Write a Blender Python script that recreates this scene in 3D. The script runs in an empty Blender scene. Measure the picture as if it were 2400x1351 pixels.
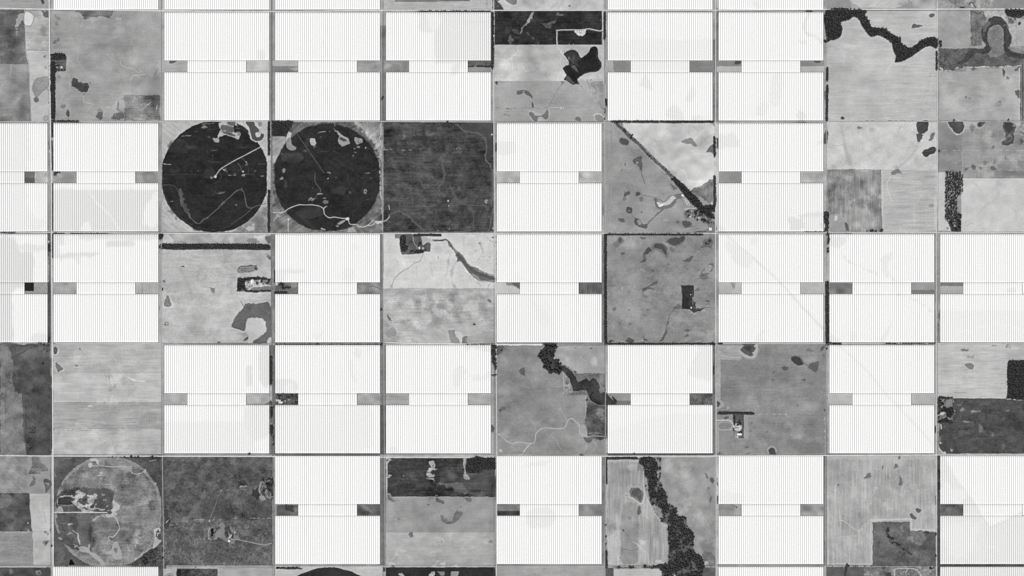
import bpy, math, random
import numpy as np

# ------------------------------------------------------------------ camera, sky, sun
scene = bpy.context.scene
COL = scene.collection
S = 3.1                       # metres per map unit (one map unit = one pixel of the aerial mosaic)
CX, CY = 1200.0, 675.5
cam_d = bpy.data.cameras.new("camera")
cam = bpy.data.objects.new("camera", cam_d); COL.objects.link(cam)
cam_d.type = 'ORTHO'; cam_d.ortho_scale = 2400 * S
cam_d.clip_start = 1.0; cam_d.clip_end = 60000.0
cam.location = (0, 0, 3000); cam.rotation_euler = (0, 0, 0)
scene.camera = cam

SUN_EL, SUN_AZ = math.radians(57), math.radians(207)     # azimuth clockwise from north: sun in the south-south-west
world = bpy.data.worlds.new("World"); scene.world = world; world.use_nodes = True
wn = world.node_tree; wn.nodes.clear()
sky = wn.nodes.new('ShaderNodeTexSky'); sky.sky_type = 'NISHITA'; sky.sun_disc = False
sky.sun_elevation = SUN_EL; sky.sun_rotation = SUN_AZ
bw = wn.nodes.new('ShaderNodeRGBToBW')                    # the photograph is panchromatic
bg = wn.nodes.new('ShaderNodeBackground'); bg.inputs['Strength'].default_value = 0.09
wo = wn.nodes.new('ShaderNodeOutputWorld')
wn.links.new(sky.outputs[0], bw.inputs[0]); wn.links.new(bw.outputs[0], bg.inputs['Color'])
wn.links.new(bg.outputs[0], wo.inputs['Surface'])
sd = bpy.data.lights.new("sun", 'SUN'); sd.energy = 3.6; sd.angle = math.radians(0.5)
sd.color = (1.0, 0.995, 0.99)
sun = bpy.data.objects.new("sun", sd); COL.objects.link(sun)
sun.rotation_euler = (math.pi/2 - SUN_EL, 0, -SUN_AZ + math.pi)
sun.location = (0, 0, 2000)
vs = scene.view_settings
vs.view_transform = 'Standard'; vs.look = 'None'; vs.exposure = EXPOSURE = 0.0; vs.gamma = 1.0
vs.use_curve_mapping = False
scene.render.engine = 'CYCLES'
K = 1.185                     # scene brightness of a level surface of albedo 1 (measured)

def lin(v):                   # photo grey level (0..255) -> linear
    v = np.asarray(v, dtype=np.float64) / 255.0
    return np.where(v <= 0.04045, v / 12.92, ((np.maximum(v, 0) + 0.055) / 1.055) ** 2.4)
def alb(v):                   # real base colour that shows as that grey in full daylight
    return np.clip(lin(v) / K, 0.004, 0.87)

# ------------------------------------------------------------------ map raster of soil / crop colour
OX, OY = 150, 245
RW, RH = 2620, 1840
rng = np.random.default_rng(7)
random.seed(11)
def filt(kx, ky, ang=0.0, lo=0.0):
    """smooth random field: kx, ky = correlation lengths in map units"""
    w = rng.standard_normal((RH, RW)).astype(np.float32)
    f = np.fft.rfft2(w)
    fy = np.fft.fftfreq(RH)[:, None]; fx = np.fft.rfftfreq(RW)[None, :]
    c, s = math.cos(ang), math.sin(ang)
    u = fx * c + fy * s; v = -fx * s + fy * c
    g = np.exp(-2 * (math.pi ** 2) * ((u * kx) ** 2 + (v * ky) ** 2))
    if lo: g = g * (1 - np.exp(-2 * (math.pi ** 2) * ((u * lo) ** 2 + (v * lo) ** 2)))
    r = np.fft.irfft2(f * g, s=(RH, RW)).astype(np.float32)
    return r / r.std()
N60 = filt(26, 22); N12 = filt(6, 5); N5 = filt(2.4, 2.2); N1 = filt(0.75, 0.75)
NH = filt(11, 0.8); NH2 = filt(34, 1.5); NV = filt(0.8, 11); NV2 = filt(1.5, 34)
ND = filt(9, 1.0, math.radians(-38)); NE = filt(9, 1.0, math.radians(40))
_a, _b = filt(9, 9), filt(16, 11)
VEIN = (np.exp(-(_a / .1) ** 2) * np.clip(_b - .25, 0, 1)).astype(np.float32); VEIN2 = (np.exp(-(filt(5, 6) / .12) ** 2) * np.clip(-_b - .2, 0, 1)).astype(np.float32)
CLOUD = filt(13, 9); CLOUD = np.sign(CLOUD) * np.abs(CLOUD) ** 1.5
WX, WY = filt(5, 5), filt(5, 5); WX2, WY2 = filt(1.6, 1.6), filt(1.6, 1.6)
YY, XX = np.mgrid[0:RH, 0:RW].astype(np.float32)
XX -= OX; YY -= OY
R = (158 + 9 * N60 + 4 * N12 + 3 * N5 + 2 * N1).astype(np.float32)      # verges
TINT = np.full((RH, RW), 252.0, np.float32)

FR = [0.0, 0.0, 1.0]
def F(x0, y0, s): FR[:] = [x0, y0, s]
def T(p): return (FR[0] + p[0] * FR[2], FR[1] + p[1] * FR[2])
def win(P, pad):
    xs = [p[0] for p in P]; ys = [p[1] for p in P]
    x0 = max(0, int(min(xs) - pad) + OX); x1 = min(RW, int(max(xs) + pad) + OX + 2)
    y0 = max(0, int(min(ys) - pad) + OY); y1 = min(RH, int(max(ys) + pad) + OY + 2)
    return (slice(y0, max(y1, y0)), slice(x0, max(x1, x0)))
def smoothp(P, closed=True, n=4):
    out = []; m = len(P)
    rg = range(m if closed else m - 1)
    for i in rg:
        if closed: a, b, c, d = P[i - 1], P[i], P[(i + 1) % m], P[(i + 2) % m]
        else: a, b, c, d = P[max(i - 1, 0)], P[i], P[i + 1], P[min(i + 2, m - 1)]
        for k in range(n):
            t = k / n
            out.append(tuple(0.5 * (2 * b[j] + (c[j] - a[j]) * t + (2 * a[j] - 5 * b[j] + 4 * c[j] - d[j]) * t * t
                       + (3 * b[j] - a[j] - 3 * c[j] + d[j]) * t ** 3) for j in (0, 1)))
    if not closed: out.append(tuple(P[-1]))
    return out
def seg_d2(x, y, a, b):
    dx, dy = b[0] - a[0], b[1] - a[1]; L = dx * dx + dy * dy + 1e-9
    t = np.clip(((x - a[0]) * dx + (y - a[1]) * dy) / L, 0, 1)
    return (x - a[0] - t * dx) ** 2 + (y - a[1] - t * dy) ** 2
def sdf(P, x, y):
    d = np.full(x.shape, 1e12, np.float32); ins = np.zeros(x.shape, bool)
    for i in range(len(P)):
        a, b = P[i - 1], P[i]
        d = np.minimum(d, seg_d2(x, y, a, b))
        if a[1] != b[1]:
            c = ((a[1] > y) != (b[1] > y)) & (x < (b[0] - a[0]) * (y - a[1]) / (b[1] - a[1]) + a[0])
            ins ^= c
    d = np.sqrt(d); return np.where(ins, -d, d)
def tex(w, val, h=0, v=0, m=3, g=2, d=0, e=0, m2=None, hb=0, vb=0):
    t = val + 0.9 * m * N60[w] + (m * 0.7 if m2 is None else m2) * N12[w] + g * 0.8 * N1[w] + g * 0.6 * N5[w] + 2.2 * m * VEIN[w] - 2.2 * m * VEIN2[w] + 0.7 * m * CLOUD[w]
    if h: t = t + 0.62 * h * NH[w]
    if v: t = t + 0.7 * v * NV[w]
    if hb: t = t + 0.55 * hb * NH2[w]
    if vb: t = t + vb * NV2[w]
    if d: t = t + .65 * d * ND[w]
    if e: t = t + .65 * e * NE[w]
    return t
def put(w, al, t, ras):
    A = TINT if ras else R
    A[w] = A[w] * (1 - al) + t * al
def ss(d, soft): return np.clip(0.5 - d / (2 * soft), 0, 1)
def poly(P, val, soft=0.7, rough=0.8, a=1.0, smooth=True, tint=0, raw=False, halo=None, **k):
    if not raw: P = [T(p) for p in P]
    if smooth: P = smoothp(P)
    if halo: poly_off(P, halo[0], halo[1], halo[2], rough)
    w = win(P, 4 + soft + rough * 3)
    x = XX[w] + rough * (0.9 * WX[w] + 0.6 * WX2[w]); y = YY[w] + rough * (0.9 * WY[w] + 0.6 * WY2[w])
    put(w, a * ss(sdf(P, x, y), soft), tex(w, val, **k), tint)
    return P
def poly_off(P, off, val, a, rough):
    w = win(P, 5 + off + rough * 3)
    x = XX[w] + rough * WX[w]; y = YY[w] + rough * WY[w]
    put(w, a * ss(sdf(P, x, y) - off, 0.8), val + 3 * N5[w], 0)
def rect(x0, y0, x1, y1, val, soft=0.5, rough=0.15, **k):
    return poly([(x0, y0), (x1, y0), (x1, y1), (x0, y1)], val, soft=soft, rough=rough, smooth=False, **k)
def blob(cx, cy, rx, ry, val, rot=0, soft=1.0, rough=1.2, a=1.0, **k):
    r = math.radians(rot); P = []
    for i in range(12):
        t = i * math.pi / 6
        ux, uy = rx * math.cos(t), ry * math.sin(t)
        P.append((cx + ux * math.cos(r) - uy * math.sin(r), cy + ux * math.sin(r) + uy * math.cos(r)))
    return poly(P, val, soft=soft, rough=rough, a=a, **k)
def line(P, wd, val, soft=0.55, rough=0.35, a=1.0, smooth=True, brk=0.0, tint=0, raw=False, **k):
    if not raw: P = [T(p) for p in P]
    if smooth and len(P) > 2: P = smoothp(P, False)
    w = win(P, 4 + wd)
    x = XX[w] + rough * (0.8 * WX[w] + 0.6 * WX2[w]); y = YY[w] + rough * (0.8 * WY[w] + 0.6 * WY2[w])
    d = np.full(x.shape, 1e12, np.float32)
    for i in range(len(P) - 1): d = np.minimum(d, seg_d2(x, y, P[i], P[i + 1]))
    al = a * ss(np.sqrt(d) - wd / 2, soft)
    if brk: al = al * np.clip(0.6 + N5[w] - brk, 0, 1)
    k.setdefault('m', 0)
    put(w, al, tex(w, val, **k), tint)
def spots(P, n, r0, r1, val, a=0.8, **k):
    """n small soil spots inside a polygon"""
    P = [T(p) for p in P]; xs = [p[0] for p in P]; ys = [p[1] for p in P]
    for _ in range(n):
        for _t in range(30):
            x, y = random.uniform(min(xs), max(xs)), random.uniform(min(ys), max(ys))
            if inside(P, x, y): break
        else: continue
        r = random.uniform(r0, r1)
        q = [(x + r * random.uniform(.7, 1.3) * math.cos(t), y + r * random.uniform(.6, 1.1) * math.sin(t)) for t in np.arange(0, 6.28, 0.9)]
        poly(q, val, soft=0.7, rough=0.5, a=a, raw=True, m=0, **k)
def inside(P, x, y):
    c = False
    for i in range(len(P)):
        a, b = P[i - 1], P[i]
        if (a[1] > y) != (b[1] > y) and x < (b[0] - a[0]) * (y - a[1]) / (b[1] - a[1]) + a[0]: c = not c
    return c

# ------------------------------------------------------------------ registers filled by the map data
TREES = []        # (kind, label, group, [(x, y, r)...])
PONDS = []; TRACKS = []; BUILD = []; BINS = []
def belt(P, wd, label, size=2.0, step=2.6, gaps=0.0, seedj=0.5):
    """shelterbelt along a polyline; wd = width in map units"""
    P = [T(p) for p in P]; out = []
    rows = max(1, int(round(wd / step)))
    for i in range(len(P) - 1):
        a, b = P[i], P[i + 1]; L = math.hypot(b[0] - a[0], b[1] - a[1]); n = max(1, int(L / step))
        nx, ny = -(b[1] - a[1]) / L, (b[0] - a[0]) / L
        for k in range(n):
            for r in range(rows):
                if random.random() < gaps: continue
                t = (k + 0.5 + random.uniform(-.3, .3)) / n
                o = (r + 0.5) / rows * wd - wd / 2 + random.uniform(-seedj, seedj)
                out.append((a[0] + (b[0] - a[0]) * t + nx * o, a[1] + (b[1] - a[1]) * t + ny * o, size * random.uniform(.75, 1.15)))
    TREES.append(('mass', label, None, out))
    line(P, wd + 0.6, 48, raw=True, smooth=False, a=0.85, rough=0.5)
def grove(P, label, size=2.0, step=2.7, gaps=0.0, under=None, mode='mass', smooth=False, patchy=False):
    P = [T(p) for p in P]
    if smooth: P = smoothp(P)
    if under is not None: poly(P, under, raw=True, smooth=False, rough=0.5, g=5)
    xs = [p[0] for p in P]; ys = [p[1] for p in P]; out = []
    y = min(ys)
    while y < max(ys):
        x = min(xs)
        while x < max(xs):
            px, py = x + random.uniform(-.45, .45) * step, y + random.uniform(-.45, .45) * step
            if random.random() > gaps + (.6 if patchy and N12[int(py) + OY, int(px) + OX] > .55 else 0) and inside(P, px, py): out.append((px, py, size * random.uniform(.7, 1.2)))
            x += step
        y += step
    TREES.append((mode, label, label if mode == 'each' else None, out))
def singles(L, label, group=None, r=None):
    """individually visible trees; L = [(x, y, r)]"""
    TREES.append(('each', label, group, [T((p[0], p[1])) + ((p[2] if len(p) > 2 else r),) for p in L]))
def pond(P, val, smooth=True, **k):
    PONDS.append(poly(P, val, smooth=smooth, **k))
def track(P, wd, val, smooth=True, name='dirt_track'):
    P = [T(p) for p in P]
    if smooth and len(P) > 2: P = smoothp(P, False, 5)
    TRACKS.append((name, P, wd, val))
    line(P, wd + 1.6, val * 0.82 + 10, raw=True, smooth=False, a=0.3, soft=1.2)
def barn(x, y, w, l, rot, val, label, flat=False):
    BUILD.append(T((x, y)) + (w, l, rot, val, label, flat))
def gbin(x, y, d, label): BINS.append(T((x, y)) + (d, label))
GX = [118.6 + 259.8 * i for i in range(-1, 10)]
GY = [25.3 + 260.0 * j for j in range(-1, 7)]
# ================================================================== MAP DATA (coordinates read off enlarged map sheets)
# default cells outside or beside the frame
for i in range(10):
    for j in range(7):
        F(0, 0, 1)
        rect(GX[i] + 3, GY[j] + 3, GX[i + 1] - 3, GY[j + 1] - 3, 165 + 8 * ((i * 7 + j * 3) % 5 - 2), h=4, m=6)
# corridors: tone of the verge strips (x0,y0,x1,y1,value)
F(0, 0, 1)
for c in [(0, 17, 115, 24, 150), (380, 22, 640, 30, 185), (640, 22, 898, 30, 170), (630, 27, 646, 286, 150),
          (371, 27, 385, 286, 165), (891, 60, 905, 283, 125), (111, 290, 118, 470, 150), (111, 470, 118, 545, 150),
          (111, 545, 119, 805, 85), (371, 520, 385, 545, 80), (371, 560, 385, 806, 165), (885, 545, 898, 806, 120),
          (640, 545, 645, 806, 130), (890, 809, 905, 950, 125), (890, 950, 905, 1066, 95), (630, 809, 645, 1066, 105),
          (1670, 20, 1678, 93, 165), (1678, 20, 1685, 286, 125), (1670, 93, 1678, 286, 125), (1411, 20, 1425, 286, 155),
          (1411, 290, 1418, 545, 150), (1672, 290, 1685, 545, 185), (1411, 549, 1425, 803, 125), (1678, 549, 1685, 803, 150),
          (1930, 289, 1944, 545, 175), (1930, 545, 1944, 806, 165), (2190, 545, 2204, 806, 150), (2190, 809, 2204, 1066, 170),
          (2197, 1066, 2204, 1351, 75), (2204, 1322, 2400, 1330, 70), (885, 1070, 905, 1325, 115), (1411, 1070, 1425, 1325, 130),
          (1670, 809, 1685, 1066, 120), (1411, 1322, 1425, 1330, 150), (1930, 1066, 1944, 1325, 120), (1150, 809, 1163, 1066, 165),
          (1150, 289, 1165, 545, 150), (645, 1062, 890, 1070, 110), (1425, 1062, 1672, 1069, 85), (371, 1066, 385, 1351, 90),
          (125, 1322, 640, 1330, 150), (645, 802, 890, 809, 95), (905, 802, 1150, 809, 175), (371, 290, 385, 545, 150)]:
    poly([(c[0], c[1]), (c[2], c[1]), (c[2], c[3]), (c[0], c[3])], c[4], rough=0.4, smooth=False, m=5, g=4)

def cell(i, j, val, **k):
    rect_raw(GX[i + 1] + 1.2, GY[j + 1] + 1.2, GX[i + 2] - 1.2, GY[j + 2] - 1.2, val, **k)
def rect_raw(x0, y0, x1, y1, val, **k):
    poly([(x0, y0), (x1, y0), (x1, y1), (x0, y1)], val, rough=k.pop('rough', 0.2), smooth=False, raw=True, soft=k.pop('soft', 0.6), **k)

# ---- row above (only its foot is in frame)
cell(-1, -1, 158, h=4); cell(3, -1, 178, h=6); cell(4, -1, 190, m=8); cell(7, -1, 170, h=5); cell(8, -1, 150, m=9, g=5)
F(890, 0, .2221); poly([(150, 60), (230, 5), (1050, 5), (1110, 50), (1130, 100), (1140, 5), (1100, -40), (150, -40)], 165, h=8)
rect(160, -20, 615, 22, 125); rect(620, -20, 950, 15, 110)
F(1150, 0, .2221); poly([(30, -20), (150, 105), (40, 105), (20, 50)], 78, g=8); line([(45, 5), (140, 100)], 1.5, 40, brk=.2)
line([(60, 0), (150, 105)], .9, 215); poly([(150, -10), (200, 35), (250, 52), (275, 35), (270, -10)], 125, halo=(1.5, 205, .6)); blob(830, 60, 14, 14, 130)
for x in (480, 640, 700, 880, 960): line([(x, 95), (x + 60, 30), (x + 40, -20)], 5, 165, a=.4, soft=3)
blob(70, -10, 20, 20, 50)
F(1920, 0, .2221); poly([(75, -10), (300, -10), (320, 95), (75, 95)], 150, rough=.5); poly([(330, 0), (430, 70), (560, 78), (820, 75), (980, 5), (980, -60), (330, -60)], 188, smooth=True, d=5)
poly([(840, 75), (980, 5), (1235, 0), (1235, 95), (850, 95)], 158, rough=2, m=8); line([(340, 10), (430, 72), (560, 78), (830, 76), (980, 5)], 1, 205)
blob(900, 40, 60, 25, 130, a=.5, soft=4)
F(2170, 0, .222); poly([(135, 0), (460, 0), (700, 0), (710, 88), (135, 88)], 140, m=10, g=9, rough=.5); rect(715, 0, 1036, 88, 140)
line([(240, 0), (350, 70), (400, 88)], 2, 115); line([(460, 50), (475, 25), (500, 40), (530, 80)], 2.4, 85); poly([(475, 80), (480, 40), (500, 80)], 180, soft=1)
blob(395, 80, 28, 10, 70); blob(570, 25, 60, 30, 185, a=.5, rough=3)

# ---- top-left field (col -1,row 0) sheet A
F(0, 0, .2221)
cell(-1, 0, 165, h=4)
poly([(0, 104), (255, 104), (275, 600), (305, 680), (0, 680)], 98, smooth=False, rough=.3, m=7, m2=7, h=4, g=5)
poly([(-600, 104), (0, 104), (0, 680), (-600, 680)], 98, smooth=False)
poly([(-600, 680), (0, 680), (0, 1290), (-600, 1290)], 130, smooth=False)
poly([(0, 680), (305, 680), (330, 1290), (0, 1290)], 132, smooth=False, rough=.3, m=9, m2=7, e=2, h=4)
poly([(255, 104), (505, 104), (505, 530), (275, 530)], 172, smooth=False, m=5, h=7, g=4)
poly([(275, 535), (510, 535), (512, 1290), (332, 1290), (310, 640)], 182, smooth=False, m=4, h=4)
line([(275, 530), (510, 532)], .9, 130); line([(255, 104), (270, 560), (305, 690), (332, 1285)], 1, 190, smooth=False, a=.5)
blob(60, 1000, 60, 120, 158, a=.5, soft=10); blob(230, 1150, 40, 130, 95, soft=8, a=.6, rot=10); blob(100, 1130, 90, 20, 165, a=.5, soft=6)
blob(120, 200, 100, 50, 112, a=.6, soft=8); blob(140, 580, 80, 40, 72, a=.5, soft=6)
poly([(195, 160), (215, 142), (262, 145), (262, 225), (235, 215), (205, 245), (190, 290), (160, 290), (165, 250), (185, 210)], 160, rough=1, halo=(.9, 80, .5))
spots([(165, 290), (185, 290), (185, 385), (165, 385)], 9, .7, 1.5, 175)
poly([(265, 138), (310, 135), (350, 170), (350, 210), (320, 270), (262, 258)], 212, halo=(1.2, 110, .7), v=3, rough=.4)
poly([(440, 120), (508, 112), (508, 175), (480, 185), (445, 170)], 95, rough=1.4); blob(455, 320, 30, 60, 130, a=.6, soft=3)
blob(470, 600, 10, 12, 95, a=.7); blob(482, 712, 9, 12, 110, a=.7); blob(455, 15, 18, 30, 80)
poly([(400, 825), (510, 815), (505, 930), (440, 965), (400, 1015), (375, 1025), (345, 960), (355, 870)], 140, m=6, g=4, halo=(1, 110, .6)); blob(380, 1052, 24, 26, 105)
blob(485, 1248, 26, 26, 110, rough=.4); blob(485, 1248, 20, 20, 200, rough=.4); blob(485, 1248, 14, 13, 120, rough=.4); gbin(487, 1247, 9, 'small white round tank in a pale ring beside the north-south gravel road')

# ---- sheet A, big pasture (col 0,row 0)
cell(0, 0, 158, h=3, m=5)
poly([(1330, 120), (1690, 120), (1690, 600), (1560, 560), (1300, 360), (1390, 200)], 162, a=.5, soft=8, v=2)
blob(1290, 520, 110, 60, 140, a=.35, soft=9); blob(1420, 620, 90, 80, 182, a=.55, soft=9, rough=4); blob(1250, 320, 70, 35, 175, a=.6, soft=5)
blob(1510, 930, 80, 45, 182, a=.6, soft=7, rot=-45); blob(950, 600, 100, 40, 170, a=.4, soft=6); blob(1050, 800, 260, 80, 168, a=.35, soft=9); blob(830, 310, 100, 50, 172, a=.4, soft=7)
poly([(810, 112), (1175, 112), (1180, 165), (1130, 205), (1080, 175), (960, 185), (900, 195), (840, 150)], 112, rough=1.6, m=8, m2=10, h=8)
line([(800, 115), (900, 195), (1000, 185), (1120, 205), (1175, 170)], .8, 190, brk=.3)
poly([(1000, 120), (1160, 120), (1165, 170), (1090, 170)], 135, a=.6, rough=1.5)
blob(1255, 205, 32, 18, 172, halo=(1, 135, .6)); blob(600, 190, 45, 10, 125, rot=40, a=.7); blob(598, 265, 11, 22, 125, rot=20, a=.7)
blob(580, 435, 14, 20, 110, a=.8); blob(618, 415, 16, 18, 115, a=.8); blob(1190, 310, 40, 25, 150, a=.7); blob(1215, 395, 20, 10, 178, a=.6)
line([(1125, 570), (1160, 605), (1215, 635)], .8, 185); line([(1270, 640), (1280, 685), (1330, 715), (1395, 718), (1450, 765), (1495, 755)], .9, 200, a=.8); line([(1375, 860), (1390, 820), (1420, 800), (1470, 815)], 1, 200)
line([(1420, 795), (1535, 788)], .8, 195); line([(870, 220), (858, 290)], .8, 180); line([(970, 205), (990, 290)], .8, 180); line([(830, 550), (820, 630)], .8, 185)
line([(1375, 870), (1370, 960), (1350, 1010)], .8, 178); line([(885, 1020), (895, 1080), (990, 1100)], 1, 190); line([(700, 960), (660, 1020), (640, 1080)], 1, 182); line([(960, 1130), (900, 1190)], .8, 180)
pond([(755, 830), (790, 822), (825, 840), (830, 870), (900, 880), (940, 895), (930, 940), (905, 970), (850, 970), (800, 940), (760, 925), (750, 870)], 78, rough=1, m=3, g=6, halo=(1, 168, .4))
blob(960, 880, 12, 10, 120, a=.6); blob(885, 995, 6, 10, 115, a=.6); blob(630, 818, 22, 14, 128, rot=35, a=.8); blob(670, 1120, 30, 22, 115, a=.8); pond([(710, 1160), (728, 1175), (738, 1220), (725, 1240), (702, 1215), (704, 1180)], 90, halo=(1, 175, .4))
blob(715, 945, 8, 16, 130, a=.6); line([(722, 800), (730, 900), (715, 1000)], 2, 172, a=.5)
poly([(1030, 1185), (1080, 1180), (1075, 1250), (1010, 1255), (1015, 1215)], 98, rough=1.4); poly([(1220, 1200), (1290, 1190), (1305, 1240), (1240, 1260), (1175, 1250)], 102, rough=1.3)
line([(1010, 1110), (1100, 1130), (1190, 1120), (1240, 1080)], 2.2, 185, rough=1, brk=.2); line([(1245, 1075), (1240, 1150), (1290, 1190)], 2.4, 128, a=.8); line([(1225, 1070), (1225, 1160)], 2, 190, brk=.1); line([(1090, 1230), (1110, 1160), (1170, 1140), (1215, 1170), (1220, 1220)], 1, 185)
line([(1255, 1090), (1250, 1150), (1300, 1190)], 1.4, 120); blob(1050, 1165, 30, 14, 120, a=.6); line([(1270, 1050), (1315, 1040)], 1.5, 130)
poly([(1310, 1005), (1690, 1005), (1690, 1275), (1308, 1275)], 122, smooth=False, m=9, m2=10, h=9, g=6)
blob(1660, 1080, 40, 70, 95, a=.6, soft=5); blob(1470, 1110, 80, 40, 150, a=.5, soft=6); line([(1530, 1130), (1595, 1080)], 1.2, 195, a=.8); blob(1480, 1240, 140, 20, 165, a=.6, soft=4, rough=3, h=8); line([(1660, 1110), (1650, 1160)], 1.2, 190); blob(1350, 1040, 40, 30, 100, a=.5, soft=4)
blob(1640, 770, 16, 50, 115, rot=20, a=.6, soft=3); blob(1660, 730, 10, 50, 190, a=.6, soft=3); blob(1645, 830, 30, 30, 130, a=.5, soft=3)
# farmstead wood
poly([(530, 570), (690, 570), (700, 640), (688, 755), (590, 760), (530, 700)], 95, rough=.6, smooth=False, g=6)
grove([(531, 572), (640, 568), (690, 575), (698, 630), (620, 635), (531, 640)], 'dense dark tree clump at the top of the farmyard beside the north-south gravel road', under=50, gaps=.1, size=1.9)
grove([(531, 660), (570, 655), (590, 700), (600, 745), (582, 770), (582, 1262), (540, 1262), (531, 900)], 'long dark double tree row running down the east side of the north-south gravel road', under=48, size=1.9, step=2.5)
singles([(618, 745, 2), (648, 745, 2), (683, 745, 2), (612, 700, 2)], 'rounded tree at the south edge of the farmyard by the wooded row', 'farmyard trees beside the gravel road')
blob(722, 600, 14, 60, 172, a=.6, soft=3)
barn(578, 690, 12, 20, 30, 225, 'white gabled farmhouse roof squeezed between the trees of the western farmyard'); barn(650, 712, 12, 14, 0, 235, 'small white shed standing alone in the western farmyard clearing')
barn(598, 712, 8, 12, 60, 190, 'tiny grey shed next to the white farmhouse in the western farmyard')
belt([(540, 1284), (830, 1284)], 4, 'short straight dark hedge of trees along the foot of the pasture in the top left', size=1.6)
belt([(550, 1300), (550, 1420)], 3.6, 'short tree strip going down beside the gravel road at the top of the second row', size=1.7)
for y in (700, 890, 950, 1080, 180): blob(512, y, 4, 8, 60, a=.8)

# ---- notches, row 0
F(0, 0, 1)
rect(371, 142, 440, 170, 172, h=4, m=6); poly([(397, 142), (415, 142), (413, 147), (406, 150), (398, 149)], 98, halo=(1, 190, .4)); rect(577, 142, 631, 170, 178, h=3)
rect(638, 142, 700, 155, 172, h=2); rect(638, 155, 700, 170, 130, m=6); rect(836, 142, 893, 170, 160, m=9, h=4); blob(690, 162, 10, 3, 175, a=.6)
rect(899, 142, 959, 170, 138, m=8); blob(907, 155, 7, 6, 175, soft=4); rect(1096, 142, 1151, 157, 95, g=9); rect(1096, 157, 1151, 170, 145)
rect(1418, 142, 1478, 170, 140); poly([(1418, 142), (1435, 142), (1441, 170), (1418, 170)], 172, smooth=False); rect(1616, 142, 1674, 170, 135, h=2)
rect(1680, 142, 1738, 155, 140); rect(1680, 156, 1738, 170, 185); blob(1730, 147, 9, 5, 88); rect(1876, 142, 1932, 155, 140); blob(1914, 145, 6, 4, 85); rect(1876, 156, 1932, 170, 182)
F(890, 0, .2221)
belt([(408, 121), (1165, 121)], 3, 'thin dark tree line along the top edge of the white complex left of the pond field', size=1.6, gaps=.1)
belt([(1188, 140), (1190, 370)], 6.4, 'upper half of the dark shelterbelt left of the pond field', size=2.1); belt([(1190, 395), (1188, 720)], 6, 'lower half of the dark shelterbelt left of the pond field', size=2.1)
belt([(935, 705), (990, 705)], 2.2, 'short broken hedge in the notch left of the pond field', size=1.4, gaps=.3); belt([(1030, 705), (1175, 706)], 3.4, 'clumpy hedge in the notch meeting the shelterbelt left of the pond field', size=1.7, gaps=.15)
singles([(30, 1035, 2.4), (24, 1048, 2)], 'lone dark bush on the verge between two white complexes in the top row', 'bushes on the verge'); singles([(711, 1292, 2.6)], 'lone dark round tree on the road at the top edge of the dark square field')

# ---- sheet C : dark field, pond (col 4,row 0)
F(1150, 0, .2221)
cell(4, 0, 170, h=3)
rect(42, 118, 1175, 474, 52, m=3, m2=3, h=5, g=4)
poly([(385, 190), (455, 125), (465, 130), (420, 205), (400, 250), (350, 290), (325, 350), (310, 350), (325, 300), (370, 255)], 145, rough=1.8, a=.9, m=10); blob(330, 305, 12, 12, 120)
poly([(520, 245), (600, 235), (690, 210), (660, 250), (640, 300), (590, 300), (550, 280)], 105, a=.8, rough=2.2, h=10, g=8); blob(728, 155, 28, 18, 115, rough=2, a=.8); blob(270, 330, 35, 30, 90, a=.7, rough=2.5, h=8); blob(210, 435, 30, 30, 110, a=.8, rough=2.5, h=8)
blob(170, 330, 20, 40, 72, a=.6, soft=3); line([(250, 400), (310, 398)], 1, 95); blob(630, 425, 16, 10, 85, a=.7, soft=2)
line([(160, 135), (330, 280)], .9, 85, brk=.1); line([(375, 338), (515, 470)], 1.4, 110, brk=.2); blob(60, 135, 14, 20, 85, a=.6, rough=2)
line([(700, 465), (698, 345), (715, 320), (1175, 318)], 1.6, 90, a=.5)
poly([(890, 322), (1000, 316), (990, 360), (945, 378), (905, 355)], 205, rough=1.4, m=0, g=10)
spots([(905, 325), (985, 325), (975, 350), (910, 350)], 14, .4, .9, 70)
track([(1180, 125), (1178, 318), (1040, 306), (960, 316), (722, 320), (700, 340), (700, 455), (710, 495), (740, 550), (790, 610), (820, 655)], 1.6, 222)
line([(1160, 128), (1160, 300)], .7, 120, brk=.3); line([(705, 350), (710, 470)], .8, 150, brk=.2)
rect(42, 476, 1190, 856, 188, m=8, m2=5, h=2)
blob(440, 710, 60, 50, 158, a=.5, soft=7); line([(350, 640), (380, 700), (440, 730)], 8, 165, a=.5, soft=5); blob(410, 540, 25, 60, 165, a=.5, soft=5); line([(80, 650), (150, 560), (230, 510)], 4, 172, a=.5, soft=3); line([(260, 520), (280, 600)], 5, 172, a=.4, soft=4); line([(440, 740), (520, 800)], 12, 165, a=.4, soft=6); blob(550, 700, 40, 60, 205, a=.5, soft=7); blob(240, 820, 25, 20, 170, a=.4, soft=4); blob(700, 800, 60, 25, 205, a=.4, soft=5); blob(690, 530, 20, 15, 205, a=.3, soft=4)
line([(515, 475), (770, 735)], 1.2, 158, a=.8); line([(590, 560), (765, 722)], .8, 205, a=.5)
rect(42, 857, 1195, 1290, 160, m=3, h=2)
poly([(900, 858), (1195, 858), (1195, 1140), (960, 915)], 152, a=.7, soft=3, m=8, g=5); line([(1070, 900), (1120, 960), (1080, 990)], 3, 130, a=.5, soft=2)
line([(45, 1140), (740, 1140)], 1.1, 110, brk=.15, rough=.7); line([(600, 1137), (730, 1136)], .7, 205); blob(190, 1147, 30, 5, 85, a=.7); blob(70, 875, 16, 14, 80, rough=1.5); line([(90, 865), (145, 880)], 1.5, 120, a=.7)
blob(755, 1140, 22, 12, 210, rough=.6, m=0); blob(755, 1140, 12, 6, 60, rough=.4); blob(745, 1139, 5, 4, 225, rough=.1)
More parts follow.
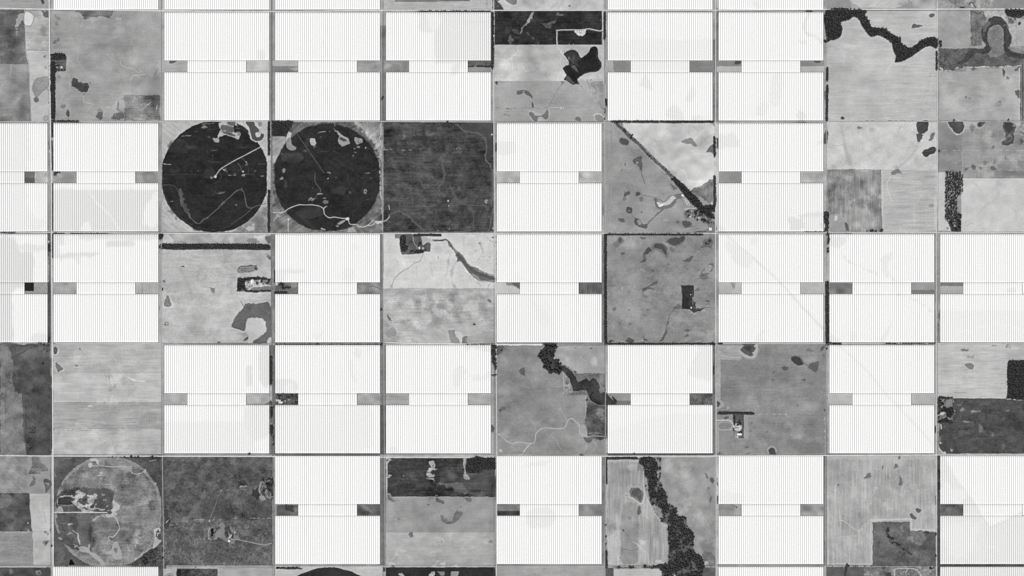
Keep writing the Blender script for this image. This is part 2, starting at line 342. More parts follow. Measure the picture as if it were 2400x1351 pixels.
poly([(272, 985), (290, 957), (370, 952), (410, 975), (440, 1020), (440, 1045), (410, 1020), (370, 1000), (340, 985), (290, 1005)], 105, rough=.5, halo=(.8, 172, .4)); blob(345, 975, 14, 10, 150); line([(438, 1030), (440, 1085)], 1, 135); poly([(433, 1085), (450, 1085), (455, 1135), (435, 1132)], 88, rough=.7)
line([(770, 870), (700, 960), (640, 1080), (600, 1150)], 1.3, 130); poly([(745, 860), (780, 860), (765, 895)], 118, rough=1)
poly([(400, 1175), (450, 1165), (510, 1195), (560, 1190), (610, 1150), (635, 1200), (610, 1265), (560, 1285), (450, 1285), (405, 1240), (390, 1200)], 172, rough=.6)
pond([(410, 1190), (440, 1190), (475, 1220), (540, 1220), (580, 1170), (605, 1160), (610, 1220), (600, 1260), (570, 1265), (545, 1235), (505, 1240), (490, 1285), (460, 1280), (430, 1240), (402, 1215)], 118, rough=.6, g=3)
line([(395, 1170), (392, 1220), (440, 1285)], .8, 130, a=.6); line([(625, 1180), (635, 1215), (605, 1280)], .8, 130, a=.6)
pond([(900, 1245), (930, 1238), (955, 1262), (950, 1282), (905, 1280), (895, 1262)], 108); blob(175, 1180, 20, 7, 130, a=.7); blob(170, 1220, 40, 7, 125, a=.7)
line([(1085, 1230), (1110, 1205), (1150, 1205), (1195, 1240)], 2, 205, rough=.8); poly([(1100, 1250), (1130, 1215), (1190, 1240), (1195, 1290), (1110, 1285)], 140, rough=1.2, g=5); line([(1095, 1235), (1105, 1275), (1180, 1290)], 1, 205)
# pond
pond([(770, 580), (800, 545), (880, 532), (920, 560), (958, 610), (1040, 545), (1055, 510), (1105, 492), (1135, 520), (1135, 600), (1172, 680), (1135, 755), (1020, 770), (915, 840), (915, 875), (860, 895), (800, 855), (770, 845), (795, 800), (770, 750), (770, 715), (805, 705), (828, 665), (800, 625)], 44, rough=.4, m=2, g=3, halo=(1, 208, .6))
poly([(775, 590), (830, 545), (890, 550), (940, 620), (900, 640), (930, 700), (880, 690), (830, 660)], 72, a=.7, soft=3, rough=1.5); line([(820, 690), (870, 670), (845, 630), (830, 600)], 1.6, 115, a=.6, rough=1); poly([(840, 705), (890, 700), (920, 770), (880, 745)], 105, rough=1.2, a=.8); blob(830, 615, 8, 12, 130, a=.7); blob(868, 615, 10, 25, 95, a=.6)
line([(1125, 530), (1120, 610), (1160, 680), (1120, 750), (1010, 762), (925, 830)], 1.3, 85, a=.7); poly([(810, 800), (880, 850), (870, 890), (830, 870), (790, 845)], 88, a=.8, rough=.8)
poly([(770, 715), (830, 700), (925, 870), (895, 880), (775, 755)], 36, a=.85, rough=.6); line([(775, 730), (905, 870)], .8, 88, brk=.1, a=.8)
line([(740, 545), (790, 615), (822, 660)], 1, 215); blob(770, 552, 18, 12, 190, rough=.5, m=0); blob(772, 552, 9, 8, 50, rough=.2)
line([(925, 885), (990, 950)], 1.1, 55, brk=.2); line([(990, 945), (1120, 1080)], .9, 190, brk=.1); line([(1120, 1085), (1195, 1160)], 1.2, 60, brk=.3); line([(1000, 955), (1180, 1150)], 1.5, 172, a=.5)
blob(1060, 850, 26, 17, 205, rough=.5, m=0); blob(1060, 850, 14, 10, 70, rough=.3); track([(1085, 853), (1170, 852), (1190, 845)], 1.1, 215); line([(1120, 770), (1140, 820), (1175, 850)], .9, 160)
track([(1190, 130), (1188, 480), (1188, 850), (1210, 900), (1215, 1030), (1235, 1040)], .9, 205)
belt([(1200, 135), (1200, 415)], 5.4, 'dark shelterbelt beside the upper right corner of the pond field', size=1.9)
grove([(1207, 1045), (1232, 1045), (1232, 1130), (1210, 1120)], 'tiny dark thicket by the lower right corner of the pond field', under=60, size=1.5)
belt([(1205, 1150), (1203, 1270)], 2, 'scrubby tree line at the lower right corner of the pond field', size=1.5, gaps=.3)
gbin(752, 1140, 6, 'small white tank on the pad at the end of the farm track'); gbin(828, 467, 4, 'tiny white tank at the lower edge of the dark strip, left one'); gbin(873, 467, 4, 'tiny white tank at the lower edge of the dark strip, right one')
barn(772, 554, 9, 12, 20, 215, 'small pump house on the pale pad at the pond corner')
gbin(1060, 850, 8, 'white round tank in the pale ring below the pond')
barn(930, 330, 8, 11, 0, 228, 'left of three small white sheds in the pale yard on the dark strip'); barn(950, 335, 8, 9, 30, 235, 'middle of three small white sheds in the pale yard on the dark strip'); barn(975, 328, 9, 12, 0, 228, 'right of three small white sheds in the pale yard on the dark strip')

# ---- sheet D (col 7,row 0): wood in light field
F(1920, 0, .2221)
cell(7, 0, 184, h=5, m=3, hb=2)
for y in (150, 188, 300, 330, 600, 720, 850, 1060): line([(560, y), (1150, y + 2)], .8, 168, a=.4, brk=.1)
poly([(130, 650), (600, 650), (600, 900), (130, 900)], 176, a=.4, soft=9)
wood1 = [(75, 112), (465, 112), (485, 160), (520, 215), (545, 280), (590, 300), (690, 305), (740, 350), (850, 405), (870, 460), (950, 510), (1020, 470), (1110, 410), (1238, 402), (1240, 510), (1180, 490), (1100, 510), (1000, 580), (910, 635), (830, 660), (795, 650), (812, 600), (780, 520), (755, 455), (640, 378), (550, 390), (490, 340), (450, 270), (415, 205), (365, 180), (300, 215), (220, 240), (242, 300), (230, 370), (190, 412), (120, 430), (60, 455), (75, 400)]
poly(wood1, 184, rough=.5, raw=False); line(wood1 + [wood1[0]], 2.6, 200, a=.6)
for off in (4, 6.5): line([(100, 455), (200, 440), (255, 370), (258, 300), (240, 250), (310, 235), (370, 200), (410, 230), (440, 290), (490, 360), (550, 410), (640, 395), (740, 465), (790, 590), (770, 650), (720, 740)], .8, 202, a=.6)
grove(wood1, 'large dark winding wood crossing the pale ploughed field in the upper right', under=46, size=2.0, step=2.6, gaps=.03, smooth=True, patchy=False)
line([(450, 180), (520, 280)], 1, 120, brk=.3); line([(200, 180), (340, 150)], 1.4, 100, brk=.4)
line([(780, 665), (720, 740), (700, 780)], 1.4, 212); line([(700, 790), (750, 840), (680, 890), (680, 930), (690, 1010)], 1.2, 200, a=.8); line([(120, 460), (200, 500), (260, 560), (262, 700)], 1, 203, a=.7); line([(1205, 780), (1180, 900), (1180, 960)], 1.5, 200, a=.7)
line([(860, 470), (980, 400), (1110, 340), (1180, 370)], 1, 200, a=.5); line([(900, 440), (1080, 370)], 1, 165, a=.4)
blob(340, 608, 20, 8, 205, a=.7); line([(510, 380), (515, 430)], 2, 200, a=.5); line([(1110, 1140), (1200, 1215)], .9, 203, a=.6)
pond([(1000, 252), (1050, 262), (1088, 278), (1040, 295), (985, 300), (972, 290)], 98, halo=(1.4, 200, .7), rough=.5); pond([(1160, 165), (1185, 148), (1215, 152), (1208, 180), (1180, 190), (1163, 180)], 100, halo=(1.6, 202, .7), rough=.4); blob(245, 1247, 20, 17, 78, halo=(1.2, 200, .4), rough=.5)
belt([(82, 720), (82, 855)], 4.6, 'upper of three short tree strips left of the pale ploughed field', size=1.9); belt([(82, 905), (80, 1285)], 5.4, 'long lower tree strip left of the pale ploughed field', size=1.9)
belt([(1238, 545), (1238, 740)], 4, 'narrow tree strip hanging from the wood on the right road', size=1.8); blob(60, 1010, 16, 45, 95, a=.6)
singles([(52, 437, 2.2), (60, 445, 2)], 'dark tree where the winding wood meets the white complex', 'trees at the wood corner')
line([(400, 1276), (1180, 1276)], 1.1, 80, brk=.4)

# ---- sheet E (col 8,row 0)
F(2170, 0, .222)
cell(8, 0, 150, m=7, g=6)
rect(135, 118, 462, 505, 158, m=4, e=3); line([(462, 118), (475, 470), (440, 505), (180, 505)], 1, 190, a=.6); line([(155, 300), (450, 310)], 1, 165, a=.3)
poly([(470, 118), (600, 118), (640, 200), (600, 300), (590, 480), (475, 490)], 112, m=6, g=9, smooth=False, rough=.6)
poly([(135, 510), (600, 510), (1000, 590), (1005, 700), (400, 705), (300, 745), (135, 745)], 102, m=6, g=7, smooth=False, rough=.8); poly([(640, 420), (700, 290), (790, 290), (820, 400), (830, 560), (680, 600)], 128, rough=1, g=6)
poly([(600, 112), (830, 112), (850, 250), (900, 300), (880, 480), (800, 250), (690, 190), (640, 180)], 168, m=6, g=10, rough=1); rect(870, 250, 1005, 490, 168, m=6, g=8); rect(960, 200, 1040, 490, 172, g=4)
poly([(690, 185), (770, 185), (810, 230), (820, 280), (880, 330), (905, 400), (885, 520), (930, 560), (1040, 575), (1040, 620), (900, 605), (840, 560), (815, 480), (825, 360), (790, 275), (720, 270), (660, 320), (650, 420), (690, 480), (670, 550), (610, 575), (520, 555), (480, 590), (400, 670), (340, 680), (330, 665), (400, 610), (480, 520), (600, 520), (640, 440), (590, 400), (585, 330), (640, 240)], 70, rough=.8, g=5, halo=(1, 95, .5))
line([(690, 215), (740, 205), (800, 225), (845, 300), (862, 380), (850, 480), (870, 560), (940, 585), (1040, 600)], 14, 70, rough=.8, g=5, soft=.8); line([(720, 225), (660, 270), (615, 350), (620, 420), (665, 480), (640, 545), (570, 545), (500, 540), (440, 610), (370, 665)], 10.5, 74, rough=.8, g=5, soft=.8); poly([(640, 420), (700, 290), (790, 285), (812, 400), (815, 540), (720, 580), (690, 500)], 124, rough=.8, g=6)
line([(600, 400), (660, 460), (640, 540), (600, 560)], 1.3, 48); line([(590, 350), (610, 290), (650, 235)], 1.2, 48); line([(520, 560), (480, 600), (410, 665)], 1, 48); line([(830, 300), (840, 480), (870, 560), (1000, 600)], 1.3, 50, a=.7); poly([(620, 240), (680, 230), (630, 330), (605, 320)], 110, a=.8, rough=.8)
line([(480, 120), (560, 150), (600, 120), (620, 190)], 2.4, 85, a=.8); blob(660, 130, 30, 30, 190, a=.7, rough=2); blob(750, 100, 5, 5, 60)
grove([(835, 105), (1036, 105), (1036, 165), (985, 190), (930, 190), (860, 175), (838, 140)], 'dark dense wood filling the top right corner of the photo', under=45, size=2.1)
singles([(845, 193, 1.2), (870, 197, 1.3), (900, 205, 1.2), (940, 207, 1.8), (968, 190, 1.6), (990, 185, 2), (985, 255, 3), (1010, 170, 2)], 'small dark tree just below the top right corner wood', 'trees below the corner wood')
poly([(875, 210), (930, 215), (930, 250), (880, 245)], 100, rough=1)
line([(820, 110), (825, 200), (870, 260), (935, 220), (940, 490), (1036, 492)], 1.3, 190, a=.7, brk=.1); line([(820, 270), (860, 280), (940, 480)], 1.2, 190, a=.6); line([(1000, 110), (1010, 160), (950, 190)], 1, 200, a=.7)
poly([(880, 495), (1036, 530), (1036, 570), (930, 555), (885, 520)], 130, g=8, a=.8)
poly([(140, 500), (180, 560), (210, 650), (200, 740), (140, 740)], 100, g=14, rough=1.5); spots([(140, 520), (200, 600), (200, 740), (140, 740)], 30, .5, 1.1, 60); line([(140, 750), (290, 750), (370, 715), (1000, 705)], 1.4, 205, rough=.6, brk=.05); line([(150, 720), (190, 745)], 3, 190, brk=.2)
line([(270, 690), (350, 660)], 1.2, 60, a=.7); spots([(240, 540), (560, 560), (560, 690), (240, 690)], 20, .5, .9, 150, a=.5)
rect(140, 760, 1000, 1270, 168, m=5, h=3, m2=4); poly([(430, 722), (990, 718), (990, 850), (430, 850)], 165, h=5, smooth=False); blob(900, 940, 60, 150, 185, a=.6, soft=8, rot=-15); blob(270, 1060, 90, 70, 185, a=.5, soft=7); blob(650, 1070, 100, 60, 180, a=.4, soft=8); blob(420, 1100, 60, 60, 150, a=.4, soft=7); blob(240, 900, 80, 50, 180, a=.4, soft=7)
blob(828, 765, 18, 45, 88, rough=1.4); blob(870, 825, 16, 14, 110); blob(965, 735, 28, 14, 105, rot=-30); blob(505, 730, 28, 12, 100, soft=2); pond([(945, 960), (992, 960), (995, 1035), (975, 1040), (945, 990)], 100, rough=1); blob(420, 1027, 10, 10, 100); blob(465, 1045, 20, 10, 130, a=.6); blob(775, 1078, 14, 10, 110); blob(760, 1100, 40, 30, 150, a=.6, soft=3)
line([(545, 915), (600, 905), (655, 945)], 1, 192, rough=1); line([(560, 930), (620, 935)], .8, 190, rough=1); line([(760, 925), (830, 865)], 1, 190, a=.7); line([(195, 855), (320, 850)], 1, 190, a=.8); line([(1000, 710), (998, 1270)], 1.4, 60, a=.8); line([(988, 720), (988, 1270)], .9, 210, a=.7)
rect(1005, 620, 1200, 1300, 112, m=6, g=6); line([(1003, 600), (1018, 700), (1020, 1250)], 2.2, 80, a=.8); line([(1010, 1080), (1005, 1270)], .8, 190, brk=.3)
singles([(377, 718, 1.7), (825, 708, 1.3), (293, 1275, 2.1), (868, 1270, 2), (212, 717, 1.2), (998, 1142, 1.6), (1000, 1110, 1.4), (997, 1160, 1.2)], 'small isolated dark tree on the edge of the right-hand pasture square', 'isolated trees round the right-hand pasture')
belt([(150, 440), (158, 490)], 5, 'small dark tree knot just right of the road where the winding wood ends', size=2)
# ---- first crop circle (col 1,row 1)
def ring(cx, cy, r, val, wd=.8, a=.4, t0=0, t1=360, **k):
    n = 40; P = [(cx + r * math.cos(math.radians(t0 + (t1 - t0) * i / n)), cy + r * math.sin(math.radians(t0 + (t1 - t0) * i / n))) for i in range(n + 1)]
    line(P, wd, val, a=a, smooth=False, **k)
F(370, 270, .2147)
cell(1, 1, 178, e=7, m=3, g=4)
poly([(1130, 70), (1190, 70), (1190, 300), (1120, 180)], 185, g=6, rough=1)
P = [(625 + 590 * math.cos(t), 676 + 608 * math.sin(t)) for t in np.arange(0, 6.28, .12)]
P = [(min(max(x, 46), 1192), y) for x, y in P]
poly([(960, 1170), (1190, 990), (1190, 1270), (830, 1280)], 140, rough=2, g=9, m2=10, soft=2); blob(1010, 1240, 50, 30, 185, rough=2); blob(1100, 1170, 70, 60, 120, soft=4, a=.7, rough=3)
poly(P, 45, rough=.5, m=1.5, m2=2, g=3, h=2, halo=(1.2, 205, .35))
for r in (60, 130, 200, 270, 340, 420, 500): ring(625, 676, r, 62, a=.4, wd=.8)
ring(625, 676, 580, 90, a=.4, t0=90, t1=160, wd=1.5)
for (x, y, rx, ry, v, a) in [(230, 340, 120, 80, 62, .6), (560, 640, 60, 60, 72, .6), (640, 520, 60, 16, 80, .5), (440, 605, 10, 10, 95, .7), (500, 130, 35, 10, 150, .8), (940, 360, 24, 8, 85, .7), (1060, 605, 5, 8, 130, .8), (1140, 672, 20, 8, 160, .8), (850, 985, 8, 6, 190, .9), (690, 850, 30, 7, 150, .7), (350, 345, 60, 20, 75, .5), (180, 620, 50, 30, 62, .6), (960, 535, 16, 14, 110, .8), (155, 950, 5, 5, 200, .9), (930, 675, 14, 10, 110, .7)]:
    blob(x, y, rx, ry, v, a=a, rough=1.6, soft=1.5)
line([(230, 232), (370, 228)], 1, 150, brk=.2); line([(300, 229), (365, 228)], .8, 210); line([(470, 105), (540, 95), (650, 92), (690, 100)], 1.2, 130, brk=.1); line([(400, 185), (540, 155), (670, 160)], .9, 90, brk=.1); line([(540, 240), (680, 236)], 1, 130, brk=.1)
line([(850, 140), (940, 165), (1010, 225)], 1, 110); line([(570, 392), (655, 388)], 1, 110, brk=.1); line([(595, 400), (593, 495)], .8, 100, brk=.3); line([(570, 375), (660, 370)], .7, 80)
line([(45, 525), (70, 535), (140, 540)], 1.1, 170); line([(40, 650), (500, 652)], .7, 70); line([(60, 715), (240, 708)], 1, 36); line([(1090, 535), (1190, 537)], .8, 90); line([(940, 650), (1050, 648)], .8, 90, a=.8)
line([(38, 768), (130, 762), (185, 785), (230, 855), (280, 950)], 1.1, 95); poly([(225, 810), (265, 830), (290, 900), (310, 990), (350, 1060), (365, 1140), (330, 1090), (290, 1030), (250, 960), (230, 870)], 88, a=.8, rough=1.8, m2=8)
line([(340, 1090), (375, 1140), (440, 1188), (500, 1150), (600, 1070), (700, 980), (790, 890), (860, 828), (910, 820), (945, 860), (958, 940), (970, 990), (1010, 1015), (1080, 995), (1180, 965)], 1.3, 112); line([(485, 1155), (550, 1125)], 3, 90, rough=1.4, a=.8); line([(660, 985), (720, 960)], 2.4, 100, rough=1.4, a=.8); line([(910, 795), (920, 825)], 1, 110)
line([(1030, 1015), (960, 1080), (880, 1140), (800, 1195)], 1.2, 98); line([(740, 1230), (830, 1190)], .8, 70); line([(350, 1190), (400, 1240), (500, 1275)], 2.2, 75, rough=1, brk=.1); blob(205, 1130, 14, 20, 120, rough=1.5); line([(50, 950), (60, 860), (45, 790)], .8, 95); blob(200, 1060, 90, 20, 60, a=.4, soft=3)
line([(120, 780), (180, 860)], .6, 65); line([(300, 860), (380, 950)], .6, 65); line([(620, 830), (650, 855), (720, 856)], .7, 110)
poly([(600, 250), (655, 250), (662, 300), (645, 308), (605, 285)], 150, rough=1)
# ponds & sand bank at its top
poly([(735, 66), (870, 66), (835, 110), (830, 190), (890, 195), (885, 260), (800, 235), (720, 215), (645, 245), (690, 170), (670, 100)], 175, rough=1, g=6)
poly([(770, 68), (845, 70), (830, 120), (760, 105)], 105, rough=.7); poly([(705, 108), (825, 130), (815, 185), (700, 165)], 98, rough=.6); poly([(700, 175), (810, 195), (860, 230), (800, 225), (720, 195)], 88, rough=.7); line([(715, 102), (825, 125)], .8, 205); line([(705, 165), (820, 190)], .8, 205, brk=.1)
ring(875, 212, 26, 190, wd=1.2, a=.9); blob(878, 212, 10, 12, 120)
poly([(870, 68), (960, 68), (1000, 180), (1020, 260), (960, 150), (870, 95)], 185, rough=1, g=6); poly([(865, 95), (960, 140), (990, 190), (900, 160)], 50, rough=.5)
poly([(945, 66), (1050, 66), (1110, 130), (1090, 200), (1160, 215), (1150, 285), (1080, 295), (1015, 255), (1000, 180)], 195, rough=.8); 
pond([(958, 66), (1035, 66), (1060, 120), (1100, 150), (1100, 185), (1065, 200), (1075, 240), (1110, 235), (1125, 205), (1158, 215), (1140, 265), (1085, 285), (1035, 265), (1015, 210), (995, 140)], 84, rough=.5, m=2)
blob(1090, 200, 14, 12, 175); blob(1120, 100, 26, 24, 130, a=.8, rough=1)
track([(626, 672), (650, 635), (680, 595), (750, 548), (860, 485), (960, 435), (1135, 340)], 1.25, 220); track([(1140, 340), (1175, 370), (1200, 440), (1245, 455), (1275, 458)], 1.6, 205)
poly([(1120, 300), (1165, 260), (1195, 330), (1190, 420), (1150, 345)], 178, g=7)
line([(915, 455), (958, 512)], .7, 130); line([(960, 515), (985, 570), (990, 645)], .6, 95, a=.7); line([(865, 510), (900, 565), (918, 620)], .7, 130, brk=.1); line([(795, 535), (830, 590), (842, 640)], .6, 90, a=.7); line([(735, 575), (770, 635), (845, 645), (870, 665), (910, 655)], .8, 140, brk=.2); line([(770, 655), (880, 660)], 1, 170, brk=.2); blob(725, 600, 16, 8, 170, rot=40, rough=.8); blob(930, 665, 16, 9, 150, rough=1); blob(918, 628, 7, 7, 200); blob(958, 508, 8, 8, 205)
ring(625, 676, 68, 120, a=.6, t0=300, t1=460); blob(625, 674, 14, 14, 215, rough=.4); blob(595, 685, 10, 10, 140); line([(1180, 870), (1185, 830), (1205, 820)], .8, 110); line([(1180, 860), (1190, 900)], .8, 110)
barn(625, 673, 6, 8, 20, 235, 'tiny white pump hut at the centre of the left dark crop circle')
line([(1192, 450), (1205, 700), (1195, 800)], 2.6, 190, rough=1, brk=.05)
belt([(1212, 70), (1212, 440)], 5.4, 'upper part of the dark shelterbelt between the two crop circles', size=1.9, gaps=.08); belt([(1212, 830), (1212, 1270)], 5.4, 'lower part of the dark shelterbelt between the two crop circles', size=1.9, gaps=.05)

# ---- second crop circle
F(620, 270, .2146)
cell(2, 1, 100, m=6, m2=12, d=9, g=6)
poly([(1000, 75), (1290, 75), (1280, 500), (1200, 320), (1100, 200)], 165, rough=3, soft=3, m2=14, d=8, g=7); poly([(80, 240), (240, 240), (100, 560), (85, 560)], 155, rough=2, soft=2, d=8, m2=10); poly([(90, 990), (200, 1060), (500, 1280), (90, 1285)], 120, rough=2, soft=2, e=0, d=10, m2=10); poly([(880, 1275), (960, 1210), (1100, 1200), (1290, 1150), (1290, 1285)], 120, rough=2.5, m2=12, g=7); blob(960, 1250, 50, 30, 170, rough=2, a=.8); line([(100, 580), (95, 1000)], 2, 140, rough=1, brk=.1)
P = [(685 + 585 * math.cos(t), 682 + 592 * math.sin(t)) for t in np.arange(0, 6.28, .12)]
P = [(min(max(x, 112), 1262), min(y, 1268)) for x, y in P]
poly(P, 47, rough=.7, m=1.5, m2=2.2, g=3.4, e=1.5, soft=1.5)
for (x, y, rx, ry, v, a) in [(310, 470, 120, 60, 68, .6), (230, 750, 18, 50, 82, .6), (820, 820, 70, 50, 66, .6), (500, 1060, 160, 70, 68, .6), (205, 605, 20, 28, 140, .9), (188, 690, 20, 16, 145, .9), (715, 632, 20, 10, 140, .8), (692, 686, 7, 7, 225, 1), (775, 692, 6, 6, 120, .8), (1130, 628, 26, 8, 120, .8), (1160, 670, 8, 6, 140, .8), (930, 850, 16, 14, 100, .8), (1105, 835, 26, 28, 150, .9), (980, 365, 14, 7, 200, .8), (1020, 358, 18, 6, 180, .8), (1105, 352, 9, 6, 200, .9), (990, 405, 14, 6, 160, .8), (1210, 408, 14, 7, 180, .8), (960, 445, 10, 8, 160, .7), (1130, 915, 14, 5, 90, .8), (1250, 950, 20, 40, 120, .7), (555, 355, 16, 8, 110, .8), (465, 268, 14, 5, 90, .8), (190, 425, 16, 8, 85, .8), (605, 860, 32, 14, 150, .95), (520, 922, 30, 8, 150, .9), (655, 908, 22, 6, 140, .9), (665, 950, 34, 22, 120, .95), (675, 998, 18, 8, 140, .8), (450, 390, 16, 10, 95, .7), (465, 300, 30, 60, 66, .6), (610, 240, 5, 5, 120, .8), (530, 790, 8, 6, 100, .8)]:
    blob(x, y, rx, ry, v, a=a, rough=1.4, soft=1)
blob(1105, 838, 12, 12, 70, rough=.6)
poly([(492, 260), (545, 262), (555, 292), (568, 320), (540, 342), (515, 325)], 172, rough=.8); line([(512, 292), (550, 290), (560, 318)], .8, 210)
poly([(755, 165), (800, 180), (850, 215), (905, 255), (930, 310), (890, 325), (860, 345), (815, 325), (805, 270), (815, 225)], 150, rough=1); poly([(820, 250), (850, 240), (895, 275), (870, 290), (825, 270)], 80, rough=.6); line([(812, 205), (850, 235), (905, 270)], 1.2, 200, a=.8); line([(765, 100), (765, 150), (775, 170)], 2, 120, rough=1, brk=.1)
poly([(990, 255), (1040, 248), (1075, 295), (1040, 318), (1000, 300)], 140, rough=1.6, g=14)
line([(520, 215), (600, 190), (715, 180)], 1, 150, brk=.05); line([(600, 190), (660, 184)], 1.2, 180); line([(350, 200), (500, 410), (650, 635)], .7, 92); line([(735, 470), (810, 500), (870, 560)], .7, 78); line([(550, 630), (548, 710), (570, 760), (610, 810), (612, 845)], 1, 120); line([(570, 410), (640, 395), (700, 400)], .7, 80); line([(760, 400), (830, 430)], .7, 80); line([(905, 640), (907, 715)], .7, 100); line([(575, 870), (555, 920), (520, 950)], .8, 110)
poly([(250, 180), (285, 195), (270, 250), (235, 280), (240, 220)], 190, rough=.8); poly([(240, 265), (275, 250), (290, 310), (335, 350), (340, 378), (280, 378), (245, 340)], 132, rough=.8, halo=(.8, 175, .8))
line([(250, 300), (290, 320)], .8, 175); line([(290, 360), (310, 340)], .8, 175)
grove([(80, 62), (315, 62), (290, 130), (250, 190), (230, 235), (80, 232)], 'square dark wood in the top left corner of the right crop circle field', under=42, size=1.9, step=2.5)
track([(92, 1065), (175, 1068), (230, 1048), (260, 1025), (365, 982), (440, 982), (530, 982), (610, 1000), (645, 1030), (652, 1075), (685, 1112), (720, 1122), (760, 1115), (850, 1128), (905, 1132), (925, 1180), (945, 1195), (1000, 1198), (1040, 1220), (1110, 1215), (1190, 1148)], 1.35, 214, name='creek'); line([(645, 1020), (665, 1000)], 1.4, 200)
track([(1130, 1205), (1180, 1200), (1220, 1165), (1290, 1160), (1330, 1150), (1365, 1110)], 1.4, 205, name='creek'); poly([(1215, 1160), (1290, 1150), (1285, 1180), (1230, 1185)], 195, rough=1.2, g=9); poly([(905, 1120), (925, 1130), (915, 1150), (880, 1140)], 210, rough=.6)
poly([(815, 1175), (850, 1145), (880, 1148), (840, 1185), (800, 1190)], 150, rough=1); blob(795, 1217, 12, 12, 140); blob(640, 1247, 24, 6, 170, rough=1); line([(520, 1262), (860, 1262)], 1, 150, brk=.15); line([(258, 1130), (258, 1270)], 1.4, 190); blob(260, 1132, 14, 12, 195); blob(160, 1110, 24, 14, 160, rough=2); line([(105, 1160), (125, 1125), (170, 1100)], 1, 180, brk=.1)
line([(1272, 80), (1270, 400), (1262, 760), (1275, 900), (1285, 1280)], 2.4, 175, rough=.9, brk=.05)
line([(95, 240), (180, 236), (220, 240)], 1.4, 160, rough=.8)

# ---- dark square (col 3,row 1)
F(880, 270, .2147)
cell(3, 1, 72, m=4, m2=6, h=6, g=6, hb=2)
line([(85, 378), (400, 377)], 1.8, 135, rough=.8, brk=.05); line([(380, 378), (850, 378)], .9, 125, brk=.05); line([(850, 380), (1200, 382)], .8, 80); blob(100, 370, 20, 14, 150, rough=2)
for (x, y, rx, ry, v, a) in [(570, 185, 26, 26, 100, .8), (600, 215, 40, 20, 108, .8), (310, 235, 18, 22, 112, .8), (590, 395, 30, 38, 98, .8), (905, 410, 28, 26, 98, .85), (905, 800, 16, 16, 110, .7), (715, 135, 8, 12, 110, .7), (700, 200, 10, 14, 100, .6), (1210, 932, 14, 14, 160, .9), (570, 1030, 28, 34, 95, .7), (540, 1110, 16, 50, 92, .6), (600, 1235, 26, 30, 92, .7), (600, 1232, 12, 14, 62, .9), (1060, 1050, 36, 18, 95, .7), (1070, 1085, 26, 12, 92, .7), (230, 1172, 20, 8, 92, .7), (700, 950, 30, 14, 92, .7), (1010, 1140, 18, 10, 95, .7), (560, 790, 40, 16, 92, .7), (1210, 1010, 22, 30, 100, .7), (120, 110, 40, 60, 105, .5), (300, 110, 140, 16, 95, .6), (1240, 120, 40, 30, 105, .6), (600, 550, 90, 30, 90, .5), (560, 450, 60, 50, 88, .5), (545, 1250, 90, 30, 92, .5), (250, 690, 170, 30, 86, .4), (930, 940, 90, 40, 92, .6), (820, 560, 120, 40, 80, .5), (1100, 1240, 120, 26, 88, .6), (870, 700, 150, 40, 82, .5)]:
    blob(x, y, rx, ry, v, a=a, rough=2, soft=2, h=3)
ring(905, 385, 26, 170, t0=190, t1=350, wd=1, a=.8)
poly([(900, 100), (1240, 90), (1280, 240), (1260, 480), (1210, 480), (1200, 260), (1150, 210), (1050, 195), (960, 165)], 78, a=.8, rough=1.5); line([(900, 105), (960, 165), (1050, 190), (1150, 210), (1195, 270), (1215, 370), (1200, 470), (1250, 540), (1265, 600)], 2.6, 105, soft=1.2, rough=1)
line([(720, 480), (740, 560), (755, 660), (720, 740), (690, 790), (700, 830), (750, 890)], 3, 96, soft=1.5, rough=1); line([(430, 620), (490, 700), (500, 750), (550, 800)], 2.4, 96, soft=1.3, rough=1); line([(375, 770), (390, 870), (410, 1000)], 2, 94, soft=1.2); line([(820, 780), (860, 880), (940, 950), (1010, 990), (1040, 1040)], 5, 94, soft=2.5, rough=1.5); line([(1070, 1090), (1072, 1240)], 2, 92, soft=1.2)
line([(150, 1100), (230, 1055), (300, 1070), (380, 1120), (440, 1190), (530, 1270)], 2.6, 105, soft=1.3, rough=1); line([(180, 1060), (260, 1020), (340, 1060), (420, 1150), (540, 1260)], 5, 88, soft=2.5, a=.6); line([(500, 880), (470, 940), (500, 1020)], 5, 90, soft=2, a=.6); line([(1285, 600), (1280, 900), (1250, 1020)], 5, 110, soft=2.5, a=.7, rough=1.5); line([(1290, 1000), (1270, 1100), (1255, 1200), (1225, 1275)], 1.8, 110); blob(1255, 1020, 14, 22, 60); poly([(1220, 1180), (1250, 1120), (1255, 1200), (1230, 1240)], 60, a=.8)
track([(0, 1165), (90, 1160), (130, 1140), (155, 1105)], 1.2, 205, name='creek'); line([(145, 980), (150, 1035)], 1.8, 165, smooth=False); line([(800, 990), (803, 1250)], .8, 110, brk=.1); line([(820, 985), (1000, 988)], .7, 100, brk=.2); line([(1030, 987), (1210, 988)], .8, 125)
blob(795, 935, 7, 7, 210, rough=.4); blob(801, 988, 5, 5, 215, rough=.2); blob(828, 510, 4, 4, 190); blob(1270, 212, 7, 8, 230, rough=.3); blob(1285, 1250, 6, 12, 180); blob(802, 1248, 4, 4, 190); blob(688, 1265, 4, 4, 180)
line([(90, 700), (1200, 712)], .8, 90, a=.5, brk=.2); line([(400, 540), (720, 530)], 1, 100, a=.5); line([(460, 575), (700, 578)], 1, 105, a=.4)
gbin(795, 936, 7, 'white round tank in the middle of the dark square field'); barn(1271, 213, 6, 9, 20, 230, 'tiny white shed at the right edge of the dark square field')
rect(1308, 300, 1325, 395, 50); blob(1230, 930, 6, 6, 150)

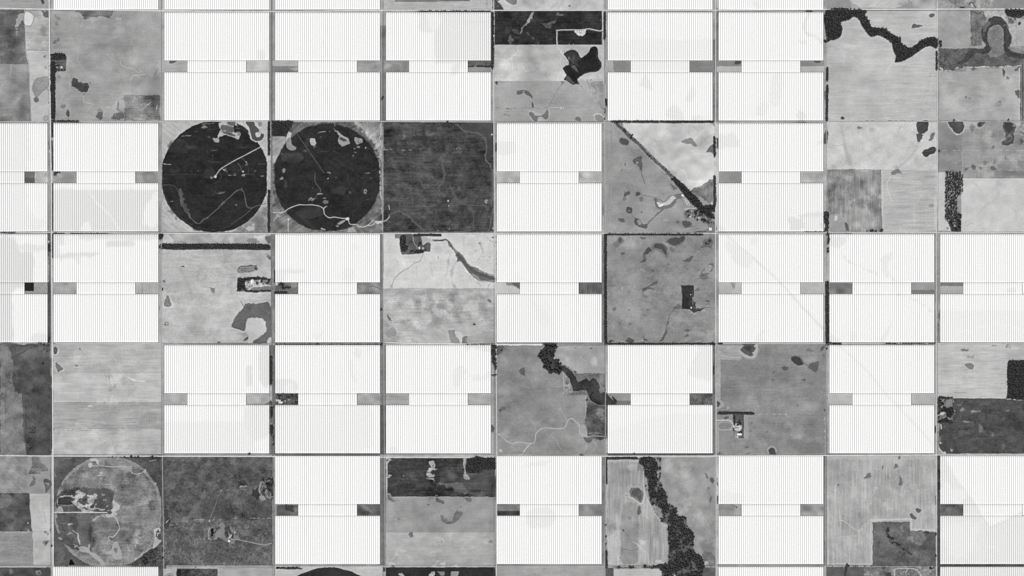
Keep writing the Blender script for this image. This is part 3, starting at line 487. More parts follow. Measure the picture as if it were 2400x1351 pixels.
# ---- diagonal field (col 5,row 1)
F(1400, 270, .2146)
cell(5, 1, 148, m=4, h=2)
rect(85, 90, 160, 1280, 152, v=5, a=.8); poly([(85, 90), (200, 90), (330, 260), (240, 250), (140, 240)], 160, a=.6, g=6, soft=3); blob(400, 320, 50, 40, 155, soft=4, a=.5); blob(160, 250, 50, 60, 165, a=.5, soft=5); blob(180, 1230, 60, 40, 158, a=.6, soft=5, m2=8); line([(150, 100), (155, 560)], 1.8, 132, a=.6)
blob(420, 640, 120, 80, 140, a=.4, soft=8); blob(560, 1020, 70, 90, 160, a=.4, soft=7)
poly([(275, 92), (1250, 92), (1282, 130), (1285, 760), (1150, 760), (1040, 820), (1010, 830), (960, 790), (850, 690), (700, 550), (560, 400), (420, 270), (290, 130)], 197, rough=.4, smooth=False, m=6, m2=6)
for (x, y, rx, ry) in [(1010, 170, 30, 40), (860, 380, 60, 50), (1020, 480, 20, 60), (970, 590, 20, 60), (480, 200, 60, 30), (1160, 450, 60, 14), (620, 170, 90, 30), (860, 560, 60, 30)]: blob(x, y, rx, ry, 178, a=.5, soft=7)
for (x, y, rx, ry) in [(740, 220, 90, 40), (1080, 620, 80, 60), (760, 470, 60, 40), (1200, 500, 40, 80), (420, 160, 60, 20)]: blob(x, y, rx, ry, 212, a=.5, soft=7)
line([(560, 240), (720, 300), (830, 330)], .9, 180, a=.6); line([(1090, 335), (1190, 390)], 1, 180)
poly([(918, 290), (950, 265), (1020, 255), (1060, 285), (1085, 320), (1080, 338), (1000, 318), (930, 305)], 135, rough=.8, m=4); poly([(1285, 320), (1215, 355), (1182, 400), (1230, 405), (1285, 440)], 112, rough=1)
poly([(1020, 830), (1060, 800), (1130, 790), (1180, 740), (1280, 720), (1285, 980), (1180, 970), (1130, 930), (1070, 890)], 128, rough=1.2, m2=8, g=6); poly([(1060, 830), (1160, 800), (1190, 740), (1250, 745), (1260, 900), (1220, 950), (1120, 890)], 105, a=.7, rough=1.4, m2=8); line([(1150, 870), (1160, 790), (1210, 750), (1240, 800), (1230, 900)], 1.4, 140, rough=1); poly([(1090, 890), (1180, 930), (1200, 975), (1130, 965)], 150, rough=1)
blob(1190, 840, 20, 40, 135, a=.7); blob(1250, 962, 10, 8, 220)
# lower left details
pond([(235, 280), (250, 258), (310, 255), (345, 280), (345, 310), (330, 328), (285, 325), (245, 300)], 84, halo=(1.2, 125, .5)); line([(345, 325), (380, 390), (415, 460)], 1.6, 128, a=.9)
poly([(385, 495), (420, 455), (490, 460), (488, 600), (485, 630), (465, 610), (440, 550), (400, 530)], 98, rough=1, m2=8); blob(432, 520, 16, 14, 150); line([(490, 460), (497, 600)], 1, 180, brk=.1); line([(482, 630), (500, 700), (520, 750)], 1.6, 105); line([(530, 760), (540, 800)], 1, 128)
blob(310, 542, 13, 20, 110); blob(268, 602, 8, 10, 115, a=.7); blob(378, 768, 10, 5, 110); blob(590, 665, 20, 10, 132, a=.7); line([(240, 510), (262, 540)], .8, 125)
blob(318, 865, 22, 40, 92, rot=30, rough=1.5); blob(295, 915, 20, 26, 120); blob(445, 858, 32, 24, 90, rot=20, rough=1.5); blob(475, 920, 20, 28, 115); line([(480, 870), (560, 890), (630, 905)], 1.6, 128, rough=.8)
pond([(315, 1020), (340, 1008), (378, 1012), (385, 1045), (365, 1072), (320, 1058)], 84, rough=1); blob(345, 1040, 12, 8, 115); line([(370, 1070), (390, 1110), (430, 1140)], 2, 118); poly([(230, 1130), (300, 1145), (305, 1170), (280, 1190), (250, 1175)], 100, rough=1.4); blob(488, 1070, 14, 12, 110); blob(420, 995, 10, 9, 130, a=.7); blob(205, 1100, 14, 7, 135, a=.7); blob(143, 1045, 7, 10, 125, a=.8)
poly([(410, 1130), (460, 1140), (500, 1190), (545, 1190), (545, 1240), (490, 1230), (420, 1200)], 90, rough=1); poly([(430, 1150), (465, 1150), (480, 1190), (450, 1195)], 145, rough=.8); line([(550, 1190), (590, 1140), (650, 1100), (700, 1040)], 3, 122, rough=.8); line([(640, 1100), (720, 1030)], 4, 112, rough=.8)
poly([(800, 760), (830, 765), (865, 805), (820, 812)], 105, rough=1.5, soft=1.6); blob(878, 1175, 17, 15, 110); blob(745, 1145, 24, 10, 175, a=.7, rough=2); blob(725, 862, 8, 4, 120)
line([(640, 920), (660, 980), (720, 1010), (820, 970), (850, 900), (920, 880)], 10, 118, rough=1, soft=1.2); line([(630, 910), (640, 970), (690, 1030)], 1.4, 90); line([(660, 960), (690, 990), (740, 975)], 5.5, 200, rough=1); line([(745, 975), (800, 940), (835, 900)], 7, 192, rough=1); blob(700, 985, 24, 14, 225, rough=1); line([(670, 915), (730, 950), (780, 900), (850, 870), (940, 860)], 1, 90); poly([(920, 872), (945, 872), (965, 920), (950, 925)], 232, rough=.7)
line([(940, 890), (975, 940), (975, 1010), (1050, 1010)], 5, 150, rough=1.2); line([(960, 920), (985, 980)], 1.6, 215, rough=.8); line([(985, 930), (1010, 990)], 1.2, 205); line([(950, 1025), (1070, 1020)], 1.8, 190)
line([(850, 880), (900, 900), (940, 950), (950, 1010), (945, 1110), (1000, 1140)], .9, 110, a=.8)
poly([(960, 1045), (1080, 1030), (1200, 1100), (1285, 1180), (1180, 1180), (1100, 1150), (1030, 1130), (970, 1125)], 115, g=14, m2=8, rough=.8)
poly([(1160, 1180), (1285, 1190), (1285, 1280), (1060, 1280), (1200, 1240), (1200, 1205)], 122, rough=.6); poly([(1060, 1165), (1190, 1195), (1200, 1240), (1080, 1270), (960, 1270), (1050, 1210)], 150, rough=.6, a=.8)
pond([(930, 1155), (1010, 1160), (1030, 1190), (1000, 1220), (960, 1240), (930, 1190)], 98, halo=(1, 140, .5)); line([(920, 1150), (1050, 1165), (1055, 1200), (1000, 1240), (935, 1255)], 1, 175, brk=.1); line([(930, 1220), (1010, 1225), (1050, 1210)], .9, 60, brk=.3); line([(1080, 1238), (1155, 1240)], 1.2, 90, brk=.2); line([(1060, 1278), (1190, 1270)], 1.4, 75)
# rail-like diagonal corridor
line([(200, 80), (320, 200), (420, 290), (560, 430), (700, 560), (850, 700), (960, 800)], 7.6, 94, rough=.5, g=8, smooth=False); line([(225, 80), (430, 280), (700, 545), (860, 690)], .8, 170, brk=.05, smooth=False); line([(210, 100), (420, 310), (700, 580), (830, 705)], .7, 60, brk=.3, smooth=False); line([(430, 270), (550, 390), (700, 540)], 2.2, 140, a=.5, smooth=False); line([(420, 320), (700, 600), (950, 840)], 1, 185, a=.7, smooth=False)
singles([(290, 165, 2.2), (305, 185, 2.3), (350, 215, 2), (370, 235, 2.6), (365, 255, 2.8), (380, 222, 2), (335, 190, 1.6), (405, 265, 1.4), (445, 305, 1.5), (475, 325, 1.4), (530, 380, 1.4), (545, 435, 2), (565, 455, 1.8), (585, 480, 1.4), (610, 455, 1), (725, 570, 1.6), (745, 595, 1.4), (755, 650, 1.2), (785, 625, 1.1), (815, 710, 1.8), (840, 685, 1.8), (830, 670, 1.3), (215, 90, 2), (235, 80, 2.2), (265, 100, 1.2)], 'small dark tree strung along the diagonal grassy corridor', 'trees along the diagonal corridor')
grove([(800, 690), (850, 690), (920, 745), (1010, 830), (1100, 920), (1165, 1000), (1285, 1120), (1285, 1140), (1200, 1120), (1100, 1035), (1020, 960), (930, 850)], 'long dark wood tapering along the diagonal corridor in the upper middle right', under=45, size=1.9)
grove([(1160, 985), (1285, 990), (1285, 1060), (1235, 1060), (1180, 1010)], 'dark triangular thicket by the road beneath the diagonal wood', under=45, size=1.9)
singles([(975, 1062, 1.8), (995, 1058, 2), (1015, 1065, 1.6), (1035, 1080, 1.6), (1060, 1060, 2.2), (1070, 1085, 2.6), (1085, 1055, 2.4), (990, 1105, 1.8), (1010, 1100, 1.5), (1040, 1110, 1.5), (1062, 1120, 1.8), (1090, 1150, 2), (1120, 1070, 3), (1140, 1075, 2.8), (1135, 1095, 2.4), (1110, 1100, 2), (1140, 1150, 2.6), (1160, 1150, 2.8), (1180, 1160, 2.6), (1200, 1165, 1.8), (1215, 1180, 2), (1245, 1178, 1.7), (1268, 1180, 1.7), (1165, 1165, 2)], 'dark rounded farmyard tree scattered below the diagonal wood', 'farmyard trees below the diagonal wood')
gbin(1013, 1105, 9, 'left one of two white round bins among the trees below the diagonal wood'); gbin(1108, 1125, 9, 'right one of two white round bins among the trees below the diagonal wood'); barn(1190, 1152, 8, 14, 30, 200, 'pale farmhouse roof hidden in the farmyard trees below the diagonal wood')
blob(1015, 1105, 14, 12, 170, rough=1); blob(1108, 1125, 10, 9, 190, rough=.6)
barn(1236, 1245, 20, 20, 0, 235, 'square white barn by the road at the corner of the diagonal field', True)
for a, b in (((155, 72), (365, 72)), ((385, 73), (660, 73)), ((690, 72), (730, 72)), ((745, 74), (1268, 76))):
    belt([a, b], 4.8, 'section of the dark shelterbelt along the top of the diagonal field, starting %s' % {155: 'at its left end', 385: 'left of centre', 690: 'as the short middle piece', 745: 'right of centre'}[a[0]], size=1.8, step=2.4)
belt([(1278, 240), (1280, 455)], 4.6, 'upper dark tree strip on the right edge of the diagonal field', size=1.9); belt([(1280, 670), (1280, 1010)], 5, 'lower dark tree strip on the right edge of the diagonal field', size=2)
rect(1302, 245, 1325, 365, 90); blob(60, 1040, 10, 50, 110, a=.5)

# ---- J (col 7,row 1)
F(1920, 270, .2147)
cell(7, 1, 196, m=3, m2=4, g=3)
w_ = win([(1940, 288), (2196, 398)], 0); yy = (YY[w_] - .09 * XX[w_] + 2.2 * N60[w_]) * 2 * math.pi / 3.3
R[w_] += (4.5 * np.sin(yy)).astype(np.float32)
line([(240, 120), (265, 240), (290, 400), (330, 540)], 5, 172, a=.6, soft=3); poly([(265, 330), (300, 340), (360, 520), (330, 560), (300, 500)], 168, a=.6, soft=2.5); line([(140, 320), (180, 332), (260, 330)], 1, 160); line([(1090, 280), (1040, 400), (960, 490), (880, 560)], 5, 175, a=.7, soft=2.5); line([(890, 120), (860, 180)], 5, 175, a=.5, soft=3); blob(440, 140, 24, 18, 105, rough=1.8); blob(440, 140, 50, 40, 165, a=.4, soft=4); blob(580, 160, 30, 24, 170, a=.6, soft=2); blob(420, 195, 14, 14, 165, a=.6, soft=2); blob(150, 565, 30, 14, 165, a=.5, soft=3)
for r_ in (95, 115, 135): line([(1010 + 0, 200), (1040, 300), (1090 + r_ / 3, 330), (1180 + r_ / 4, 250)], .8, 210, a=.4)
pond([(1060, 90), (1085, 68), (1185, 66), (1197, 120), (1180, 170), (1135, 205), (1085, 190), (1065, 140)], 74, rough=.7, m=4, halo=(1.6, 206, .6)); line([(1090, 110), (1130, 140), (1160, 110), (1140, 160)], 1, 92, a=.6); poly([(1075, 205), (1130, 205), (1110, 270), (1070, 292), (1062, 260)], 84, rough=1.4); poly([(1255, 188), (1262, 215), (1235, 270), (1190, 272), (1210, 225)], 118, rough=1.4, soft=1.2)
pond([(1115, 415), (1140, 375), (1210, 362), (1250, 348), (1264, 365), (1262, 425), (1200, 440), (1155, 458), (1130, 440)], 76, rough=1.2, m=3, halo=(1.5, 208, .6)); line([(1160, 400), (1240, 390)], 1, 95); blob(1270, 378, 5, 24, 80)
poly([(48, 215), (90, 160), (95, 300), (80, 314), (48, 314)], 88, rough=.7)
poly([(88, 596), (680, 598), (684, 1275), (340, 1275), (200, 1100), (88, 1060)], 140, smooth=False, m=8, m2=12, v=8, g=5, rough=.3)
for (x, y, rx, ry, v) in [(140, 680, 50, 70, 165), (550, 700, 80, 70, 162), (230, 860, 80, 60, 165), (380, 780, 40, 140, 125), (620, 990, 60, 120, 112), (110, 860, 30, 60, 112), (440, 940, 50, 60, 128), (230, 990, 70, 40, 120), (500, 1120, 140, 60, 158), (420, 1150, 90, 90, 150), (660, 1150, 30, 100, 115), (600, 1240, 80, 30, 120), (150, 1030, 80, 30, 120), (480, 1080, 60, 60, 155)]: blob(x, y, rx, ry, v, a=.55, soft=5, v=6, rough=3)
line([(435, 620), (437, 900)], .9, 172, a=.6); line([(375, 630), (375, 930)], .9, 118, a=.6); line([(340, 870), (420, 920)], .9, 100, a=.8); line([(675, 600), (680, 1260)], 1.6, 105, a=.7, brk=.05); line([(90, 600), (95, 1050)], 1.6, 115, a=.7, brk=.1); line([(92, 597), (690, 597)], 1, 110, a=.7)
poly([(105, 1090), (180, 1075), (260, 1130), (310, 1180), (335, 1270), (110, 1272)], 150, rough=.8, soft=1.2); line([(105, 1085), (180, 1078), (270, 1140), (325, 1200), (340, 1270)], 1, 185, a=.8); blob(180, 1125, 22, 24, 195, rough=1.5, soft=1.5); poly([(275, 1170), (310, 1190), (330, 1250), (305, 1265)], 92, rough=1.2, soft=1.4); line([(110, 1085), (170, 1070)], 1.6, 100)
rect(690, 600, 1285, 1275, 184, h=7, m=3); rect(705, 620, 1255, 1240, 180, h=8, hb=3, a=.8)
pond([(785, 650), (800, 610), (860, 588), (885, 605), (905, 635), (860, 640), (815, 655)], 125, rough=.8); blob(850, 575, 26, 12, 160, a=.7)
line([(780, 670), (745, 730), (740, 790), (770, 870), (785, 935)], 1.3, 212); line([(1035, 1000), (1040, 1180)], 1.2, 203, a=.8); line([(1170, 1000), (1165, 1150), (1210, 1215)], 1, 200, a=.7); line([(970, 1150), (990, 1195), (1080, 1200), (1170, 1180)], .9, 203, a=.7); line([(1070, 830), (1160, 780), (1250, 770)], 1, 203, a=.6); blob(1225, 985, 26, 18, 140, a=.7, soft=1.6); line([(1265, 880), (1262, 1240)], 2.6, 205, a=.6); for_ = [line([(710, y), (1250, y)], 1.2, 150, a=.45, brk=.15) for y in (615, 632, 655, 790, 820, 962, 990, 1010, 1070, 1130, 1170, 1215)]
blob(725, 790, 20, 8, 150, a=.6); line([(940, 635), (1250, 640)], 1, 150, a=.5)
for (x, y, r) in ((518, 1268, 1.7), (560, 1268, 2.2), (575, 1266, 2.6), (590, 1270, 1.7), (615, 1272, 2.3), (668, 1268, 2.6), (685, 1264, 2.6)): pass
singles([(518, 1268, 1.7), (560, 1268, 2.2), (575, 1266, 2.6), (590, 1270, 1.7), (615, 1272, 2.3), (668, 1268, 2.6), (685, 1264, 2.6)], 'dark roadside tree under the mottled grey field quarter', 'roadside trees under the mottled quarter')
grove([(50, 1060), (80, 1052), (108, 1070), (112, 1100), (98, 1130), (102, 1275), (52, 1275), (70, 1200), (50, 1150)], 'dark wood strip at the lower right corner of a white complex, left of the mottled quarter', under=45, size=2.1)
belt([(80, 1295), (108, 1310), (98, 1400)], 5, 'short dark tree strip just below the road, left of a white complex in the third row', size=2); belt([(110, 1296), (350, 1296)], 1.6, 'very thin hedge along the top edge of a white complex in the third row', size=1, gaps=.2)
singles([(92, 1462, 2.4), (92, 1495, 2.8)], 'round dark tree on the verge left of the white complex in the third row', 'verge trees in the third row')

# ---- K (col 8,row 1)
F(2180, 270, .2146)
cell(8, 1, 152, m=5, h=4, g=3)
rect(82, 85, 350, 620, 145, m=5); 
for (x, y, rx, ry, v) in [(640, 210, 40, 70, 182), (480, 240, 60, 60, 172), (560, 330, 50, 60, 132), (820, 500, 90, 60, 178), (640, 560, 90, 40, 178), (930, 480, 60, 60, 180), (420, 430, 60, 60, 160), (820, 560, 60, 30, 130), (700, 400, 100, 40, 165), (820, 510, 50, 40, 140), (1000, 540, 60, 50, 125), (250, 450, 80, 50, 158), (740, 230, 60, 60, 132), (500, 330, 40, 90, 162), (460, 130, 60, 40, 160)]: blob(x, y, rx, ry, v, a=.6, soft=5, rough=3, h=4)
line([(100, 388), (1025, 390)], 1, 190, brk=.15, a=.8); line([(350, 410), (352, 690)], 1.6, 175, a=.6); line([(480, 180), (485, 360)], 3, 178, a=.4, soft=2)
poly([(190, 70), (380, 70), (385, 160), (310, 225), (260, 205), (220, 150)], 195, rough=.6); pond([(200, 72), (345, 70), (372, 110), (370, 155), (345, 190), (305, 210), (265, 195), (240, 150), (210, 115)], 84, rough=.5); line([(240, 100), (290, 130), (330, 100)], 1, 105, a=.6)
poly([(380, 70), (560, 72), (480, 120), (420, 150), (385, 150)], 172, rough=2); blob(545, 105, 56, 34, 172, rot=-20, rough=.8); pond([(510, 110), (525, 80), (560, 75), (600, 80), (575, 115), (540, 132), (515, 125)], 98, rough=.6); blob(540, 104, 16, 16, 65, soft=2); blob(460, 140, 24, 40, 115, a=.7, soft=2); blob(560, 68, 180, 4, 85, a=.8)
poly([(800, 80), (870, 75), (940, 125), (915, 200), (915, 260), (890, 310), (840, 335), (785, 320), (785, 290), (820, 260), (815, 200), (795, 150)], 92, rough=1, halo=(1.2, 175, .6)); poly([(815, 90), (880, 90), (915, 150), (870, 190), (830, 180)], 62, a=.8, rough=1.2, soft=1.3); line([(820, 280), (840, 240), (880, 230), (890, 260), (860, 290)], 1.6, 120); blob(862, 222, 18, 18, 125); line([(800, 300), (840, 320), (880, 290)], 2, 60, a=.8)
blob(940, 90, 40, 14, 175, rough=2); line([(905, 120), (960, 110), (985, 80)], 1.6, 190, rough=1, brk=.1); rect(985, 80, 1040, 330, 150, g=14, m2=10)
for (x, y, rx, ry, v) in [(385, 595, 22, 13, 92), (470, 575, 24, 32, 92), (550, 585, 24, 18, 108), (690, 590, 30, 30, 98), (690, 520, 14, 24, 115), (600, 520, 24, 26, 122), (700, 615, 30, 16, 120), (255, 600, 36, 12, 118), (690, 355, 20, 12, 110), (310, 525, 24, 14, 130), (830, 475, 12, 20, 115)]: blob(x, y, rx, ry, v, rough=1.5, soft=1.8, a=.8)
rect(355, 607, 1025, 690, 142, m=5, m2=8); blob(560, 640, 60, 40, 170, a=.6, soft=4, rough=3); blob(640, 650, 60, 30, 172, a=.5, soft=4); rect(700, 610, 1025, 660, 125, a=.7, h=5, soft=1.5); line([(515, 600), (510, 690)], 1, 130); line([(700, 608), (1025, 605)], .9, 165, brk=.1)
rect(88, 625, 165, 1275, 194, m=2); rect(340, 692, 1300, 1273, 194, m=3, m2=3); poly([(165, 640), (350, 640), (350, 850), (290, 900), (290, 1060), (340, 1090), (340, 1272), (220, 1272), (160, 1170)], 186, smooth=False)
rect(164, 1170, 225, 1273, 196)
for L_ in ([(740, 700), (730, 790), (750, 860)], [(640, 960), (560, 1040), (500, 1110)], [(740, 860), (700, 940), (640, 970)], [(900, 1020), (940, 1060), (940, 1150)], [(500, 760), (560, 830)]): line(L_, 3.5, 176, a=.5, soft=2)
blob(745, 745, 24, 26, 172, a=.6, soft=3); line([(430, 883), (530, 883)], .8, 165, a=.7); line([(830, 878), (910, 880)], .8, 160, a=.7); line([(390, 1215), (435, 1180), (475, 1190)], 1.2, 170); line([(950, 1010), (950, 1130)], 1, 210, a=.6); line([(765, 1150), (830, 1190)], 1, 170, a=.6)
line([(100, 1273), (150, 1262), (200, 1255)], 1, 130); blob(195, 1240, 9, 12, 110, rough=1.5); line([(200, 1200), (220, 1250), (200, 1268)], 1.4, 212); line([(90, 1260), (130, 1275), (220, 1270)], 1, 130)
grove([(165, 615), (352, 632), (352, 850), (318, 888), (290, 900), (290, 1065), (338, 1092), (338, 1150), (250, 1165), (190, 1170), (162, 1150), (162, 870)], 'tall dark orchard-like wood with pale gaps between crowns at the right edge of the photo', under=165, size=2.0, step=3.3, gaps=.06)
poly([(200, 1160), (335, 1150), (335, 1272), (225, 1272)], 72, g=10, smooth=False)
singles([(215, 1180, 3.6), (225, 1195, 2.6), (245, 1258, 3.2), (270, 1262, 3), (262, 1245, 3.4), (318, 1110, 3.8), (305, 1100, 3), (325, 1125, 3), (320, 1170, 2.6), (300, 1165, 3.4), (320, 1200, 2.4), (322, 1240, 2.8), (305, 1225, 2.4), (240, 1215, 2.2)], 'large round tree at the foot of the tall orchard-like wood', 'big trees at the foot of the orchard-like wood')
blob(265, 1215, 8, 20, 200, rough=.6); line([(245, 1180), (285, 1175)], 1.6, 130); line([(225, 1270), (245, 1210), (260, 1185)], 1.4, 125)
singles([(257, 62, 2.2), (850, 58, 1.8), (1008, 295, 1.6), (990, 285, 1.3), (95, 398, 2.2)], 'isolated dark tree by the ponds of the upper right corner field', 'isolated trees by the corner ponds')
ring(850, 62, 20, 185, wd=1, a=.7); line([(95, 400), (92, 630)], 1, 90, a=.7)
# ---- L (col 1,row 2): windbreak, farmyard, marsh
F(360, 530, .2146)
cell(1, 2, 183, h=4, m=4, m2=4, g=4)
rect(95, 92, 1280, 200, 170, h=4, m2=8); poly([(100, 110), (150, 95), (200, 120), (210, 180), (140, 190), (100, 160)], 205, rough=2, m2=10); poly([(665, 125), (720, 100), (780, 95), (750, 150), (700, 175), (665, 150)], 185, rough=.8, halo=(1, 205, .6)); blob(860, 150, 30, 40, 198, a=.7, soft=3); poly([(1020, 170), (1060, 145), (1120, 145), (1140, 180), (1040, 190)], 140, rough=1.2); poly([(1120, 110), (1270, 100), (1260, 190), (1160, 190), (1130, 140)], 195, rough=2, m2=10); poly([(1225, 120), (1250, 105), (1285, 110), (1285, 180), (1240, 178), (1222, 150)], 115, rough=1)
for (x, y, rx, ry, v) in [(400, 130, 60, 30, 155), (560, 120, 60, 20, 150), (1100, 1080, 80, 60, 192), (330, 520, 40, 60, 168), (380, 620, 50, 60, 170), (470, 770, 90, 30, 165), (850, 560, 14, 90, 165), (850, 700, 20, 60, 160), (520, 1180, 80, 40, 170), (320, 1230, 60, 50, 168), (480, 1020, 60, 30, 172), (640, 1080, 80, 90, 192), (800, 1200, 120, 60, 196), (200, 560, 100, 60, 190), (620, 750, 120, 20, 172), (1000, 1000, 60, 60, 188), (1000, 390, 80, 50, 176), (1180, 380, 60, 50, 176), (540, 460, 30, 20, 170), (640, 530, 50, 26, 200), (450, 420, 40, 50, 190)]: blob(x, y, rx, ry, v, a=.55, soft=4, rough=3, h=3)
line([(390, 300), (400, 340), (430, 365)], 1.6, 192); line([(400, 290), (440, 270), (620, 270)], 1.6, 192); line([(530, 275), (620, 272)], 1.2, 135, a=.8); line([(450, 345), (520, 340)], 1, 135, a=.7); blob(420, 306, 6, 5, 110); line([(620, 500), (680, 548)], 1.4, 160)
line([(340, 560), (380, 650), (460, 780)], 3, 165, a=.5, soft=2); line([(160, 720), (190, 680)], 2, 160, a=.6); line([(910, 600), (905, 720), (870, 760)], 2, 195, a=.7); line([(870, 780), (940, 830), (970, 880)], 1.2, 205)
blob(315, 445, 18, 14, 110, halo=(1.2, 203, .7), rough=1.2); blob(290, 832, 8, 6, 210, a=.7); blob(118, 592, 14, 12, 130, halo=(.9, 195, .5)); poly([(620, 680), (665, 680), (655, 735), (635, 725)], 128, rough=1); line([(610, 670), (640, 680), (670, 680)], 1, 120)
poly([(150, 755), (180, 790), (225, 860), (215, 890), (130, 900), (110, 860), (120, 800)], 200, rough=.6); pond([(152, 760), (170, 790), (195, 850), (190, 880), (135, 880), (118, 850), (125, 800)], 120, rough=.8, g=6); spots([(140, 790), (170, 800), (185, 860), (140, 860)], 10, .5, .9, 185)
blob(143, 1066, 20, 24, 95, rough=.5, rot=60); blob(145, 1066, 12, 16, 185, rough=.3, rot=60); blob(92, 683, 8, 14, 50); blob(68, 905, 7, 14, 90, a=.8); line([(630, 1000), (630, 1080)], 1, 200, a=.7); blob(712, 1270, 10, 8, 110)
poly([(920, 470), (960, 440), (1060, 435), (1110, 430), (1140, 462), (1110, 495), (1050, 505), (960, 510), (925, 515), (905, 495)], 138, rough=.8, halo=(1, 198, .5)); line([(930, 470), (960, 445), (1100, 435), (1120, 450)], 2, 88, rough=.7); line([(960, 488), (1010, 492)], 1.6, 90); blob(1112, 465, 14, 14, 72, rough=1); line([(920, 500), (950, 505)], 1.2, 110); line([(960, 470), (1020, 465)], 1.4, 98); line([(1030, 500), (1090, 490)], 1.4, 95)
poly([(1225, 290), (1260, 310), (1275, 350), (1245, 345)], 125, a=.7, rough=1.4); blob(1255, 335, 14, 20, 95, a=.8)
# farmyard
poly([(915, 575), (1285, 575), (1285, 720), (915, 718)], 100, smooth=False, rough=.4, g=8)
poly([(1010, 610), (1170, 595), (1285, 640), (1285, 660), (1180, 660), (1120, 670), (1060, 690), (1010, 665)], 168, g=16, m2=10, rough=1.2)
line([(1285, 655), (1180, 656), (1090, 665), (1030, 700)], 1.7, 208); poly([(1170, 590), (1285, 590), (1285, 640), (1210, 635)], 125, g=8, rough=.8); poly([(1110, 672), (1180, 660), (1285, 660), (1285, 705), (1050, 705)], 118, g=3, rough=.5)
grove([(915, 575), (1100, 560), (1280, 572), (1280, 586), (1080, 590), (1000, 600), (1000, 700), (950, 700), (945, 718), (912, 718)], 'dark L-shaped shelter wood around the farmyard at centre left', under=48, size=1.9, gaps=.05)
belt([(1000, 712), (1140, 716)], 3.4, 'left piece of the tree row under the centre-left farmyard', size=1.8); belt([(1155, 712), (1282, 715)], 3, 'right piece of the tree row under the centre-left farmyard', size=1.8)
singles([(1128, 632, 2.6), (1175, 612, 2.4), (1180, 600, 2), (1255, 605, 2.2), (1240, 628, 2.2), (1258, 615, 1.8), (1225, 622, 1.4), (1200, 640, 1.2)], 'round dark yard tree in the centre-left farmyard', 'yard trees of the centre-left farmyard')
barn(1078, 600, 20, 32, 0, 248, 'large white barn in the centre-left farmyard', True); barn(1159, 597, 8, 14, 0, 240, 'narrow white shed just right of the large white barn')
barn(1040, 640, 9, 22, 10, 205, 'long pale shed at the left side of the centre-left farmyard'); barn(1018, 622, 10, 14, 20, 190, 'grey shed against the shelter wood of the centre-left farmyard'); barn(1100, 640, 9, 12, 0, 215, 'small pale farmhouse in the middle of the centre-left farmyard'); gbin(1063, 660, 7, 'small round pale grain bin in the centre-left farmyard')
for x, y in ((1030, 615), (1050, 655), (1085, 660), (1110, 610), (1190, 625)): blob(x, y, 8, 4, 60, rough=1)
# marsh
pond([(1035, 835), (1090, 840), (1130, 855), (1180, 840), (1250, 825), (1270, 850), (1290, 900), (1295, 1285), (1075, 1285), (1095, 1250), (1170, 1200), (1235, 1155), (1225, 1060), (1195, 1020), (1110, 1005), (1030, 1005), (1008, 1060), (1000, 1130), (985, 1155), (930, 1130), (850, 1110), (860, 1050), (880, 1010), (930, 950), (980, 890), (1000, 850)], 104, rough=.8, m=3, g=3, smooth=False, halo=(1, 198, .5))
blob(1040, 900, 40, 40, 82, a=.6, soft=4); blob(1070, 870, 30, 24, 84, a=.5, soft=3); line([(860, 1070), (880, 1100), (960, 1130)], 2, 86, a=.6, soft=1.2); line([(1290, 880), (1270, 1000)], 4, 92, a=.5, soft=2)
line([(950, 825), (990, 880)], 1.2, 70); poly([(1018, 1205), (1035, 1230), (1020, 1255), (980, 1255), (985, 1235)], 102, rough=.8); line([(860, 1115), (930, 1135), (985, 1165)], 1.2, 205); poly([(1250, 1250), (1290, 1220), (1290, 1290), (1250, 1290)], 190, g=8)
poly([(1040, 1015), (1190, 1030), (1220, 1070), (1230, 1150), (1160, 1200), (1090, 1245), (1065, 1280), (1030, 1280), (1040, 1210), (1005, 1160), (1015, 1070)], 194, rough=.4, m=3)
belt([(85, 225), (300, 230), (700, 226), (1255, 232)], 12.5, 'wide straight dark windbreak crossing the top of the light field at centre left', size=2.0, step=2.7)
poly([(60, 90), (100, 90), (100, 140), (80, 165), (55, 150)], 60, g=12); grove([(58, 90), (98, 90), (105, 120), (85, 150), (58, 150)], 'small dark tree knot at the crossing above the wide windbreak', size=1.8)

# ---- M (col 3,row 2)
F(880, 530, .2146)
rect(86, 88, 1303, 682, 202, m=2, m2=3, g=3, h=2, rough=.3); rect(86, 682, 1303, 1285, 168, m=5, m2=6, h=7, g=4)
for (x, y, rx, ry) in [(200, 780, 70, 50), (380, 860, 60, 60), (520, 830, 40, 60), (660, 860, 30, 120), (780, 860, 60, 40), (300, 790, 60, 30), (560, 980, 70, 60), (1000, 880, 60, 50), (1080, 930, 50, 50), (440, 1060, 60, 40), (950, 780, 60, 30), (700, 960, 60, 40), (160, 860, 40, 60), (1150, 1060, 60, 50), (860, 1040, 60, 40), (1060, 730, 60, 20), (480, 800, 30, 30), (790, 720, 40, 20)]: blob(x, y, rx, ry, 196, a=.7, soft=6, rough=3.5, h=5, m2=6)
for (x, y, rx, ry) in [(280, 730, 60, 40), (330, 780, 30, 30), (590, 780, 40, 60), (620, 900, 40, 60), (840, 760, 50, 60), (730, 870, 40, 60), (430, 880, 60, 30), (640, 1050, 60, 60), (1130, 780, 70, 40), (900, 930, 60, 40), (740, 710, 40, 30), (460, 820, 30, 40), (1180, 900, 60, 60), (360, 1080, 60, 30), (560, 740, 40, 30), (800, 940, 40, 30)]: blob(x, y, rx, ry, 144, a=.7, soft=6, rough=3.5, h=5, m2=6)
poly([(640, 1130), (800, 1080), (1000, 1080), (1200, 1080), (1000, 1290), (420, 1290)], 178, a=.6, soft=5, e=4)
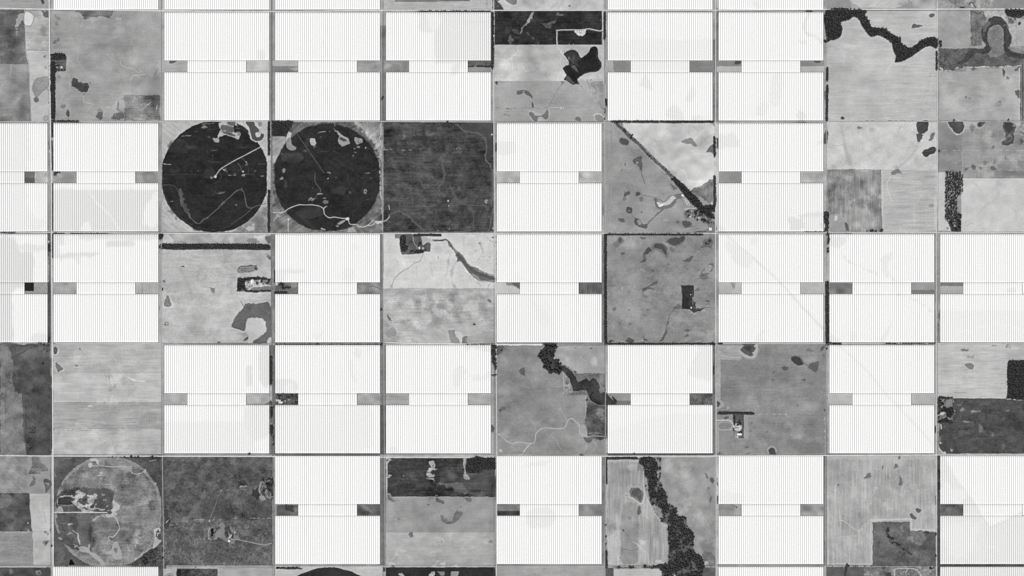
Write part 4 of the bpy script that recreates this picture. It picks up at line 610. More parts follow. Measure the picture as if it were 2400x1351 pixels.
blob(300, 640, 80, 40, 214, a=.6, soft=5); blob(360, 370, 14, 10, 220, a=.8); blob(1000, 490, 40, 14, 225, a=.6, rot=40)
for L_ in ([(600, 400), (620, 540)], [(820, 280), (800, 400), (770, 560)], [(450, 440), (460, 540)], [(960, 110), (960, 220)], [(840, 440), (830, 560), (860, 680)], [(1130, 180), (1165, 260), (1150, 330)], [(220, 350), (240, 410)], [(150, 180), (160, 260)]): line(L_, 3, 180, a=.6, soft=1.6, rough=1)
blob(690, 260, 50, 40, 178, a=.6, soft=4); blob(685, 350, 8, 12, 150); blob(795, 380, 9, 34, 160, a=.7, soft=1.5); blob(828, 520, 16, 40, 165, a=.7, soft=2); blob(1088, 278, 14, 12, 168); blob(1135, 195, 14, 10, 130, rough=1.5); line([(1150, 200), (1175, 300)], 3, 165, a=.6, rough=1.4); blob(855, 660, 20, 18, 165, a=.7); blob(775, 290, 30, 30, 185, a=.5, soft=2)
line([(1190, 100), (1240, 150), (1290, 180)], 1.2, 110, rough=1, brk=.1); blob(1278, 128, 10, 8, 70, rough=1); line([(1110, 400), (1140, 350), (1240, 320), (1230, 380)], 1, 155, rough=1.4, brk=.2); spots([(1110, 330), (1250, 320), (1270, 380), (1120, 400)], 14, .5, 1, 140)
line([(515, 305), (490, 370), (420, 410), (370, 460), (300, 490), (250, 530), (210, 580), (180, 650)], 1.6, 152, rough=.6); line([(370, 460), (300, 490), (240, 540)], 2.8, 168, a=.7); blob(175, 655, 16, 20, 160, a=.8, soft=1.5)
poly([(215, 88), (405, 88), (500, 120), (515, 215), (585, 180), (600, 190), (600, 283), (520, 285), (510, 300), (290, 318), (275, 280), (262, 140), (225, 135)], 96, smooth=False, g=5, m2=5, rough=.5); rect(215, 88, 280, 138, 130, a=.8, rough=1)
poly([(500, 118), (600, 140), (640, 175), (590, 180), (515, 210)], 180, rough=.6, smooth=False); line([(408, 88), (412, 170), (440, 215), (455, 235)], 1.3, 165)
grove([(268, 115), (300, 105), (330, 118), (330, 200), (325, 230), (350, 230), (345, 262), (325, 285), (275, 285), (264, 220)], 'dark upright wood block at the left of the farmstead under the dark square field', under=42, size=1.9, step=2.5)
singles([(480, 190, 2.2), (478, 205, 2.4), (470, 212, 2), (385, 280, 2.2), (405, 275, 1.8), (395, 290, 1.6), (440, 195, 1.3), (545, 270, 2)], 'dark lone tree in the farmstead under the dark square field', 'lone trees in the farmstead under the dark square')
belt([(435, 283), (512, 283)], 6, 'dense low tree row along the foot of the farmstead under the dark square field', size=1.9); belt([(418, 101), (712, 101)], 4.8, 'straight dark hedge along the road at the top of the pale field in the centre', size=1.8)
barn(480, 241, 9, 16, 0, 245, 'left of two white sheds in the farmstead under the dark square field', True); barn(519, 243, 8, 9, 0, 240, 'right of two white sheds in the farmstead under the dark square field'); barn(455, 240, 8, 10, 20, 150, 'grey farmhouse left of the two white sheds')
P = [(628, 145), (700, 150), (765, 137), (805, 165), (830, 200), (880, 260), (920, 290), (960, 330), (1000, 400), (1030, 435), (1090, 450), (1160, 485), (1230, 515), (1303, 548), (1303, 615), (1200, 600), (1130, 600), (1100, 580), (1060, 540), (1000, 490), (960, 430), (920, 385), (880, 395), (895, 350), (880, 300), (830, 245), (795, 205), (770, 160), (640, 170)]
pond(P, 106, rough=.7, m2=6, g=4, halo=(1, 212, .4)); line([(700, 155), (765, 145), (810, 200), (880, 265), (950, 340), (1020, 435)], 1, 185, rough=.8, brk=.1); line([(640, 152), (700, 155), (760, 150)], 1.2, 70); line([(770, 145), (800, 180), (850, 245)], 1, 65, brk=.1); line([(900, 320), (960, 380), (1010, 440), (1100, 510), (1200, 540), (1300, 580)], 8, 84, soft=2.5, a=.8); line([(1060, 530), (1110, 560), (1130, 590)], 5, 160, soft=1.5, a=.8); line([(1130, 490), (1200, 520), (1290, 545)], 1.4, 175, brk=.2); line([(1130, 600), (1180, 605), (1300, 600)], 3, 160, a=.7, soft=1.3); line([(1100, 610), (1150, 660)], 1, 150, rough=1); line([(880, 395), (855, 440), (840, 490)], 1, 170); line([(1250, 630), (1230, 680), (1275, 720)], 1, 165, rough=1.2); poly([(975, 480), (1000, 485), (1040, 530), (1010, 510)], 232, rough=.8)
poly([(120, 975), (135, 965), (170, 1020), (170, 1038), (145, 1030)], 110, rough=.6, halo=(1, 195, .6)); line([(130, 1045), (165, 1075), (190, 1065)], 1, 190); line([(180, 1020), (200, 1060), (210, 1120)], 1, 190); poly([(195, 1100), (225, 1180), (180, 1215), (120, 1215), (115, 1160)], 150, rough=.9, halo=(1, 192, .6))
poly([(1225, 800), (1250, 798), (1272, 820), (1262, 832), (1232, 822)], 112, rough=.8); pond([(1062, 1072), (1080, 1062), (1098, 1072), (1088, 1085), (1070, 1085)], 85, rough=.5)
poly([(805, 1150), (850, 1135), (870, 1150), (870, 1200), (910, 1240), (915, 1285), (850, 1285), (810, 1210)], 142, rough=.9); poly([(870, 1150), (930, 1170), (950, 1210), (955, 1260), (930, 1275), (905, 1240), (870, 1190)], 196, rough=.6); poly([(950, 1220), (990, 1200), (1010, 1215), (1010, 1280), (950, 1280)], 118, rough=.8); line([(1005, 1190), (1010, 1285)], 1.2, 200); poly([(1015, 1200), (1300, 1160), (1300, 1285), (1015, 1285)], 155, a=.6, h=6, soft=2)
line([(790, 1130), (830, 1125), (900, 1140), (960, 1195), (1010, 1185)], 1, 195, rough=.8)
rect(1325, 617, 1580, 743, 190); poly([(1325, 617), (1580, 617), (1580, 690), (1520, 660), (1440, 650), (1420, 625)], 130, rough=.8, m2=8); poly([(1480, 617), (1580, 617), (1580, 680), (1530, 650)], 85, rough=.8, a=.8)
belt([(990, 1296), (1260, 1296)], 2, 'thin dark hedge at the road below the right half of the cloudy grey field', size=1.3); grove([(1263, 1300), (1310, 1298), (1318, 1325), (1315, 1420), (1265, 1420)], 'dark tree cluster on the verge where the thin hedge ends near the winding tree pond', size=2, gaps=.12, under=75)
singles([(60, 1300, 3), (60, 917, 2.4)], 'lone dark tree on the verge between two white complexes left of the cloudy grey field', 'verge trees left of the cloudy field')
for y in (120, 180, 290, 370, 420, 480): blob(1318, y, 4, 9, 70, a=.8)
# ---- N (col 5,row 2)
F(1400, 530, .2146)
cell(5, 2, 142, m=4, m2=4, h=2, g=4)
for (x, y, rx, ry, v) in [(220, 420, 120, 100, 155), (400, 560, 90, 80, 152), (560, 720, 60, 50, 158), (900, 1000, 90, 60, 160), (1000, 330, 90, 60, 150), (560, 1100, 60, 60, 152), (300, 900, 160, 100, 148), (820, 560, 100, 60, 150), (1150, 900, 80, 50, 152), (300, 1150, 120, 60, 135), (700, 1000, 60, 80, 135)]: blob(x, y, rx, ry, v, a=.5, soft=7, rough=4)
poly([(170, 180), (210, 150), (240, 125), (280, 140), (295, 175), (265, 200), (240, 230), (205, 235), (175, 205)], 112, rough=1.2, soft=1.3, a=.9); blob(248, 152, 24, 30, 80, soft=2.4, rough=1.4); poly([(465, 122), (510, 122), (535, 130), (515, 145), (475, 140)], 105, rough=.8); poly([(755, 165), (790, 130), (890, 112), (955, 125), (950, 165), (920, 205), (860, 225), (800, 215), (770, 195)], 125, rough=1); pond([(765, 165), (800, 140), (900, 118), (950, 125), (940, 165), (900, 195), (850, 215), (800, 205)], 84, rough=1.1); line([(745, 180), (780, 150)], 2, 110)
poly([(600, 240), (625, 190), (680, 180), (730, 200), (765, 260), (780, 320), (765, 355), (730, 330), (680, 290), (620, 260)], 120, rough=1); pond([(625, 220), (655, 200), (720, 205), (750, 260), (765, 320), (740, 310), (690, 270), (640, 245)], 82, rough=1.2); line([(620, 255), (680, 290), (740, 320)], 1, 165, a=.8); line([(720, 205), (770, 290)], 1, 165, a=.7); poly([(780, 255), (820, 250), (835, 270), (815, 300), (785, 280)], 115, rough=1.5, soft=1.3, a=.9)
pond([(515, 280), (560, 235), (600, 265), (560, 290), (535, 320), (500, 325)], 88, rough=1.1); poly([(500, 320), (530, 320), (530, 395), (465, 398), (485, 370)], 112, rough=1); blob(505, 380, 14, 12, 85, soft=1.5); line([(465, 140), (485, 250)], .8, 160, a=.6)
blob(285, 297, 18, 15, 105); blob(182, 272, 14, 12, 128, a=.7); poly([(1140, 200), (1160, 165), (1250, 130), (1262, 240), (1210, 225), (1140, 235)], 110, rough=1.2, a=.85, m2=6); poly([(1180, 180), (1245, 145), (1225, 190), (1195, 195)], 68, rough=1.4); blob(1210, 175, 8, 5, 170); blob(1122, 260, 13, 14, 120, rough=1.2); line([(1120, 265), (1050, 330)], 1, 162)
poly([(935, 378), (980, 360), (1048, 325), (1035, 370), (1000, 395), (960, 392)], 105, rough=.7); poly([(1115, 550), (1150, 480), (1245, 405), (1272, 430), (1262, 480), (1215, 540), (1215, 575), (1160, 590), (1120, 570)], 112, rough=.8); blob(1200, 485, 56, 28, 135, rot=-45, rough=1.2, m2=10); line([(1155, 520), (1190, 450), (1250, 440), (1250, 490), (1200, 515)], 1.1, 205, rough=1.2, brk=.1); line([(1140, 545), (1175, 540)], 1.4, 75)
poly([(605, 625), (650, 600), (668, 610), (650, 640), (600, 655), (560, 665), (628, 690), (615, 702), (550, 685), (500, 710), (485, 745), (490, 695), (520, 668), (560, 650)], 108, rough=.7); blob(515, 685, 18, 14, 92, soft=1.2)
for (x, y, rx, ry, v) in [(607, 486, 16, 9, 100), (980, 470, 12, 8, 115), (728, 438, 14, 8, 125), (172, 650, 28, 5, 112), (145, 730, 12, 10, 120), (185, 905, 26, 18, 105), (352, 920, 14, 14, 112), (570, 912, 16, 8, 115), (505, 978, 28, 4, 110), (250, 1065, 22, 10, 115), (345, 1068, 14, 12, 98), (975, 1137, 32, 14, 98), (967, 1195, 18, 16, 98), (1093, 698, 30, 14, 108), (1208, 832, 26, 14, 98), (1208, 862, 20, 7, 105), (820, 770, 34, 24, 128), (865, 740, 8, 14, 120), (530, 770, 50, 10, 125), (340, 718, 16, 8, 125), (1150, 1150, 60, 12, 128), (1120, 930, 20, 12, 105), (870, 1215, 14, 6, 125), (480, 910, 10, 20, 128), (200, 840, 6, 8, 115), (790, 420, 20, 8, 120), (1230, 690, 14, 8, 125), (160, 1040, 6, 10, 120)]: blob(x, y, rx, ry, v, rough=1.4, soft=1.3, a=.85)
blob(420, 660, 16, 10, 170, a=.6, rough=2); blob(280, 675, 14, 18, 170, a=.6, rough=2); blob(495, 475, 30, 20, 168, a=.5, rough=2); blob(560, 540, 30, 20, 165, a=.5, rough=2); blob(550, 730, 40, 30, 158, a=.6, soft=2)
line([(840, 890), (810, 940), (785, 1000), (765, 1070), (750, 1140), (720, 1190), (695, 1260)], 2, 112, rough=.8, soft=1); blob(765, 1060, 14, 20, 102); poly([(740, 1140), (760, 1160), (735, 1210), (715, 1262), (680, 1258), (700, 1210)], 100, rough=1); poly([(820, 905), (850, 860), (890, 842), (920, 880), (918, 905)], 108, rough=1.2, m2=8); line([(490, 1080), (495, 1180), (520, 1245)], 2, 128, a=.7, rough=1); blob(510, 1225, 20, 20, 120, rough=2)
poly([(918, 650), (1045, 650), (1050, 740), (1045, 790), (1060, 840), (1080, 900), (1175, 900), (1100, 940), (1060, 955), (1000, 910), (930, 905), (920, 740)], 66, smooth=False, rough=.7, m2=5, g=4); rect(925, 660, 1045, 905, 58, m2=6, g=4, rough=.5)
belt([(922, 656), (1048, 656)], 2.4, 'top edge tree row of the small dark rectangular grove', size=1.4); belt([(1044, 660), (1046, 770)], 3.4, 'right edge tree row of the small dark rectangular grove', size=1.7)
line([(1040, 700), (1045, 870), (1070, 905), (1100, 910), (1180, 890), (1280, 895)], 1.5, 105); line([(1175, 890), (1200, 875), (1240, 885), (1282, 900)], 1, 170, rough=.6); line([(1000, 915), (1055, 962), (1085, 940), (1180, 925)], 1.1, 178); line([(1040, 780), (1045, 850)], .8, 165)
barn(1026, 893, 9, 10, 0, 245, 'bright white cottage at the foot of the small dark rectangular grove'); barn(1021, 750, 5, 7, 0, 215, 'tiny pale hut inside the right side of the small dark rectangular grove')
singles([(1060, 850, 2), (1118, 930, 1.4), (1100, 905, 1.4)], 'small tree beside the lane at the rectangular grove', 'trees by the grove lane')
line([(110, 1240), (200, 1262), (480, 1265), (500, 1245), (560, 1270), (1280, 1262)], 1.1, 195, rough=.8, brk=.05); line([(110, 1270), (1270, 1272)], 1.4, 90, rough=.7, brk=.1); poly([(110, 1245), (150, 1240), (180, 1270), (115, 1272)], 82, rough=1.6); poly([(310, 1250), (350, 1225), (395, 1245), (400, 1270), (340, 1272)], 92, rough=1.3); poly([(490, 1265), (520, 1245), (555, 1268)], 92, rough=1.2); blob(1260, 1265, 24, 14, 80, rough=1.8)
belt([(105, 94), (1150, 95)], 3.6, 'unbroken dark hedge along the top of the spotted grey square at centre right', size=1.8, step=2.4); belt([(87, 92), (88, 700), (90, 1300)], 5.6, 'tall unbroken dark shelterbelt down the left side of the spotted grey square', size=2, step=2.4); belt([(108, 1289), (1262, 1289)], 3, 'unbroken dark hedge along the foot of the spotted grey square', size=1.8, step=2.4)
belt([(1265, 1290), (1290, 1295)], 5, 'dark shrub knot at the lower right corner of the spotted grey square', size=1.8); belt([(1318, 1287), (1365, 1288)], 3.6, 'short dark hedge just right of the crossroads below the spotted grey square', size=1.7)
# ---- notches row 1 & 2 & others
F(0, 270, .2145); rect(266, 615, 380, 743, 105, m=4); rect(268, 690, 380, 743, 82, a=.7, soft=2); rect(380, 615, 522, 743, 168, m2=8, g=5); blob(495, 650, 14, 30, 145, a=.7)
blob(530, 340, 9, 50, 105, a=.8); blob(535, 400, 6, 14, 200)
belt([(571, 90), (572, 240)], 4, 'dark verge trees at the road beside the second row\'s left white complex', size=1.6, gaps=.1); belt([(568, 290), (575, 600)], 3.4, 'ragged dark verge trees further down the same road edge in the second row', size=1.5, gaps=.35); rect(565, 745, 582, 1265, 85, m2=10)
F(0, 0, 1); rect(125, 402, 180, 429, 152, m2=8); poly([(125, 402), (142, 402), (142, 412), (125, 412)], 70, g=10, smooth=False); blob(140, 413, 6, 5, 165); rect(316, 402, 371, 429, 142, m2=10)
singles([(128, 405, 1.6), (134, 404, 1.6), (139, 406, 1.4), (127, 411, 1.4)], 'small dark tree in the corner of the left notch in the second row', 'trees in the second-row left notch')
rect(1165, 402, 1219, 429, 178, e=5, m2=6); rect(1356, 402, 1411, 429, 180, m2=8); blob(1375, 412, 9, 6, 205, a=.6, soft=2)
rect(1685, 402, 1739, 429, 145, h=2); rect(1876, 402, 1930, 429, 172, h=4, m2=6); blob(1900, 414, 6, 8, 160, a=.7)
# row 2 notches (662-689)
rect(57, 662, 80, 683, 42, m=2); rect(80, 662, 111, 689, 155, h=8, e=4); rect(57, 683, 80, 689, 150, h=6); rect(125, 662, 179.5, 689, 160, v=3, m2=5); blob(152, 665, 8, 3, 135, a=.7); rect(317, 662, 371, 689, 172, v=5)
rect(645, 662, 699, 689, 110, g=7, m2=6); blob(690, 668, 8, 8, 145, soft=3, a=.8); rect(836, 662, 891, 689, 130, m2=9); blob(850, 676, 8, 8, 150, soft=3); line([(862, 672), (880, 672), (894, 680)], 2, 112, soft=1.2); blob(648, 666, 2, 4, 200)
singles([(656, 669, 2.6), (660, 667, 2.6), (662, 672, 2.4), (658, 663, 1.6), (664, 677, 2), (668, 676, 2.2), (672, 674, 2), (676, 676, 2.4), (679, 675, 1.8), (661, 676, 1.8)], 'dark round tree grouped in the notch right of the centre-left farmyard', 'trees in the notch right of the farmyard')
belt([(644, 686.5), (671, 686.5)], 4, 'low dark hedge along the bottom of the notch right of the centre-left farmyard', size=1.8); belt([(643.6, 634), (643.6, 662)], 2, 'slim dark hedge on the white complex edge above the notch right of the farmyard', size=1.3)
rect(1356, 662, 1411, 689, 105, v=5, m2=8); rect(1685, 662, 1738, 689, 182); poly([(1712, 662), (1724, 662), (1722, 677), (1715, 672)], 140, a=.8); rect(1876, 662, 1931, 689, 178); rect(1944, 662, 1998, 689, 128, m2=9); rect(2136, 662, 2190, 680, 158, h=4); rect(2136, 680, 2190, 689, 125)
rect(2204, 662, 2258, 671, 120, h=2); rect(2204, 672, 2258, 689, 168, h=2)
# row 3 notches (922-949)
rect(385, 922, 439, 949, 170, m2=6); rect(577, 922, 631, 949, 165, m2=8, h=3); poly([(618, 949), (631, 940), (631, 949)], 120, smooth=False); rect(645, 922, 699, 949, 78, g=12, m2=10); rect(836, 922, 891, 949, 162, m2=7, h=3); rect(905, 922, 959, 949, 165, h=6); rect(1096, 922, 1150, 949, 168, h=8)
blob(655, 941, 7, 4, 205, rough=1); line([(647, 937), (655, 943), (668, 940)], 1.6, 215)
singles([(651, 926, 2.2), (654, 930, 2.4), (658, 928, 2), (663, 924, 2), (650, 944, 2), (660, 940, 1.8), (665, 943, 2), (683, 927, 1.8), (694, 926, 2), (694, 932, 2), (692, 944, 2), (696, 946, 1.8), (676, 932, 1.6), (654, 935, 2)], 'dark farm tree in the wooded notch of the fourth row', 'trees in the wooded notch of the fourth row')
barn(668, 941, 9, 12, 0, 200, 'pale farmhouse roof in the wooded notch of the fourth row'); barn(677, 937, 7, 9, 30, 170, 'grey shed in the wooded notch of the fourth row')
rect(1425, 922, 1478, 940, 150); poly([(1425, 930), (1445, 942), (1440, 949), (1425, 949)], 72, rough=.6); rect(1444, 940, 1478, 949, 115, rough=.6); rect(1616, 922, 1670, 949, 95, g=8, m2=14); rect(1944, 922, 1998, 949, 178); rect(2136, 922, 2190, 949, 176)
# row 4 notches (1182-1209)
rect(649, 1184, 699, 1209, 100, m2=10); poly([(668, 1186), (690, 1186), (684, 1202)], 70, rough=1.4); rect(836, 1182, 891, 1209, 100, m2=12); blob(860, 1192, 14, 5, 130, soft=3, rot=30); rect(1165, 1182, 1218, 1198, 120, g=6, m2=8); rect(1165, 1198, 1218, 1209, 60, m2=6); rect(1356, 1182, 1411, 1209, 135, m2=10); rect(1685, 1182, 1738, 1209, 150, m2=6); rect(1685, 1182, 1720, 1196, 130, a=.8, rough=1); rect(1876, 1182, 1931, 1209, 150, m2=12); rect(2204, 1182, 2258, 1209, 92, g=6, m2=12)
singles([(1726, 1190, 1.6), (1722, 1188, 1.4), (2234, 1189, 1.6), (1716, 1185, 1.2)], 'small dark tree inside a notch of the fifth row', 'notch trees of the fifth row')
# ---- P : left strips (cols -1,0 row 3)
F(0, 790, .2146)
cell(-1, 3, 92, m=6, m2=6, g=5)
poly([(0, 90), (60, 90), (130, 200), (150, 350), (130, 450), (160, 600), (240, 620), (262, 1000), (285, 1285), (0, 1285)], 124, rough=1, soft=1, smooth=False, m2=8, g=5)
poly([(130, 130), (300, 110), (300, 180), (180, 230), (130, 220)], 98, a=.8, rough=2, soft=2); poly([(230, 280), (560, 220), (560, 400), (300, 430), (220, 360)], 78, a=.7, rough=3, soft=4); blob(330, 170, 60, 40, 118, a=.6, soft=4); line([(130, 240), (290, 140)], 2, 72, rough=1, soft=1); poly([(140, 490), (210, 470), (250, 490), (220, 600), (160, 600)], 80, rough=2, soft=1.5)
poly([(260, 480), (560, 420), (560, 1285), (290, 1285), (250, 650)], 84, rough=1, m2=6, g=4); for_ = [blob(x, y, rx, ry, v, a=.5, soft=5, rough=3) for (x, y, rx, ry, v) in [(320, 560, 50, 60, 112), (430, 480, 60, 40, 105), (320, 870, 60, 60, 68), (430, 1080, 60, 80, 98), (480, 700, 60, 80, 92), (150, 800, 70, 60, 140), (150, 950, 60, 60, 136), (180, 340, 40, 40, 132), (40, 130, 40, 60, 135), (170, 1130, 60, 80, 120), (130, 700, 60, 50, 138), (370, 300, 40, 30, 115), (520, 300, 30, 60, 80)]]
spots([(340, 75), (560, 75), (560, 190), (420, 160)], 50, .5, 1.2, 50); spots([(50, 380), (100, 380), (130, 520), (70, 500)], 40, .5, 1.1, 55, a=.7); spots([(330, 980), (390, 980), (380, 1050), (320, 1050)], 35, .6, 1.2, 42); spots([(285, 1100), (340, 1100), (370, 1200), (300, 1250)], 60, .6, 1.3, 40); spots([(180, 1020), (240, 1020), (240, 1110), (160, 1080)], 20, .5, 1, 75, a=.7); spots([(0, 570), (45, 580), (10, 690), (0, 690)], 16, .6, 1.1, 60); spots([(400, 980), (500, 960), (470, 1010)], 20, .4, .8, 55); spots([(190, 500), (215, 480), (215, 620), (190, 620)], 16, .6, 1.1, 58)
line([(60, 400), (60, 1000)], .8, 85, a=.7); line([(262, 640), (265, 1285)], .9, 150, a=.5); poly([(165, 62), (330, 62), (300, 78), (200, 78)], 195, rough=.8); line([(0, 66), (150, 66)], 2, 35)
grove([(400, 62), (565, 62), (565, 90), (540, 110), (420, 85)], 'scrubby dark trees at the road below the left white complex of the third row', size=1.4, gaps=.35); singles([(465, 298, 2.4), (470, 300, 2), (44, 1300, 1)], 'single dark bush in the dark left pasture', 'bushes in the dark left pasture')
belt([(548, 10), (530, 50)], 3, 'ragged bushes beside the lower left white complex corner of the third row', size=1.4, gaps=.3)
# strips
rect(582, 78, 1760, 400, 174, h=6, m=4, hb=2); rect(582, 400, 1760, 716, 190, h=5, m=4, hb=2); rect(582, 716, 1760, 1005, 165, h=7, m=4, hb=2); rect(582, 1018, 1760, 1283, 182, h=5, m=5, hb=2); line([(600, 1005), (1760, 1003)], .8, 130, brk=.15); line([(640, 1020), (1560, 1020)], .9, 120, brk=.3); line([(590, 716), (1760, 718)], .9, 140)
for (x, y, rx, ry, v) in [(1260, 480, 70, 60, 214), (1120, 680, 60, 26, 215), (1230, 700, 60, 20, 215), (850, 240, 60, 60, 190), (640, 550, 60, 100, 200), (1480, 330, 60, 70, 165), (1050, 330, 120, 26, 158), (1180, 440, 16, 60, 160), (1230, 570, 20, 16, 140), (1340, 1060, 60, 60, 200), (1220, 1240, 40, 40, 205), (1360, 1220, 40, 50, 200), (1030, 1060, 60, 40, 195), (690, 1120, 40, 60, 195), (1170, 750, 500, 20, 155), (1540, 940, 40, 60, 158), (760, 1180, 50, 40, 165), (1480, 1180, 60, 60, 172), (1120, 1070, 60, 40, 172), (700, 170, 80, 20, 165)]: blob(x, y, rx, ry, v, a=.6, soft=4, rough=3, h=4)
poly([(585, 110), (625, 105), (650, 145), (640, 185), (600, 200), (585, 190)], 192, rough=.6); pond([(587, 115), (620, 112), (635, 145), (620, 180), (590, 185)], 88, rough=.5); blob(613, 140, 8, 12, 110); poly([(600, 265), (640, 285), (685, 345), (700, 370), (625, 385), (605, 330)], 196, rough=.6, a=.8); pond([(612, 272), (640, 295), (685, 350), (655, 365), (628, 380), (610, 320)], 112, rough=.8)
for r_ in (0, 14, 28): line([(640 + r_, 230 - r_ / 2), (700 + r_, 270), (760, 330)], .8, 200, a=.4)
line([(700, 225), (745, 290), (720, 340)], .9, 200, a=.5); line([(865, 125), (815, 160), (820, 240), (835, 290)], .9, 203, a=.8); blob(868, 127, 6, 10, 110); blob(835, 315, 20, 9, 125, rough=1); line([(800, 335), (870, 335)], .8, 210, a=.6); line([(820, 345), (850, 350)], .8, 90, a=.6); blob(718, 405, 12, 7, 145, a=.7); line([(1140, 225), (1205, 190), (1200, 160)], .7, 200, a=.7); line([(1205, 190), (1260, 245), (1285, 330), (1330, 390), (1400, 450)], .8, 206, a=.8)
poly([(1390, 440), (1440, 450), (1500, 485), (1490, 490), (1430, 470)], 218, rough=.9); line([(1480, 480), (1580, 488)], 1.6, 220, rough=.6); line([(1210, 360), (1180, 390), (1190, 450), (1220, 540), (1240, 580)], 1.6, 160, rough=1, a=.7); line([(1140, 410), (1160, 440)], 1, 120); line([(1240, 345), (1200, 370)], .8, 200, a=.6); line([(1190, 670), (1185, 710)], 2.4, 170, a=.7)
poly([(835, 935), (900, 960), (970, 1010), (840, 985)], 190, a=.6, rough=1.5); blob(980, 750, 30, 6, 210, a=.7); line([(870, 785), (970, 780)], 1, 200, a=.7); line([(1105, 915), (1150, 955)], 1, 205, a=.8); blob(1467, 940, 20, 11, 140, halo=(1, 195, .7), rough=.6); blob(1467, 940, 7, 5, 175); line([(1550, 745), (1510, 800)], 1.4, 185, a=.6); line([(1180, 1130), (1130, 1170), (1100, 1200)], 1.4, 140, rough=.6, a=.7); line([(1560, 1190), (1560, 1230)], .8, 150)
for x in (640, 665, 690, 712): line([(x, 810), (x, 960)], .7, 145, a=.5); line([(x + 990, 820), (x + 990, 950)], .7, 120, a=.5)
for x in (610, 630, 650, 670): line([(x, 480), (x, 690)], .8, 200, a=.35); line([(x + 1070, 180), (x + 1070, 300)], .8, 200, a=.35)
blob(1495, 140, 8, 14, 195, a=.7)
# ---- Q (col 4,row 3)
F(1150, 790, .2146)
cell(4, 3, 140, m=4, m2=3, h=2, g=3)
rect(70, 76, 560, 94, 228, rough=.5); 
for (x, y, rx, ry, v) in [(160, 260, 40, 50, 172), (330, 840, 60, 90, 160), (180, 1060, 40, 60, 172), (150, 580, 40, 60, 155), (360, 200, 24, 100, 125), (480, 220, 24, 110, 128), (120, 740, 24, 50, 155), (250, 830, 40, 80, 150), (690, 650, 80, 90, 150), (600, 590, 180, 60, 132), (960, 720, 60, 60, 152), (580, 830, 200, 60, 133), (400, 480, 60, 60, 136), (850, 1120, 100, 60, 148), (500, 1160, 180, 50, 146), (150, 480, 40, 40, 130)]: blob(x, y, rx, ry, v, a=.5, soft=6, rough=3, h=2)
blob(120, 1238, 18, 14, 205, a=.8, soft=2)
poly([(705, 120), (790, 100), (1250, 95), (1250, 395), (940, 395), (900, 360), (770, 290), (690, 240)], 162, rough=.5, m2=4, smooth=False); poly([(700, 180), (800, 200), (860, 260), (1030, 370), (950, 390), (860, 320), (700, 250)], 172, a=.7, rough=1.5, soft=2); line([(850, 120), (940, 130), (945, 160), (880, 150)], 2.6, 130, brk=.1, rough=1.5); line([(930, 190), (980, 210), (1010, 240)], 2, 128, brk=.2, rough=1.5); blob(1095, 126, 16, 8, 110); blob(1130, 270, 30, 50, 205, a=.6, soft=4); blob(840, 250, 20, 24, 190, a=.6, soft=3); line([(1045, 270), (1045, 390)], .8, 180, a=.7); line([(720, 130), (860, 125), (930, 170), (1030, 260)], 1.6, 185, a=.5, rough=1.2, brk=.1)
poly([(312, 380), (330, 345), (372, 332), (372, 410), (382, 425), (340, 415)], 98, rough=.5, soft=.8, smooth=False); line([(375, 440), (430, 480), (390, 480)], 1.4, 125, a=.7, rough=1)
poly([(97, 805), (110, 775), (160, 765), (150, 800), (115, 820)], 115, rough=1.6, soft=1.4); blob(110, 800, 12, 14, 95, soft=1.5); poly([(72, 100), (150, 100), (120, 160), (75, 195)], 108, g=8, rough=.8); line([(150, 100), (120, 160), (75, 198)], 1.6, 45, rough=1, brk=.1)
# marsh and wood along the oxbow
poly([(800, 400), (1250, 398), (1255, 600), (1280, 740), (1275, 1080), (1055, 1085), (1050, 640), (800, 630)], 122, smooth=False, rough=.4, m2=8, g=7)
poly([(808, 420), (860, 440), (890, 600), (840, 625), (805, 620)], 150, g=12, rough=1.2); spots([(810, 480), (870, 500), (880, 610), (810, 620)], 40, .3, .7, 50, a=.8); line([(797, 400), (800, 630)], 1.6, 175); line([(800, 632), (1045, 628)], 1.2, 100, a=.8, brk=.1); line([(1035, 640), (1045, 1080)], 2, 172, a=.8); blob(1215, 460, 30, 60, 135, a=.6, soft=2)
poly([(1055, 740), (1190, 750), (1275, 740), (1275, 1085), (1055, 1080)], 92, rough=1, m2=10, g=7); poly([(1140, 780), (1260, 790), (1230, 900), (1130, 860), (1170, 820)], 125, a=.7, rough=2.5, m2=8); line([(1060, 800), (1130, 850), (1200, 880), (1270, 860)], 2, 75, a=.7, rough=1.5); spots([(1055, 760), (1260, 760), (1260, 1070), (1060, 1070)], 26, .4, .8, 45); line([(1070, 1050), (1210, 1045)], 1, 170, brk=.2, rough=1); line([(1055, 1086), (1230, 1085), (1245, 1110), (1240, 1270)], 1.4, 178, a=.8)
pond([(740, 310), (800, 320), (880, 370), (935, 430), (950, 490), (1010, 470), (1040, 440), (1060, 480), (1130, 455), (1170, 500), (1190, 560), (1180, 590), (1210, 620), (1250, 600), (1340, 700), (1360, 740), (1240, 745), (1160, 735), (1100, 700), (1070, 650), (1050, 590), (1030, 580), (960, 590), (900, 580), (885, 530), (850, 450), (790, 380), (740, 370)], 62, rough=.9, g=4, m2=4, halo=(1.2, 130, .7))
blob(1000, 540, 60, 36, 66, a=.6, soft=3); blob(1180, 650, 50, 40, 74, a=.6, soft=3); line([(1120, 610), (1090, 660), (1130, 710), (1200, 728)], 3, 40, rough=.8); line([(1240, 640), (1270, 740)], 2.4, 42, rough=.7); line([(900, 575), (960, 585), (1010, 560)], 2, 46, rough=.8); line([(1340, 690), (1280, 630)], .9, 200, brk=.1)
